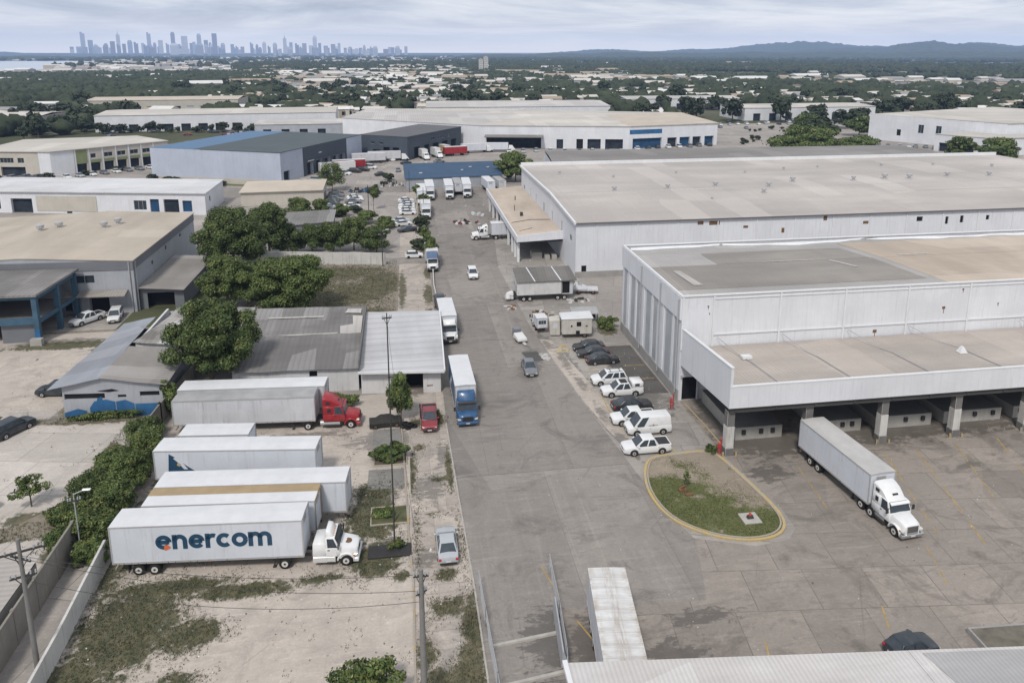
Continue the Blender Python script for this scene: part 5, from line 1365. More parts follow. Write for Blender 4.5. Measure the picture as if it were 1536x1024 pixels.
# grey office right back
p = [(233,340),(262,286),(360,300),(330,372)]
u = building('grey_office_warehouse', 'pale grey two level warehouse with small upper windows at the far right', 'warehouse', p, 12.4, WWALL,
   holes={0:[(24,26.5,5,9,'w',.3),(32,34.5,5.4,9,'w',.3),(14,16,3,6,'d',.3)],1:[(12,40,6,10,'w',.3),(52,58,6,10,'w',.3)]},
   roofs=[([(233,340.4,12.5),(262,285.6,12.5),(360.4,299.6,12.5),(330,372.4,12.7)], .25, ROOFPALE)])
p = [(234,294),(246,274),(340,284),(340,299),(262.5,285.2),(254,300)]
u = building('grey_annex', 'low pale grey annex with dark bays in front of the grey office warehouse', 'warehouse', p, 7.4, WWALL,
   holes={0:[(2,8,0,3.8,'b',1.),(10,16,0,3.8,'b',1.),(17.5,21,0,3.8,'b',1.)],1:[(6,14,0,3.4,'b',1.),(60,70,3,6,'w',.3)]},
   roofs=[([(233.8,294,7.5),(246,273.6,7.5),(340.4,283.6,7.5),(340,299,7.5),(262.5,285.1,7.5),(254,300,7.5)], .2, ROOFPALE)])
# outer white sheds
def shed(name, label, x, y, w_, d_, h_, rz, roof, wall=WWALL, holes=None, group=None):
    c, s = math.cos(rad(rz)), math.sin(rad(rz))
    P = [(x+a*c-b*s, y+a*s+b*c) for a, b in ((-w_/2,-d_/2),(w_/2,-d_/2),(w_/2,d_/2),(-w_/2,d_/2))]
    Q = [(x+a*c-b*s, y+a*s+b*c) for a, b in ((-w_/2-.3,-d_/2-.3),(w_/2+.3,-d_/2-.3),(w_/2+.3,d_/2+.3),(-w_/2-.3,d_/2+.3))]
    M0 = [(x-.0*c-b*s + a*c, y + a*s + b*c) for a, b in ((-w_/2-.3,0),(w_/2+.3,0))]
    rz_ = h_ + min(2.0, d_*.03)
    return building(name, label, 'warehouse', P, h_, wall, holes=holes, group=group, frames=False,
      roofs=[([(*Q[0],h_+.1),(*Q[1],h_+.1),(*M0[1],rz_),(*M0[0],rz_)], .15, roof), ([(*M0[0],rz_),(*M0[1],rz_),(*Q[2],h_+.1),(*Q[3],h_+.1)], .15, roof)])
shed('white_warehouse', 'white roofed warehouse just behind the long white depot', 74, 486, 116, 60, 9.5, -2, ROOFPALEG)
shed('white_warehouse', 'long white warehouse left of centre with a row of blue windows', -103, 455, 128, 44, 9, 3, ROOFPALE, WWALL, {0: bays(88,6,4,2.4,2.5,5.5,'s',.3)+bays(8,8,5,4,0,4,'b',.8)})
shed('white_warehouse', 'pale long shed at the edge of the left wood', -172, 590, 104, 46, 9, 2, ROOFBEI, BEIGEW, {0: bays(5,10,5,4,0,4.5,'b',.8)})
shed('white_warehouse', 'low white shed at the far left edge behind the beige factory', -235, 470, 60, 40, 7, 2, ROOFPALE, BEIGEW, {0: bays(4,6,4,4,0,4.5,'b',.8)})
shed('white_warehouse', 'wide pale shed right of the big rounded bush at the back', 262, 462, 92, 36, 8, 1, ROOFPALE, WWALL, {0: bays(6,7,5,6,0,4.5,'b',.8)})
shed('white_warehouse', 'flat pale warehouse left of the charcoal warehouse behind the parked lorries', -52, 402, 44, 30, 7, 0, ROOFPALEG, GWALL, {0: bays(4,4,4,5,0,4.5,'b',.8)})
shed('white_warehouse', 'pale shed with long roof beyond the car park at the right rear', 215, 560, 90, 40, 8, -3, ROOFPALEG, WWALL, {0: bays(6,7,5,6,0,4.5,'b',.8)})
# ------------------------------------------------------------------ vegetation
LEAF = m_leaf('leaf_dark', (.046,.076,.024), (.108,.15,.05), (.19,.21,.09))
LEAF2 = m_leaf('leaf_mid', (.060,.098,.030), (.14,.185,.06), (.22,.23,.10))
LEAFF = m_leaf('leaf_far', (.03,.045,.025), (.055,.072,.036))
BARK = m_plain('bark', (.14,.115,.09), .9, 0, .2, 3.)
WEEDM = m_leaf('weed_blades', (.055,.07,.028), (.115,.11,.055), (.17,.155,.09))

def leaves_mesh(name, lobes, n, size, seed, mat, flatten=.5, up=.35):
    """many small leaf clumps spread through the lobes' shells; each a bent diamond facing outwards"""
    rg = np.random.default_rng(seed)
    L = np.array(lobes, float)            # cx cy cz rx ry rz
    vol = (L[:,3]*L[:,4]*L[:,5])**(2/3.); idx = rg.choice(len(L), n, p=vol/vol.sum())
    d = rg.normal(size=(n,3)); d /= np.linalg.norm(d, axis=1)[:,None]
    rr = rg.uniform(.5, 1.10, n)**.8; far = rg.random(n) < .07; rr[far] *= rg.uniform(1.05, 1.4, far.sum())
    p = L[idx,:3] + d * L[idx,3:6] * rr[:,None]
    nr = d + rg.normal(scale=.45, size=(n,3)) + np.array([0,0,up]); nr /= np.linalg.norm(nr, axis=1)[:,None]
    t = np.cross(nr, rg.normal(size=(n,3))); t /= np.linalg.norm(t, axis=1)[:,None] + 1e-9
    b = np.cross(nr, t); s = size * rg.uniform(.55, 1.25, n)[:,None]
    v = np.empty((n,4,3)); v[:,0] = p - t*s; v[:,1] = p - b*s*flatten - nr*s*.15; v[:,2] = p + t*s; v[:,3] = p + b*s*flatten - nr*s*.15
    me = bpy.data.meshes.new(name)
    me.vertices.add(n*4); me.vertices.foreach_set('co', v.reshape(-1))
    me.loops.add(n*4); me.loops.foreach_set('vertex_index', np.arange(n*4, dtype=np.int32))
    me.polygons.add(n); me.polygons.foreach_set('loop_start', np.arange(0, n*4, 4, dtype=np.int32))
    me.materials.append(mat); me.update(calc_edges=True); me.validate()
    return me

def crown_lobes(rx, ry, rz, cz, k, seed, small=.34):
    rg = random.Random(seed); out = [(0,0,cz,rx*.55,ry*.55,rz*.55)]
    for i in range(k):
        a = rg.uniform(0, 2*math.pi); u = rg.uniform(-.75, 1); q = math.sqrt(max(0,1-u*u*.9)) * rg.uniform(.55,1.10)
        s = small * rg.uniform(.65, 1.3)
        out.append((math.cos(a)*rx*q*.86, math.sin(a)*ry*q*.86, cz + u*rz*.8, rx*s, ry*s, rz*s*.85))
    return out

def tree(name, label, loc, rx, ry, rz, cz, n, leaf, seed, mat=LEAF, k=26, trunk=.28, group=None, cat='tree', lean=0., small=.30):
    root = thing(name, label, cat, loc, 0, group); rg = random.Random(seed)
    lobes = crown_lobes(rx, ry, rz, cz, k, seed, small)
    me = leaves_mesh('crown', lobes, n, leaf, seed, mat); o = bpy.data.objects.new('crown', me); put(o, root); KIDS[o.name] = []; KIDS.setdefault(root.name, []).append(o)
    if trunk:
        m = MB(); top = (lean, 0, cz - rz*.1)
        m.cyl((0,0,-.1),(lean*.4,0,cz*.45), trunk, trunk*.75, n=9); m.cyl((lean*.4,0,cz*.45), top, trunk*.75, trunk*.4, n=8)
        for l in lobes[1:1+min(8,k)]:
            m.cyl((lean*.5,0,cz*rg.uniform(.4,.75)), (l[0]*.9,l[1]*.9,l[2]), trunk*.35, trunk*.1, n=6)
        m.build('trunk', BARK, root, smooth=60)
    return root

tree('broad_tree', 'broad dark green tree standing over the torn shed roof behind the red lorry', (-25.2,92.6), 5.6, 5.5, 4.9, 7.8, 60000, .185, 1, LEAF, 90, small=.21)
tree('broad_tree', 'tall dark tree beside the right corner of the sand roofed warehouse', (-33.2,143.5), 6.4, 6.2, 6.2, 8.0, 52000, .22, 2, LEAF, 90, small=.21)
tree('broad_tree', 'wide rounded tree in front of the weedy plot, right of the tree cluster', (-19.6,121.5), 7.4, 5.8, 4.8, 5.4, 56000, .21, 3, LEAF2, 96, small=.21)
tree('broad_tree', 'mid green tree between the torn shed and the sand roofed warehouse', (-30.6,126), 4.6, 4.4, 4.2, 5.0, 30000, .21, 4, LEAF2, 60, small=.24)
tree('broad_tree', 'dark tree behind the tallest tree, partly hidden by it', (-29,158), 4.6, 4.4, 5.2, 6.6, 22000, .23, 5, LEAF, 50, small=.24)
tree('broad_tree', 'low bushy tree filling the gap below the cluster beside the sand roofed warehouse', (-26,131), 3.6, 3.4, 3.0, 3.6, 20000, .21, 16, LEAF2, 46, small=.24)
for i, (x, y, r, h, lb) in enumerate([(-25.5,160,3.6,3.4,'leftmost tree of the row behind the long plot wall'),(-20.5,161,3.2,3.2,'second tree from the left in the row behind the plot wall'),(-15.8,160,3.4,3.6,'middle tree of the row behind the plot wall'),(-11.4,160.5,3.1,3.9,'tall tree of the row behind the plot wall, right of its middle'),(-6.4,158.5,3.4,3.0,'rightmost wide tree of the row behind the plot wall by the lamp post')]):
    tree('row_tree', 'dark green ' + lb, (x,y), r, r*.9, h*.95, h, 12000, .21, 20+i, LEAF if i != 3 else LEAF2, 36, .16, 'trees behind the plot wall')
for i, (x, y, r, h, lb) in enumerate([(-28,197,3.4,3.0,'round tree in front of the small beige store, left'),(-22.5,199,2.4,2.4,'small tree right of the round tree by the beige store'),(-17,196,2.2,1.9,'low bush beside the ruined shed'),(-22.5,234,4.0,5.2,'tree standing alone before the charcoal clad warehouse and parked lorries'),(-34,192,2.4,2.0,'bush left of the ruined dark roof'),(-10,187,3,1.8,'low hedge bush beside the slim lamp post'),(-5,181,2.6,1.6,'low dark bush near the verge junction')]):
    tree('small_tree', 'green ' + lb, (x,y), r, r, h*.8, h, 6500, .22, 40+i, LEAF2, 26, .14, 'small trees around the car park')
tree('roadside_tree', 'single round tree right of the blue roofed store', (37.5,243), 7.0, 6.0, 4.2, 5.6, 9000, .5, 61, LEAF2, 26, .25)
tree('roadside_tree', 'large rounded light green bush tree on the right beyond the pale roof', (176,300), 15, 12, 5.6, 5.4, 14000, .75, 62, LEAF2, 40, .4)
tree('roadside_tree', 'lower green bush running right from the large rounded bush tree', (199,296), 10, 8, 3.4, 3.2, 6000, .7, 63, LEAF2, 24, .3)
tree('roadside_tree', 'dark round tree between the big bush and the grey office warehouse', (236,352), 8, 7, 5.0, 5.2, 5000, .8, 64, LEAF, 22, .3)
tree('roadside_tree', 'dark tree immediately left of the grey office warehouse', (218,372), 6.5, 6, 5, 5.4, 4000, .8, 65, LEAF, 18, .3)
tree('roadside_tree', 'spreading bush at the right picture edge in front of the grey annex', (237,262), 10, 7, 4.4, 4.6, 7000, .6, 66, LEAF2, 26, .3)
tree('roadside_tree', 'second bush at the right edge behind the spreading bush', (228,271), 6, 5, 4.4, 4.8, 4000, .6, 67, LEAF, 18, .3)
tree('roadside_tree', 'small bush right of the single round tree by the blue roofed store', (64,262), 3, 3, 2, 2.2, 1500, .5, 68, LEAF2, 10, .2)
# verge trees and planter shrubs
tree('verge_tree', 'slender loose leaved tree in front of the white shed beside the utility pole', (-1.2,81.2), 1.55, 1.5, 3.0, 3.2, 6500, .17, 71, LEAF2, 30, .10, None, 'tree', 0, .3)
for i, (x, y, r, h, lb) in enumerate([(5.0,146.5,1.5,4.2,'slim verge tree beside the white nosed lorry with a blue cab'),(4.5,156,1.6,4.3,'slim verge tree behind the white nosed blue cab lorry'),(5.3,198,1.6,3.9,'slim verge tree left of the nearest all white box lorry'),(-8.6,203,1.8,5.0,'ragged palm like tree in the car park'),(3.6,215,1.5,3.2,'small verge tree by the car park entrance')]):
    tree('verge_tree', lb, (x,y), r, r, r*1.1, h, 1300, .26, 80+i, LEAF2, 10, .08, 'slim trees along the verge')
tree('shrub', 'dense green shrub in the planter nearest the red lorry', (-2.3,73.0), 1.9, 1.3, 1.0, .95, 4200, .17, 90, LEAF, 18, .06, None, 'shrub')
tree('shrub', 'low green shrub against the wall of the white shed', (-8.5,86.2), 2.6, 1.2, .9, .8, 3400, .18, 91, LEAF2, 16, .05, None, 'shrub')
tree('shrub', 'sparse shrub in the middle planter of the truck yard', (-2.6,63.2), 1.3, .9, .35, .35, 1300, .14, 92, LEAF2, 10, .04, None, 'shrub')
tree('shrub', 'small shrub at the end of the black planter strip', (-1.6,58.3), .9, .6, .35, .5, 900, .13, 93, LEAF2, 8, .04, None, 'shrub')
tree('shrub', 'leafy shrub growing at the bottom edge left of the foreground pole', (-3.6,42.6), 2.3, 1.6, 1.7, 1.4, 5200, .17, 94, LEAF2, 24, .06, None, 'shrub')
tree('shrub', 'small leafy shrub at the bottom edge, right one of the low pair', (-7.6,42.3), .75, .7, .9, .9, 1200, .13, 95, LEAF2, 9, .04, None, 'shrub')
tree('shrub', 'small leafy shrub at the bottom edge, left one of the low pair', (-9.4,42.0), .8, .7, .8, .8, 1200, .13, 96, LEAF2, 9, .04, None, 'shrub')
tree('shrub', 'shrub by the road at the corner of the red pickup', (3.1,81.8), .5, .6, .4, .35, 500, .12, 97, LEAF2, 6, .03, None, 'shrub')
tree('shrub', 'dark shrub around the foot of the red hydrant', (32.6,69.2), .9, .8, .5, .5, 900, .13, 98, LEAF2, 8, .04, None, 'shrub')
tree('shrub', 'climber at the corner of the blue base shed', (-28.7,87.3), 1.5, 1.4, 2.2, 2.2, 4200, .2, 99, LEAF2, 16, .08, None, 'shrub')
tree('sapling', 'bare thin sapling standing in the turf island', (27.0,63.0), .55, .55, .7, 1.6, 130, .12, 100, LEAF2, 5, .045, None, 'sapling')
tree('young_tree', 'young open crowned tree between the two pale slabs', (-36.6,69.6), 1.5, 1.4, 1.3, 2.1, 1100, .17, 101, LEAF2, 16, .08, None, 'tree', 0, .3)
# the overgrown bank between wall and lorries, as separate bushes
for i, (x, y, rx, ry, h, lb) in enumerate([(-29.6,80.5,2.2,2.6,1.9,'tall bush of the bank by the wall top end, behind the swoosh trailer'),(-28.0,76.6,2.4,2.4,2.3,'bushy shrub of the bank beside the swoosh trailer'),(-30.6,75.2,2.6,2.4,1.5,'low bush of the bank on the pale slab side, upper'),(-28.2,71.6,2.4,2.6,2.4,'dense bush of the bank beside the swoosh trailer rear'),(-31.4,70.4,2.8,2.2,1.5,'spreading bush of the bank reaching onto the upper pale slab'),(-28.3,67.2,2.2,2.4,2.3,'dark bush of the bank behind the stepped white trailers'),(-31.6,66.2,2.6,1.8,1.3,'low spreading bush of the bank between the two pale slabs'),(-28.4,63.0,2.3,2.2,2.0,'bush of the bank behind the lettered trailer'),(-30.6,62.2,1.8,2.0,1.3,'bush of the bank beside the lamp post'),(-27.6,60.2,1.7,1.5,1.3,'lowest bush of the bank at the end of the white wall')]):
    tree('bank_bush', 'green ' + lb, (x,y), rx*.84, ry*.9, h*.82, h*.8, 9500, .125, 110+i, LEAF2 if i % 4 else LEAF, 44, .08, 'bushes on the overgrown bank', 'bush')
tree('bank_bush', 'short weedy bush along the foot of the blue base shed', (-36,87.0), 4.2, .6, .6, .5, 2200, .17, 130, LEAF2, 18, 0, None, 'bush')
tree('bank_bush', 'bush at the left edge beside the parked dark car', (-48.6,86.6), 1.4, 1.0, .8, .7, 1200, .18, 131, LEAF2, 10, 0, None, 'bush')
tree('bank_bush', 'small bush at the left edge between the pale slabs', (-40.4,69.2), 1.0, .9, .8, .7, 1100, .17, 132, LEAF2, 9, 0, None, 'bush')
tree('bank_bush', 'bush in the corner between the old trailer cabin yard and the near warehouse', (31.4,107), 1.6, 1.8, 1.1, 1.0, 1600, .2, 133, LEAF2, 12, 0, None, 'bush')

# weeds: grass blades and tufts over the neglected ground
def tufts(name, region, fn, n, h, seed, mat=WEEDM, z=0.01):
    rg = random.Random(seed); v = []; f = []; x0, x1, y0, y1 = region; c = 0; tries = 0
    while c < n and tries < n*14:
        tries += 1
        x = rg.uniform(x0,x1); y = rg.uniform(y0,y1)
        if rg.random() > max(0, fn(x,y) - .12 + .4*pnoise(x,y,.5))*1.2: continue
        c += 1
        for _ in range(3):
            a = rg.uniform(0,6.28); w = rg.uniform(.01,.03); hh = h*rg.uniform(.4,1.3); dx, dy = math.cos(a), math.sin(a); ox, oy = rg.uniform(-.09,.09), rg.uniform(-.09,.09); ln = rg.uniform(.1,.6)*hh
            b = len(v); v += [(x+ox-dx*w,y+oy-dy*w,z),(x+ox+dx*w,y+oy+dy*w,z),(x+ox-dy*ln,y+oy+dx*ln,z+hh)]; f.append((b,b+1,b+2))
    m = MB(); m.add(v, f); return tag(m.build(name, mat, fix=False), kind='stuff')
tufts('weeds', (-26,-.4,40,82), veg_lot, 15000, .13, 5)
tufts('weeds', (-.2,4.8,40,110), veg_verge, 4200, .13, 6, z=.02)
tufts('weeds', (-27,-2,112,151), lambda x,y: .45, 11000, .2, 7)
tufts('weeds', (-62,-29.8,62,88), lambda x,y: (.9 if (abs(y-65.4)<1.3 or y>86.4 or x>-33.6) else 0), 4200, .2, 9)
tufts('turf', (23,34.6,54,69), lambda x,y: (TURF(x,y) if inside(x,y,isl) else -1), 9000, .07, 8, m_leaf('turf_blades', (.07,.095,.028), (.12,.135,.05), (.17,.16,.08)), .10)

# ------------------------------------------------------------------ walls, fences, poles, kerbed planters
def wall_run(name, label, pts, h, t, mat, cat='wall', cap=None, group=None):
    root = thing(name, label, cat, (pts[0][0], pts[0][1], 0), 0, group)
    m = MB(); P = [Vector(p) for p in pts]
    for i in range(len(P)-1):
        d = (P[i+1]-P[i]).normalized(); nn = Vector((-d.y,d.x))*t/2; a, b = P[i], P[i+1]
        hh = h if not isinstance(h, (list,tuple)) else h[i]; h2 = h if not isinstance(h, (list,tuple)) else h[i+1]
        m.hexa([(*(a-nn),0),(*(b-nn),0),(*(b+nn),0),(*(a+nn),0)], [(*(a-nn),hh),(*(b-nn),h2),(*(b+nn),h2),(*(a+nn),hh)])
    bpart(root, 'wall_panel', m, mat)
    if cap:
        m = MB()
        for i in range(len(P)-1):
            d = (P[i+1]-P[i]); n_ = max(1, int(d.length/3))
            for k in range(n_+1):
                q = P[i] + d*k/n_; hh = h if not isinstance(h,(list,tuple)) else h[i]+(h[i+1]-h[i])*k/n_
                m.box(q.x-.13,q.x+.13,q.y-.13,q.y+.13,0,hh+.08)
        bpart(root, 'pier', m, cap)
    return root
OLDCONC = m_plain('old_wall_concrete', (.25,.235,.21), .9, 0, .2, .5, 'world', .2, 1.)
wall_run('boundary_wall', 'stained brown concrete boundary wall with piers, left of the white wall', [(-29.2,36),(-29.4,48),(-29.6,62)], 2.9, .18, OLDCONC, 'wall', OLDCONC)
wall_run('boundary_wall', 'upper length of concrete boundary wall running up to the blue base shed', [(-29.7,76),(-29.3,85),(-28.4,96)], 2.5, .18, OLDCONC, 'wall', OLDCONC)
wall_run('yard_wall', 'low whitewashed wall with black streaks along the weedy truck yard', [(-25.6,38),(-25.9,50),(-26.5,60.5)], 1.9, .2, CONCW)
wall_run('plot_wall', 'long pale wall at the back of the weedy plot below the tree row', [(-30,153.4),(-4.2,148.2)], 2.5, .22, CONCW)
wall_run('plot_wall', 'broken low white kerb wall along the road edge of the weedy plot', [(5.1,123),(4.9,131),(5.2,142)], .8, .16, CONCW)
wall_run('store_wall', 'pale boundary wall in front of the blue grey warehouse', [(-84,262),(-46,248)], 1.8, .2, BEIGEW)
# rubbish strip on wall top: cable conduit
POLEC = m_plain('pole_concrete', (.21,.205,.20), .9, 0, .2, .8, 'object', .2, .6)
def pole(name, label, loc, h, r, arm=None, cat='utility pole', mat=None, lamp=False, group=None, lean=0):
    root = thing(name, label, cat, loc, 0, group); mat = mat or POLEC
    m = MB(); m.cyl((0,0,-.1),(lean,0,h), r, r*.62, n=10); m.build('shaft', mat, root, smooth=60)
    for z, hw, ang in (arm or []):
        c, s = math.cos(rad(ang)), math.sin(rad(ang)); lx = lean*z/h
        m = MB(); m.hexa([(lx-c*hw+s*.05,-s*hw-c*.05,z-.07),(lx+c*hw+s*.05,s*hw-c*.05,z-.07),(lx+c*hw-s*.05,s*hw+c*.05,z-.07),(lx-c*hw-s*.05,-s*hw+c*.05,z-.07)],[(lx-c*hw+s*.05,-s*hw-c*.05,z+.07),(lx+c*hw+s*.05,s*hw-c*.05,z+.07),(lx+c*hw-s*.05,s*hw+c*.05,z+.07),(lx-c*hw-s*.05,-s*hw+c*.05,z+.07)])
        m.path([(lx-c*hw*.6,-s*hw*.6,z-.05),(lx*.97,0,z-.8),(lx+c*hw*.6,s*hw*.6,z-.05)],.03)
        o = m.build('crossarm', FRAME, root)
        m = MB()
        for k in (-.92,-.55,.55,.92): m.cyl((lx+c*hw*k,s*hw*k,z+.06),(lx+c*hw*k,s*hw*k,z+.3),.07,.05,n=8)
        m.build('insulator', TRIMG, o)
    if lamp:
        m = MB(); m.path([(lean,0,h-.1),(lean+.9,0,h+.25)],.045); m.build('lamp_arm', TRIMG, root)
        m = MB(); m.box(lean+.75,lean+1.45,-.14,.14,h+.2,h+.34); m.build('lamp_head', LAMP, root, bevel=.04)
    return root
p1 = pole('utility_pole', 'grey concrete utility pole with crossarms and transformer brackets at the bottom left', (-26.7,48.5), 10.7, .2, [(9.7,1.5,20),(9.2,.9,-25),(7.8,.8,20)])
m = MB(); m.cyl((-1.35,-.5,9.75),(-1.35,-.5,10.2),.2,n=10); m.build('transformer', FRAME, p1, smooth=50)
p2 = pole('utility_pole', 'thick grey utility pole rising from the bottom edge beside the silver car', (.3,41.6), 10.6, .24, [(10.1,.5,0),(8.9,.4,30)])
p3 = pole('utility_pole', 'tall thin dark utility pole between the white shed and the planter shrub', (-2.2,73.0), 16.6, .095, [(16.1,.5,10)], mat=FRAME)
p4 = pole('lamp_post', 'slim dark post standing in the middle planter', (-1.9,61.9), 7.4, .09, None, 'lamp post', FRAME)
p5 = pole('lamp_post', 'slim dark post standing in the black planter strip', (-1.8,58.2), 5.4, .085, None, 'lamp post', FRAME)
p6 = pole('lamp_post', 'white floodlight post on the boundary wall beside the bank bushes', (-28.9,61.4), 6.0, .07, [(5.3,.5,15)], 'lamp post', TRIMG, True)
p7 = pole('lamp_post', 'dark twin arm lamp post at the end of the long plot wall', (-4.8,147.3), 7.4, .12, [(6.6,.7,20)], 'lamp post', FRAME, True)
p8 = pole('lamp_post', 'thin lamp post with ragged top in the car park', (-9.6,196), 8.4, .12, [(7.6,.7,0)], 'lamp post', FRAME)
p9 = pole('lamp_post', 'thin brown pole on the verge by the nearest all white box lorry', (4.9,192), 8.0, .1, None, 'lamp post', BARK)
p10 = pole('lamp_post', 'thin dark pole at the car park corner by the blue roofed store', (1.6,228), 7.0, .1, None, 'lamp post', FRAME)
m = MB(); m.box(-.3,.3,-.3,.3,-.05,.0)
def cable(name, label, a, b, sag, r=.02, n=14):
    m = MB(); A = Vector(a); B = Vector(b); pts = []
    for i in range(n+1):
        t = i/n; p = A.lerp(B, t); p.z -= sag*4*t*(1-t); pts.append(tuple(p))
    for q0, q1 in zip(pts[:-1], pts[1:]): m.cyl(q0, q1, r, n=4, cap=False)
    return tag(m.build(name, FRAME, fix=False), label, 'cable', 'overhead cables in the truck yard')
for k, (z1, z2, l) in enumerate(((10.2,9.4,'topmost overhead cable from the thick foreground pole towards the lower left pole'),(9.0,9.2,'middle overhead cable from the thick foreground pole towards the lower left pole'),(8.2,7.5,'lowest overhead cable from the thick foreground pole towards the lower left pole'))):
    cable('cable', l, (.3,41.6,z1), (-26.7,48.5,z2), .9 + .2*k, .016)
cable('cable', 'cable from the thick foreground pole to the tall thin pole by the white shed', (.3,41.6,10.1), (-2.2,73.0,16.0), .8, .016)
cable('cable', 'cable from the tall thin pole to the twin arm lamp post by the plot wall', (-2.2,73.0,16.0), (-4.8,147.3,7.2), 1.2, .02)
# kerbed planters
def planter(label, x0, x1, y0, y1, soil):
    root = thing('planter', label, 'planter', ((x0+x1)/2,(y0+y1)/2,0), 0, 'kerbed planters in the truck yard')
    m = MB(); t = .13
    m.box(x0,x1,y0,y0+t,0,.16); m.box(x0,x1,y1-t,y1,0,.16); m.box(x0,x0+t,y0+t,y1-t,0,.16); m.box(x1-t,x1,y0+t,y1-t,0,.16); bpart(root,'kerb',m,KERBX,bevel=.02)
    m = MB(); m.box(x0+t+.005,x1-t-.005,y0+t+.005,y1-t-.005,0,.11); bpart(root,'soil',m,soil)
SOIL = m_plain('soil', (.12,.10,.07), .95, 0, .35, 1.5, 'world')
BLKS = m_plain('black_sheeting', (.035,.034,.034), .8, 0, .3, 2., 'world')
planter('yellow kerbed planter filled by the dense green shrub', -4.15,-.55,71.7,74.4,SOIL)
planter('yellow kerbed planter with sparse grass in the middle of the yard', -4.1,-.45,61.6,64.4,m_plain('grassy_soil',(.10,.105,.05),.95,0,.4,1.2,'world'))
o = MB(); o.box(-4.1,-.35,57.0,58.6,0,.22); o = tag(o.build('planter_bed', BLKS, bevel=.05), 'raised planter bed covered in black sheeting behind the silver car', 'planter')
sheet('paved_pad', [(-4.6,67.6),(-.9,67.4),(-.9,71.0),(-4.6,71.2)], .0165, asphalt('pad_asphalt',(.25,.24,.225),joints=None,attr=False,stain=.4))
sheet('paved_pad', [(-4.4,75),(-1,74.6),(-1.1,79.6),(-4.4,79.6)], .0165, bpy.data.materials['pad_asphalt'])
# fences by the foreground roof
def mesh_fence(name, label, pts, h, step=2.6, wire=.16):
    root = thing(name, label, 'fence', (pts[0][0],pts[0][1],0)); P = [Vector(p) for p in pts]
    posts = MB(); rails = MB(); w = MB()
    for a, b in zip(P[:-1], P[1:]):
        d = b-a; n_ = max(1,int(d.length/step)); 
        for k in range(n_+1):
            q = a+d*k/n_; posts.cyl((q.x,q.y,0),(q.x,q.y,h),.04,n=7)
        for z in (h-.03,h*.5): rails.cyl((a.x,a.y,z),(b.x,b.y,z),.025,n=6)
        k = 0
        while k < d.length-.001:
            t0 = k/d.length
            for s in (1,-1):
                za, zb = (0.05,h-.05) if s > 0 else (h-.05,.05)
                t1 = min(1,(k+h*.9)/d.length); fr = (t1-t0)*d.length/(h*.9)
                p = a+d*t0; q = a+d*t1; zb = za+(zb-za)*fr
                w.cyl((p.x,p.y,za),(q.x,q.y,zb),.006,n=3,cap=False)
            k += wire
    bpart(root,'post',posts,TRIMG); bpart(root,'rail',rails,TRIMG); bpart(root,'wire_mesh',w,TRIMG,fix=False)
    return root
mesh_fence('wire_fence', 'galvanised mesh fence with leaning top rail left of the puddled strip', [(5.05,52.2),(5.15,48),(5.3,42),(5.4,37)], 1.7)
mesh_fence('wire_fence', 'galvanised mesh fence beside the corner of the foreground roof', [(11.2,53.4),(10.9,48),(10.5,43.6),(9.6,38.6)], 1.6)
mesh_fence('wire_fence', 'thin mesh fence at the far left behind the dark car', [(-62,86.9),(-48,87.1),(-41.6,87.4)], 1.5)
for i, (a, b, l) in enumerate((((5.5,46.0),(10.6,46.6),'upper pale concrete sill across the puddled strip'),((5.6,42.4),(10.2,43.0),'lower pale concrete sill across the puddled strip'))):
    m = MB(); A = Vector(a); B = Vector(b); d = (B-A).normalized(); nn = Vector((-d.y,d.x))*.14
    m.hexa([(*(A-nn),0),(*(B-nn),0),(*(B+nn),0),(*(A+nn),0)],[(*(A-nn*.8),.16),(*(B-nn*.8),.16),(*(B+nn*.8),.16),(*(A+nn*.8),.16)])
    tag(m.build('concrete_sill', KERBC), l, 'sill')
m = MB(); m.hexa([(10.5,48.6,.2),(10.9,48.6,.2),(10.6,43.2,.2),(10.0,43.2,.2)],[(10.6,48.6,1.5),(10.7,48.6,1.5),(10.2,43.2,1.5),(10.1,43.2,1.5)]); tag(m.build('fence_panel', TRIMG), 'pale sheet metal panel leaning along the mesh fence by the foreground roof', 'panel')
# island furniture
r_ = thing('beacon_pad', 'white square concrete pad with a small red topped marker on the turf island', 'marker', (31.2,57.4,.10), 0)
m = MB(); m.box(-.85,.85,-.8,.8,0,.12); m.build('pad', KERBC, r_, bevel=.02)
m = MB(); m.hexa([(-.32,-.2,.12),(.32,-.2,.12),(.32,.2,.12),(-.32,.2,.12)],[(-.2,-.12,.4),(.24,-.12,.4),(.24,.12,.4),(-.2,.12,.4)]); m.build('marker_base', FRAME, r_)
m = MB(); m.cyl((-.02,0,.4),(-.02,0,.62),.14,.1,n=10); m.build('marker_cap', m_flat('marker_red',(.5,.06,.04),.5), r_, smooth=40)
REDP = m_flat('red_enamel', (.42,.03,.03), .5)
def hydrant(label, loc):
    r_ = thing('fire_hydrant', label, 'hydrant', loc, 0)
    m = MB(); m.cyl((0,0,0),(0,0,1.7),.11,n=10); m.cyl((.42,.1,0),(.42,.1,2.3),.09,n=10); m.cyl((-.25,0,1.2),(.3,0,1.2),.09,n=8); m.cyl((0,0,1.7),(0,0,1.9),.2,.08,n=10); m.cyl((.42,.1,2.3),(.42,.1,2.5),.16,.06,n=10); m.cyl((0,-.28,1.3),(0,.1,1.3),.08,n=8)
    m.build('standpipe', REDP, r_, smooth=40)
    m = MB(); m.box(-.35,.75,-.3,.3,0,.15); m.build('plinth', CONCD, r_); r_.scale = (.75,.75,.8)
hydrant('red twin standpipe hydrant beside the corner column of the canopy', (33.0,68.6)); hydrant('red standpipe hydrant by the dark door of the near warehouse', (31.6,79.4))
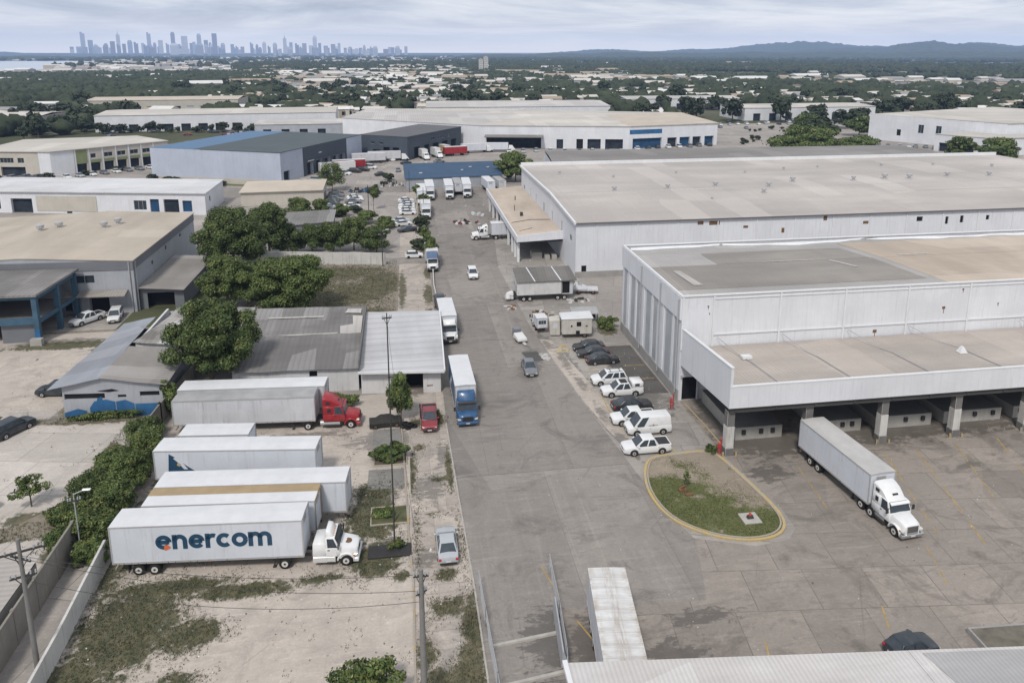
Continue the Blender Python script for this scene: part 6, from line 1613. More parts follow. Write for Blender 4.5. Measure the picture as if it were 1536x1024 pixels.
m = MB(); m.box(26.2,27.0,62.4,62.8,.1,.35); m.cyl((26.4,62.8,.3),(26.9,62.5,.8),.12,.05,n=7); m.box(26.6,27.4,61.7,62.1,.1,.22); tag(m.build('rubbish_pile', RUST), 'little pile of rusty rubbish on the turf island', 'rubbish')
r_ = thing('concrete_box', 'mossy open concrete tank at the bottom right behind the foreground roof', 'tank', (43.6,40.7,0), -3)
m = MB(); m.box(-2.6,2.6,-1.2,-1.05,0,.5); m.box(-2.6,2.6,1.05,1.2,0,.5); m.box(-2.6,-2.45,-1.05,1.05,0,.5); m.box(2.45,2.6,-1.05,1.05,0,.5); m.build('tank_wall', PLINTH, r_)
m = MB(); m.box(-2.44,2.44,-1.04,1.04,0,.45); m.build('tank_fill', m_plain('moss',(.17,.155,.125),.95,0,.4,1.2,'world'), r_)

# loose litter: chips of concrete, paper and dirt lying about the yards
def litter(name, label, region, n, seed, mats, poly=None, z=.02, s0=.03, s1=.11):
    rg = random.Random(seed); m = MB()
    for _ in range(n):
        x = rg.uniform(region[0],region[1]); y = rg.uniform(region[2],region[3])
        if poly and not inside(x, y, poly): continue
        s = rg.uniform(s0, s1)*(2.2 if rg.random() < .02 else 1); a = rg.uniform(0,3.14); c, d = math.cos(a)*s, math.sin(a)*s; h = s*rg.uniform(.2,.6)
        m.hexa([(x-c,y-d,z),(x+d*.7,y-c*.7,z),(x+c,y+d,z),(x-d*.7,y+c*.7,z)],[(x-c*.7,y-d*.7,z+h),(x+d*.5,y-c*.5,z+h*.8),(x+c*.8,y+d*.8,z+h),(x-d*.5,y+c*.5,z+h*.6)], rg.randrange(len(mats)))
    tag(m.build(name, mats, fix=False), label, 'litter', kind='stuff')
LMAT = [m_flat('chip_pale',(.55,.53,.50),.9), m_flat('chip_dark',(.06,.055,.05),.9), m_flat('chip_brown',(.20,.15,.10),.9), m_flat('chip_grey',(.3,.29,.28),.9), m_flat('chip_mid',(.16,.15,.14),.9), m_flat('paper_white',(.62,.62,.60),.8)]
litter('litter', 'scattered chips and scraps over the truck yard', (-25,-.5,40,88), 420, 21, LMAT)
litter('litter', 'scattered chips along the verge', (0,4.6,40,150), 300, 22, LMAT)
litter('litter', 'scattered chips in the parking strip', (21,32,84,170), 420, 23, LMAT)
litter('litter', 'scattered chips on the loading yard', (12,90,42,70), 300, 24, LMAT, None, .02, .03, .08)
litter('litter', 'scattered rubbish in the weedy plot', (-26,-2,111,150), 300, 25, LMAT)
litter('litter', 'scattered scraps over the far car park and yards', (-30,32,170,300), 900, 26, LMAT, None, .03, .08, .25)
litter('litter', 'scattered scraps round the blue framed building', (-75,-42,88,124), 300, 27, LMAT)
# ------------------------------------------------------------------ lorries in the yard on the left
t1 = thing('semi_truck', 'white lorry with enercom lettered trailer and white day cab in the lower left yard', 'truck', (-24.9,59.3,0), -4.9)
trailer_body(t1, 0, 15.7, 2.55, 1.2, 4.7, TRW, TRROOF)
tractor(t1, 20.25, WHITE, sleeper=False, fairing=False, rear=13.3, axles=1, bumper=WHITE, hood=1.45, cabl=1.2, zc=2.65, zh=1.7, bw=1.08, grille=WHITED)
m = MB(); m.hexa([(16.35,-1.08,.95),(17.5,-1.12,.95),(17.5,1.12,.95),(16.35,1.08,.95)],[(16.4,-1.0,2.15),(17.5,-1.05,2.2),(17.5,1.05,2.2),(16.4,1.0,2.15)]); m.build('rear_locker', WHITE, t1, bevel=.06, smooth=50)
m = MB(); m.box(16.4,18.3,-1.17,-1.02,.42,.98); m.box(16.4,18.3,1.02,1.17,.42,.98); m.build('side_skirt', WHITED, t1, bevel=.04)
m = MB(); m.hexa([(17.5,-.85,2.6),(18.15,-.85,2.6),(18.15,.85,2.6),(17.5,.85,2.6)],[(17.5,-.75,3.2),(17.9,-.7,3.1),(17.9,.7,3.1),(17.5,.75,3.2)]); m.build('wind_deflector', WHITE, t1, bevel=.05, smooth=50)
m = MB(); m.cyl((19.25,-.1,1.72),(19.25,-.1,1.765),.33,n=16); m.build('bonnet_patch', RUST, t1)
lettering(t1, 'enercom', 3.62, 2.42, 1.34, -1.286, 1.0)
t2 = trailer('box_trailer', 'white trailer with brown tan stripe along its roof, parked behind the lettered one', (-23.4,62.55), -5.4, 14.9, TRW, TRROOF, 4.35)
m = MB(); m.slab([(-.03,.12,4.395),(14.93,.12,4.395),(14.93,1.32,4.37),(-.03,1.32,4.37)], .015); m.build('roof_stripe', TRROOFT, t2)
m = MB(); m.box(14.915,14.96,-1.3,-1.12,1.2,4.36); m.box(14.915,14.96,1.0,1.3,1.2,4.36); m.box(14.915,14.96,-1.1,1.0,4.1,4.36); m.build('nose_frame', TRROOFT, t2)
t3 = trailer('box_trailer', 'longest plain white trailer, third from the front of the left yard row', (-23.2,65.35), -5.4, 17.2, TRW, TRROOF, 4.35)
t4 = trailer('box_trailer', 'white trailer with a dark blue swoosh at its rear end', (-25.3,71.95), -7.0, 16.0, TRW, TRROOF, 4.35)
m = MB()  # swoosh emblem on the side
def flatpoly(mb, pts, y, t=.012, mi=0):
    mb.prism(pts, y - t, y, mi)
sw = [(1.3,1.75),(1.5,3.95)] + [(1.5 + 3.6*k/8, 3.95 - 2.1*math.sin(k/8*math.pi/2)**1.3 - .1*k/8) for k in range(1,9)]
flatpoly(m, sw, -1.286); o = m.build('emblem', LOGO, t4)
m = MB(); flatpoly(m, [(1.9,3.5),(2.3,3.1),(2.9,2.3),(3.3,2.3),(2.8,3.0),(2.2,3.6)], -1.30, .01); m.build('emblem_highlight', TRW, o)
m = MB(); flatpoly(m, [(2.2,2.75),(2.5,2.6),(2.65,2.85),(2.35,3.05)], -1.312, .008); m.build('emblem_detail', KERBY, o)
car('hatchback', 'small white hatchback just visible between two white trailers', 'car', (-8.5,68.6), -6, WHITE, 'hatch')
box_truck('box_truck', 'white box lorry almost hidden behind the swoosh trailer', (-24.0,75.5), -6, 7.2, 10.2, WHITE, TRW, TRROOF, 3.9)
semi('semi_truck', 'lorry with bright red sleeper cab and dull grey trailer', (-26.8,83.0), -4.2, 15.9, 21.0, RED, TRG, TRROOFG, 4.25, sleeper=True, fairing=True, rear=14.3, axles=1, bumper=RED, zc=2.8, zf=3.95, hood=1.55, cabl=1.4, slp=1.15, grille=DARK, glass=GLASS)
trailer('box_trailer', 'white roofed trailer standing behind the red lorry', (-27.0,86.0), -4.5, 17.0, TRG, TRROOF, 4.2)

# ------------------------------------------------------------------ right yard
semi('semi_truck', 'white sleeper cab lorry with long white trailer pulling out of the loading docks', (42.9,67.3), -85.2, 10.8, 15.1, WHITE, TRW, m_plain('roof_dusty',(.46,.45,.44),.6,0,.12,.6,'object'), 4.3, 2.75, sleeper=True, fairing=True, rear=9.0, axles=2, zc=2.75, zf=3.8, hood=1.6, cabl=1.35, slp=1.0)
tb = trailer('box_trailer', 'white trailer with rust streaked ribbed roof at the bottom centre', (14.5,47.9), -97.5, 9.4, TRG, TRRUST, 4.2, 2.85)
m = MB()
for i in range(8): m.box(.9+i*1.08,.97+i*1.08,-1.4,1.4,4.15,4.235)
m.build('roof_rib', TRRUST, tb)

# ------------------------------------------------------------------ lorries on the road
bt = box_truck('box_truck', 'box lorry with blue cab and blue sided white roofed body, nearest on the road', (6.3,90.0), -88.8, 9.0, 11.55, BLUE, TRW, TRROOF, 4.25, 2.5, hood=.85, cw=2.46, bw=1.22, zc=2.75, zf=3.75, sleeper=False, fairing=False, zh=1.6, r=.5, bumper=BLUE, axles=2)
m = MB(); m.box(.1,8.9,-1.275,-1.262,1.35,3.95); m.build('side_panel', m_plain('blue_side_panel',(.03,.085,.17),.5,0,.2,.5), bt)
m = MB(); m.hexa([(9.15,-1.05,2.75),(10.2,-1.0,2.75),(10.2,1.0,2.75),(9.15,1.05,2.75)],[(9.15,-1.02,3.72),(9.65,-.95,3.6),(9.65,.95,3.6),(9.15,1.02,3.72)]); m.build('wind_deflector', BLUE, bt, bevel=.06, smooth=50)
m = MB(); flatpoly(m, [(2.2,1.8),(3.6,1.8),(4.6,2.9),(4.2,3.4),(3.0,2.4)], -1.279, .008); m.build('emblem', TRW, bt)
bt = box_truck('box_truck', 'white cab box lorry with teal side panel beside the white shed', (5.9,114.6), -88.6, 8.4, 11.0, WHITE, TRW, TRROOF, 3.75, 2.45, hood=1.0, cw=2.3, zc=2.6, zh=1.55, r=.5, axles=2)
m = MB(); m.box(.1,8.3,-1.25,-1.237,1.1,3.5); m.build('side_panel', m_plain('teal_side_panel',(.05,.11,.13),.5,0,.2,.5), bt)
m = MB(); m.hexa([(8.55,-1.0,2.6),(9.5,-.95,2.6),(9.5,.95,2.6),(8.55,1.0,2.6)],[(8.55,-.95,3.3),(9.0,-.9,3.2),(9.0,.9,3.2),(8.55,.95,3.3)]); m.build('wind_deflector', WHITE, bt, bevel=.06, smooth=50)
bt = box_truck('box_truck', 'white nosed box lorry with blue deflector over its cab, third along the road', (5.1,151.0), -89.5, 7.2, 9.9, WHITE, TRW, TRROOF, 3.8, 2.4)
m = MB(); m.hexa([(7.3,-1.05,2.4),(8.3,-1.0,2.4),(8.3,1.0,2.4),(7.3,1.05,2.4)],[(7.3,-1.05,3.6),(7.5,-1.0,3.6),(7.5,1.0,3.6),(7.3,1.05,3.6)]); m.build('wind_deflector', BLUE, bt, bevel=.04)
W1 = box_truck('box_truck', 'nearest all white box lorry on the left of the far road', (5.5,203.6), -90, 12.4, 15.6, WHITE, TRW, TRROOF, 3.85, 2.6, group='white box lorries at the far end of the road', hood=1.0, cw=2.4, zc=2.7, zh=1.6)
GW = 'white box lorries at the far end of the road'
clone(W1, (4.9,222), -90, 'all white box lorry right behind the nearest one', GW)
clone(W1, (7.6,229.0), -90, 'white box lorry with rounded roof just right of the pair on the left', GW)
clone(W1, (13.6,229.6), -91, 'white box lorry alone in the middle of the far row', GW)
clone(W1, (19.3,231.2), -92, 'rightmost white box lorry of the facing far row', GW)
trailer('box_trailer', 'grey trailer squeezed between two white box lorries of the far row', (16.4,231.4), -90, 10.5, TRG, TRROOFPG if False else TRROOFG, 3.8, 2.4)
trailer('box_trailer', 'white trailer parked alone near the far corner of the side canopy roof', (26.0,233.0), -86, 10.5, TRW, TRROOF, 3.8, 2.6)
trailer('box_trailer', 'grey box body beside the white trailer near the side canopy roof', (29.6,233.6), -84, 9, TRG, TRROOFG, 3.6, 2.4)
semi('semi_truck', 'white cab lorry backed under the side canopy of the huge warehouse', (31.2,166.4), 180, 11.4, 16.0, WHITE, TRW, TRROOF, 3.95, 2.6, sleeper=True, fairing=True, rear=9.6, axles=1, hood=1.5, cabl=1.35, slp=.8, zf=3.5, bumper=WHITE)

# cars and vans on the road
car('van', 'small white van driving in the middle of the road', 'van', (12.7,137.2), -90, WHITE, 'suv', None, DARK)
car('pickup', 'dark pickup half hidden behind the teal sided lorry', 'pickup', (5.5,122.2), 90, NAVY, 'pickup')
car('sedan', 'grey sedan on the damp right edge of the road', 'car', (16.3,93.0), -91, GREY, 'sedan')
car('sedan', 'silver sedan parked on the verge seen from behind', 'car', (2.75,57.4), 90.5, SILVER, 'sedan')
rp = car('pickup', 'dark red pickup with black snorkel facing the camera by the blue lorry', 'pickup', (2.1,80.4), -91, DRED, 'pickup', None, DARK)
m = MB(); m.cyl((.6,-1.0,.9),(.35,-1.05,2.5),.08,n=8); m.cyl((.35,-1.05,2.45),(.5,-1.05,2.7),.1,n=8); m.build('snorkel', DARK, rp)
# scrap wrecks next to it
r_ = thing('scrapped_car', 'burnt black car wreck under the slender tree beside the red pickup', 'wreck', (-3.0,80.6,0), 3)
m = MB(); m.loft([[(x,-.8,.2),(x,-.85,.7),(x,-.5,z),(x,.5,z),(x,.85,.7),(x,.8,.2)] for x,z in ((-1.9,.7),(-1.2,.85),(-.6,1.2),(.5,1.2),(1.1,.9),(1.9,.7))]); m.build('body', m_plain('burnt_metal',(.035,.033,.03),.8,.1,.4,3.), r_, smooth=30)
for x in (-1.2,1.25):
    for s in (-1,1): wheel(r_, x, s*.86, .3, .2, RUST)
r_ = thing('tyre_stack', 'pile of black tyres left of the red pickup', 'tyre pile', (-.4,79.4,0))
for i,(x,y,z) in enumerate(((0,0,0),(.7,.3,0),(.3,.75,0),(.2,.3,.24),(-.6,.3,0),(-.3,.6,.24))):
    m = MB(); n=14
    secs = [[(x+math.cos(2*math.pi*k/n)*q, y+math.sin(2*math.pi*k/n)*q, z+zz) for k in range(n)] for q,zz in ((.2,0.02),(.38,.0),(.40,.11),(.38,.23),(.2,.21))]
    m.loft(secs, cap=False); m.build('tyre', TYRE, r_, smooth=40)

# parked along the near warehouse
car('sedan', 'black sedan farthest from the camera in the row beside the warehouse wall', 'car', (26.2,98.9), 180, BLACK, 'sedan')
car('sedan', 'black saloon in the middle of the three dark cars beside the warehouse wall', 'car', (26.3,96.6), 180, BLACK, 'sedan')
car('sedan', 'black car with visible red tail lamp, nearest of the three dark cars', 'car', (27.0,94.1), 2, BLACK, 'sedan')
car('suv', 'white SUV first of the white vehicles, just after the black cars', 'car', (26.1,87.6), 180, WHITE, 'suv', roofrack=True)
pu = car('pickup', 'white pickup with boxy white canopy on its bed', 'pickup', (26.8,84.2), 180, WHITE, 'pickup')
m = MB(); m.box(-2.6,-1.15,-.88,.88,1.2,1.92); m.build('bed_canopy', WHITE, pu, bevel=.06, smooth=50)
m = MB(); m.box(-2.1,-1.5,-.895,-.87,1.4,1.75); m.box(-2.1,-1.5,.87,.895,1.4,1.75); m.build('canopy_window', GLASS, pu)
m = MB(); m.box(-.6,.3,-.5,.5,1.8,1.88); m.build('roof_rack', DARK, pu)
car('suv', 'black saloon between the white pickups and the white van, tail to the road', 'car', (26.9,80.2), 1, BLACK, 'sedan', None, None, GLASS, 1.06)
wc_ = car('pickup', 'white pickup half hidden behind the white panel van', 'pickup', (26.0,77.0), 180, WHITE, 'pickup')
vn = car('van', 'white panel van with a small faint emblem on its side', 'van', (27.0,74.6), 180, WHITE, 'van')
m = MB(); m.box(-.9,.2,1.005,1.015,1.28,1.34); m.cyl((-.35,1.004,1.33),(-.35,1.016,1.33),.13,n=12); m.build('emblem', m_flat('faded_print',(.33,.30,.27),.6), vn)
pw = car('pickup', 'white crew cab pickup nearest the turf island', 'pickup', (25.4,70.5), 180, WHITE, 'pickup', None, WHITE)
car('suv', 'dark car half hidden behind the foreground roof at the bottom right', 'car', (35.6,40.9), 8, NAVY, 'hatch')
# left side
car('sedan', 'dark car at the left edge on the upper pale slab', 'car', (-45.6,85.2), 60, NAVY, 'suv')
car('suv', 'dark SUV parked partly behind the blue base shed', 'car', (-44.9,94.9), 174, NAVY, 'suv')
car('pickup', 'white pickup in front of the sand roofed warehouse doors', 'pickup', (-51.6,121.8), -125, WHITE, 'pickup')
car('van', 'small white van parked at the right door of the sand roofed warehouse', 'van', (-47.6,122.6), -80, WHITED, 'suv')

# ------------------------------------------------------------------ derelict things in the strip by the road
r_ = thing('trailer_cabin', 'derelict corrugated box trailer with sloping grey roof and torn front', 'trailer', (19.0,123.2,0), 0)
OLDM = m_plain('old_trailer_sheet',(.62,.62,.62),.7,0,.14,.6,'object',.3,.7)
m = MB(); m.box(0,7.9,-2.2,2.2,1.25,3.75); m.build('trailer_box', OLDM, r_)
m = MB(); m.add([(0,-2.2,3.75),(0,2.2,3.75),(0,2.2,4.85),(7.9,-2.2,3.75),(7.9,2.2,3.75),(7.9,2.2,4.85)],[(0,1,2),(3,5,4),(1,4,5,2)]); m.build('gable', OLDM, r_)
m = MB()
for i in range(33): m.box(.05+i*.24,.17+i*.24,-2.235,-2.205,1.3,3.7)
m.build('side_rib', OLDM, r_)
m = MB(); m.slab([(-.15,-2.5,3.8),(10.6,-2.5,3.8),(10.2,2.3,5.0),(-.15,2.3,5.0)],.08); m.build('roof_panel', m_corr('cabin_roof',(.20,.19,.18),'x',.5,.5,(.11,.1,.1),.8,'object',.4,.3,.4,(.34,.34,.34)), r_)
m = MB(); m.slab([(3.0,-2.52,3.84),(3.2,-2.52,3.84),(2.4,2.2,5.05),(2.2,2.2,5.05)],.02); m.slab([(7.6,-2.52,3.84),(7.85,-2.52,3.84),(7.0,2.2,5.05),(6.8,2.2,5.05)],.02); m.build('roof_strip', TRROOF, r_)
m = MB(); m.box(7.95,10.0,-2.0,2.0,1.1,3.7); m.build('rear_lobby', TRG, r_)
m = MB(); m.box(8.1,9.4,-2.03,-2.005,1.3,3.4); m.box(7.9,7.95,-2.22,2.2,1.1,3.8); m.build('doorway', DARKIN, r_)
m = MB(); m.quad((-.01,-1.0,1.3),(-.01,-.6,1.3),(-.01,-.9,3.2),(-.01,-1.2,2.6)); m.quad((-.012,.7,2.4),(-.012,1.3,2.3),(-.012,1.2,3.0)); m.build('tear', DARKIN, r_, fix=False)
m = MB(); m.box(-.9,8.2,-.7,-.5,.85,1.2); m.box(-.9,8.2,.5,.7,.85,1.2); m.box(-1.2,0,-1.1,1.1,.7,.95); m.build('underframe', FRAME, r_)
for x in (1.2,2.3,7.3,8.5):
    for s in (-1,1): wheel(r_, x, s*1.95, .45, .25, RIMW)
m = MB(); m.hexa([(-2.0,-1.2,.2),(-.4,-1.2,.2),(-.4,.9,.2),(-2.0,.9,.2)],[(-1.6,-.9,1.4),(-.5,-1.0,1.7),(-.5,.6,1.5),(-1.5,.5,1.1)]); m.box(-1.9,-1.0,-1.5,-.9,.3,.8); tag(m.build('wreck_nose', WHITED, r_, bevel=.12, smooth=40))
def junk(name, label, cat, loc, seed, n, sx, sy, hmax, mats):
    rg = random.Random(seed); root = thing(name, label, cat, loc)
    for k, mt in enumerate(mats):
        m = MB()
        for i in range(n):
            x, y = rg.uniform(-sx,sx), rg.uniform(-sy,sy); s = rg.uniform(.25,.8); a = rg.uniform(0,3.14); h = rg.uniform(.1,hmax)*(1-.6*(abs(x)/sx))
            c_, s_ = math.cos(a)*s, math.sin(a)*s
            m.hexa([(x-c_,y-s_,0),(x+s_*.6,y-c_*.6,0),(x+c_,y+s_,0),(x-s_*.6,y+c_*.6,0)],[(x-c_*.7,y-s_*.6,h),(x+s_*.5,y-c_*.5,h*.7),(x+c_*.8,y+s_*.7,h*.9),(x-s_*.5,y+c_*.5,h)])
        m.build('scrap', mt, root)
    return root
r_ = thing('flatbed_wreck', 'stripped white flatbed with loose sheets behind the derelict trailer', 'wreck', (32.2,124.5,0), -12)
m = MB(); m.box(-2.2,2.2,-1.1,1.1,.7,.95); m.hexa([(-2.1,-1.2,.95),(.2,-1.2,.95),(.2,1.0,.95),(-2.1,1.0,.95)],[(-1.9,-1,1.15),(.3,-1.1,1.3),(0,.8,1.2),(-1.8,.9,1.6)]); m.build('deck', TRG, r_)
m = MB(); m.hexa([(-1.6,.2,1.0),(-.6,.2,1.0),(-.6,1.1,1.0),(-1.6,1.1,1.0)],[(-1.2,.5,2.2),(-.9,.5,2.2),(-.9,.8,2.2),(-1.2,.8,2.2)]); m.build('tarpaulin', TRROOFG, r_)
for x in (-1.3,1.3):
    for s in (-1,1): wheel(r_, x, s*1.05, .4, .22, RUST)
junk('scrap_heap', 'heap of dark scrap metal under the derelict trailer tail', 'scrap', (29.8,120.4), 3, 6, 1.8, .8, .7, [WHITED, FRAME])
junk('scrap_heap', 'heap of tangled dark scrap behind the pale caravan', 'scrap', (24.4,111.2), 4, 9, 2.6, 1.2, 1.2, [FRAME, RUST, TRG])
junk('scrap_heap', 'low pile of yellowish rubbish beside the pale caravan', 'scrap', (22.4,100.0), 5, 6, .9, 1.1, .4, [KERBY, CONC])
junk('scrap_heap', 'low pile of debris on the kerb between grey sedan and caravan', 'scrap', (19.2,97.2), 6, 5, .6, 1.4, .3, [CONC, WHITED])
junk('scrap_heap', 'heap of broken car parts with a red panel beside the canopy lorry', 'scrap', (15.6,183.5), 7, 9, 3.2, 1.6, 1.4, [WHITED, FRAME, RED])
junk('scrap_heap', 'white and grey rubbish heap further up by the canopy columns', 'scrap', (19.5,192.5), 8, 6, 1.6, 1.6, 1.4, [WHITED, TRG])
junk('scrap_heap', 'dark scrap heap near the blue roofed store corner', 'scrap', (-12,232), 9, 12, 5, 3, 1.6, [FRAME, DARK, BLUEW])
junk('scrap_heap', 'second dark scrap heap left of the blue roofed store', 'scrap', (-4,241), 10, 12, 4, 3, 1.8, [FRAME, TRG])
junk('scrap_heap', 'low scatter of metal and boards beside the derelict trailer wheels', 'scrap', (22.6,114.6), 11, 7, 1.6, 1.0, .6, [RUST, FRAME, WHITED])
junk('scrap_heap', 'pile of pale panels against the foot of the huge warehouse', 'scrap', (30.5,130.2), 12, 6, 1.6, .8, .9, [TRG, CONC])
junk('scrap_heap', 'little heap of planks and rubbish at the road edge by the derelict trailer nose', 'scrap', (17.6,118.6), 13, 5, .8, 1.2, .4, [RUST, WHITED])
r_ = thing('caravan', 'grimy pale box caravan with small window and missing panels', 'caravan', (25.6,104.6,0), -3)
CARV = m_plain('caravan_skin',(.50,.48,.44),.8,0,.12,.8,'object',.2,1.2)
m = MB(); m.box(-2.3,2.3,-1.3,1.3,.7,3.2); m.build('body', CARV, r_, bevel=.08)
m = MB(); m.hexa([(-2.45,-1.4,3.2),(2.45,-1.4,3.2),(2.45,1.4,3.2),(-2.45,1.4,3.2)],[(-2.3,-1.2,3.32),(2.4,-1.3,3.42),(2.4,1.3,3.5),(-2.3,1.2,3.4)]); m.build('roof_panel', TRROOF, r_)
m = MB(); m.box(-.1,.6,-1.325,-1.305,2.0,2.7); m.box(-1.0,-.75,-1.325,-1.305,1.9,2.2); m.box(1.3,1.6,-1.325,-1.305,1.9,2.1); m.box(-.2,.4,-1.325,-1.305,.75,1.3); m.build('window', DARKIN, r_)
m = MB()
for x in (-1.5,1.0): m.box(x-.02,x+.02,-1.33,-1.305,.75,3.1)
m.build('panel_seam', TRG, r_)
for s in (-1,1): wheel(r_, 1.2, s*1.15, .38, .22, RUST)
r_ = thing('caravan', 'leaning white cupboard like wreck attached left of the pale caravan', 'wreck', (22.5,105.6,0), -6)
m = MB(); m.hexa([(-.8,-1.0,0.2),(.75,-1.0,.2),(.75,1.0,.2),(-.8,1.0,.2)],[(-.95,-1.0,2.6),(.7,-1.0,2.7),(.7,1.0,2.8),(-.95,1.0,2.6)]); m.build('body', CARV, r_, bevel=.06)
m = MB(); m.quad((-.5,-1.03,1.4),(.3,-1.03,1.3),(.4,-1.03,2.1),(-.2,-1.03,2.3)); m.build('tear', TRG, r_, fix=False)
r_ = thing('shed_trailer', 'grey sheet stall with flat lid behind the pale caravan', 'stall', (28.4,110.4,0), -4)
m = MB(); m.slab([(-2.2,-1.2,1.7),(2.2,-1.2,1.7),(2.2,1.2,2.1),(-2.2,1.2,2.1)],.08); m.build('lid', TRROOFG, r_)
m = MB(); 
for x in (-2,2):
    for y in (-1,1): m.cyl((x,y,0),(x,y,1.75),.06,n=6)
m.box(-2,2,.9,.96,.2,1.6); m.build('frame', FRAME, r_)
kt = box_truck('small_truck', 'little white lorry cab facing the derelict caravan, seen from behind', (20.6,106.0), 92, 2.2, 4.6, WHITE, TRW, TRROOF, 2.6, 1.7, hood=.35, cw=1.7, zc=2.1, zh=1.2, r=.34, rear=.2, cabl=1.0)
m = MB(); m.box(-.03-.01,-.036,-.6,.6,1.6,2.2); m.build('rear_window', GLASS, kt)
r_ = thing('broken_trailer', 'low white broken trailer with loose panels left of the little white lorry', 'trailer', (16.6,104.3,0), 100)
m = MB(); m.hexa([(-2,-.8,.4),(.4,-.8,.4),(.4,.8,.4),(-2,.8,.4)],[(-1.9,-.7,.9),(.3,-.7,1.1),(.3,.7,1.1),(-1.9,.7,.8)]); m.build('deck', WHITED, r_, bevel=.08)
m = MB(); m.hexa([(.6,-.6,.3),(1.9,-.6,.3),(1.9,.5,.3),(.6,.5,.3)],[(.6,-.6,1.5),(1.6,-.5,1.5),(1.6,.4,1.5),(.6,.5,1.5)]); m.build('box', GREY, r_, bevel=.08)
m = MB(); m.box(-2.9,-2.0,-.3,.1,.15,.35); m.build('drawbar', WHITED, r_)
for s in (-1,1): wheel(r_, -.8, s*.72, .3, .18, RUST)

# ------------------------------------------------------------------ far cars and lorries
def small_car(label, loc, rz, paint, k='sedan', group='cars in the far car park'):
    root = thing('parked_car', label, 'car', loc, rz, group); c = CARS[k]; L, W = c['L'], c['W']/2
    m = MB(); secs = []
    for fx, fw, zt in c['st']:
        x = fx*L; w = W*fw; secs.append([(x,-w,.25),(x,-w,zt-.12),(x,-w*.8,zt),(x,w*.8,zt),(x,w,zt-.12),(x,w,.25)])
    m.loft(secs); m.build('body', paint, root, smooth=35)
    q = c['cab']; m = MB(); m.hexa([(q[3],-W*.9,q[6]-.03),(q[0],-W*.9,q[6]-.03),(q[0],W*.9,q[6]-.03),(q[3],W*.9,q[6]-.03)],[(q[2],-W*.7,c['H']-.06),(q[1],-W*.7,c['H']-.06),(q[1],W*.7,c['H']-.06),(q[2],W*.7,c['H']-.06)]); m.build('window', GLASS, root)
    m = MB(); m.box(q[2]-.02,q[1]+.05,-W*.72,W*.72,c['H']-.06,c['H']); m.build('roof', paint, root, bevel=.02)
    m = MB()
    for x in (c['wb']/2,-c['wb']/2):
        for s in (-1,1): m.cyl((x,s*(W-.2),.32),(x,s*(W+.01),.32),.32,n=10)
    m.build('wheel', TYRE, root)
    return root
PT = [('white',WHITE),('silver',SILVER),('black',BLACK),('grey',GREY),('navy',NAVY),('dark red',DRED)]
src = {}
def far_car(x, y, rz, ci, where, k='sedan', group='cars in the far car park'):
    nm, pt = PT[ci % len(PT)]; lab = f'{nm} car {where}'
    key = (nm, k)
    if key not in src: src[key] = small_car(lab, (x,y), rz, pt, k, group); return src[key]
    return clone(src[key], (x,y), rz, lab, group)
rg = random.Random(77)
for i in range(9):
    far_car(-21+rg.uniform(-.4,.4)+ (i%3)*.2, 204+i*2.9, rg.choice([2,-4,178]), rg.choice([2,3,1,0,2]), 'in the left column of the far car park beside the beige store')
for i in range(6):
    if i != 2: far_car(-14.4+rg.uniform(-.5,.5), 204+i*3.2, rg.choice([0,180,6]), rg.choice([0,0,1,3]), 'in the middle column of the far car park')
for i in range(6):
    far_car(.6+rg.uniform(-.3,.3), 196+i*3.4, rg.choice([0,4,180]), rg.choice([0,1,3,0]), 'beside the verge at the far car park exit')
far_car(-.6,183,20,0,'at an angle near the slim verge trees'); far_car(-1.0,186.6,10,1,'pale and low behind the angled one near the verge'); far_car(.4,176.5,200,4,'dark, alone on the verge lane'); far_car(1.7,152.8,0,0,'alone beside the slim verge tree and the plot wall','hatch')
for i in range(10): far_car(-38+i*2.9+rg.uniform(-.3,.3), 240+i*4.2+rg.uniform(-.8,.8), -25, rg.choice([0,0,1,2,3]), 'in front of the bays of the blue grey warehouse','suv','cars in front of the blue grey warehouse')
for i in range(12): far_car(-116+i*3.1, 272+i*2.7, -45, rg.choice([0,1,2,3,4]), 'parked before the olive bands of the beige factory','sedan','cars in front of the beige factory')
for i in range(6): far_car(-146+i*4.2, 272+rg.uniform(-1,1), 80, rg.choice([0,4,2,3]), 'parked before the left bays of the beige factory','suv','cars left of the beige factory')
for i in range(14): far_car(196+i*3.4+rg.uniform(-.5,.5), 322-i*1.6+rg.uniform(-1,1), 60, rg.choice([0,0,1,3]), 'in the far right lot before the grey annex','sedan','cars in the lot before the grey annex')
for i in range(16): far_car(170+i*6.2, 420+rg.uniform(-4,4), 80, rg.choice([0,0,1,2]), 'in the distant lot behind the rounded bush','sedan','cars in the distant right lot')
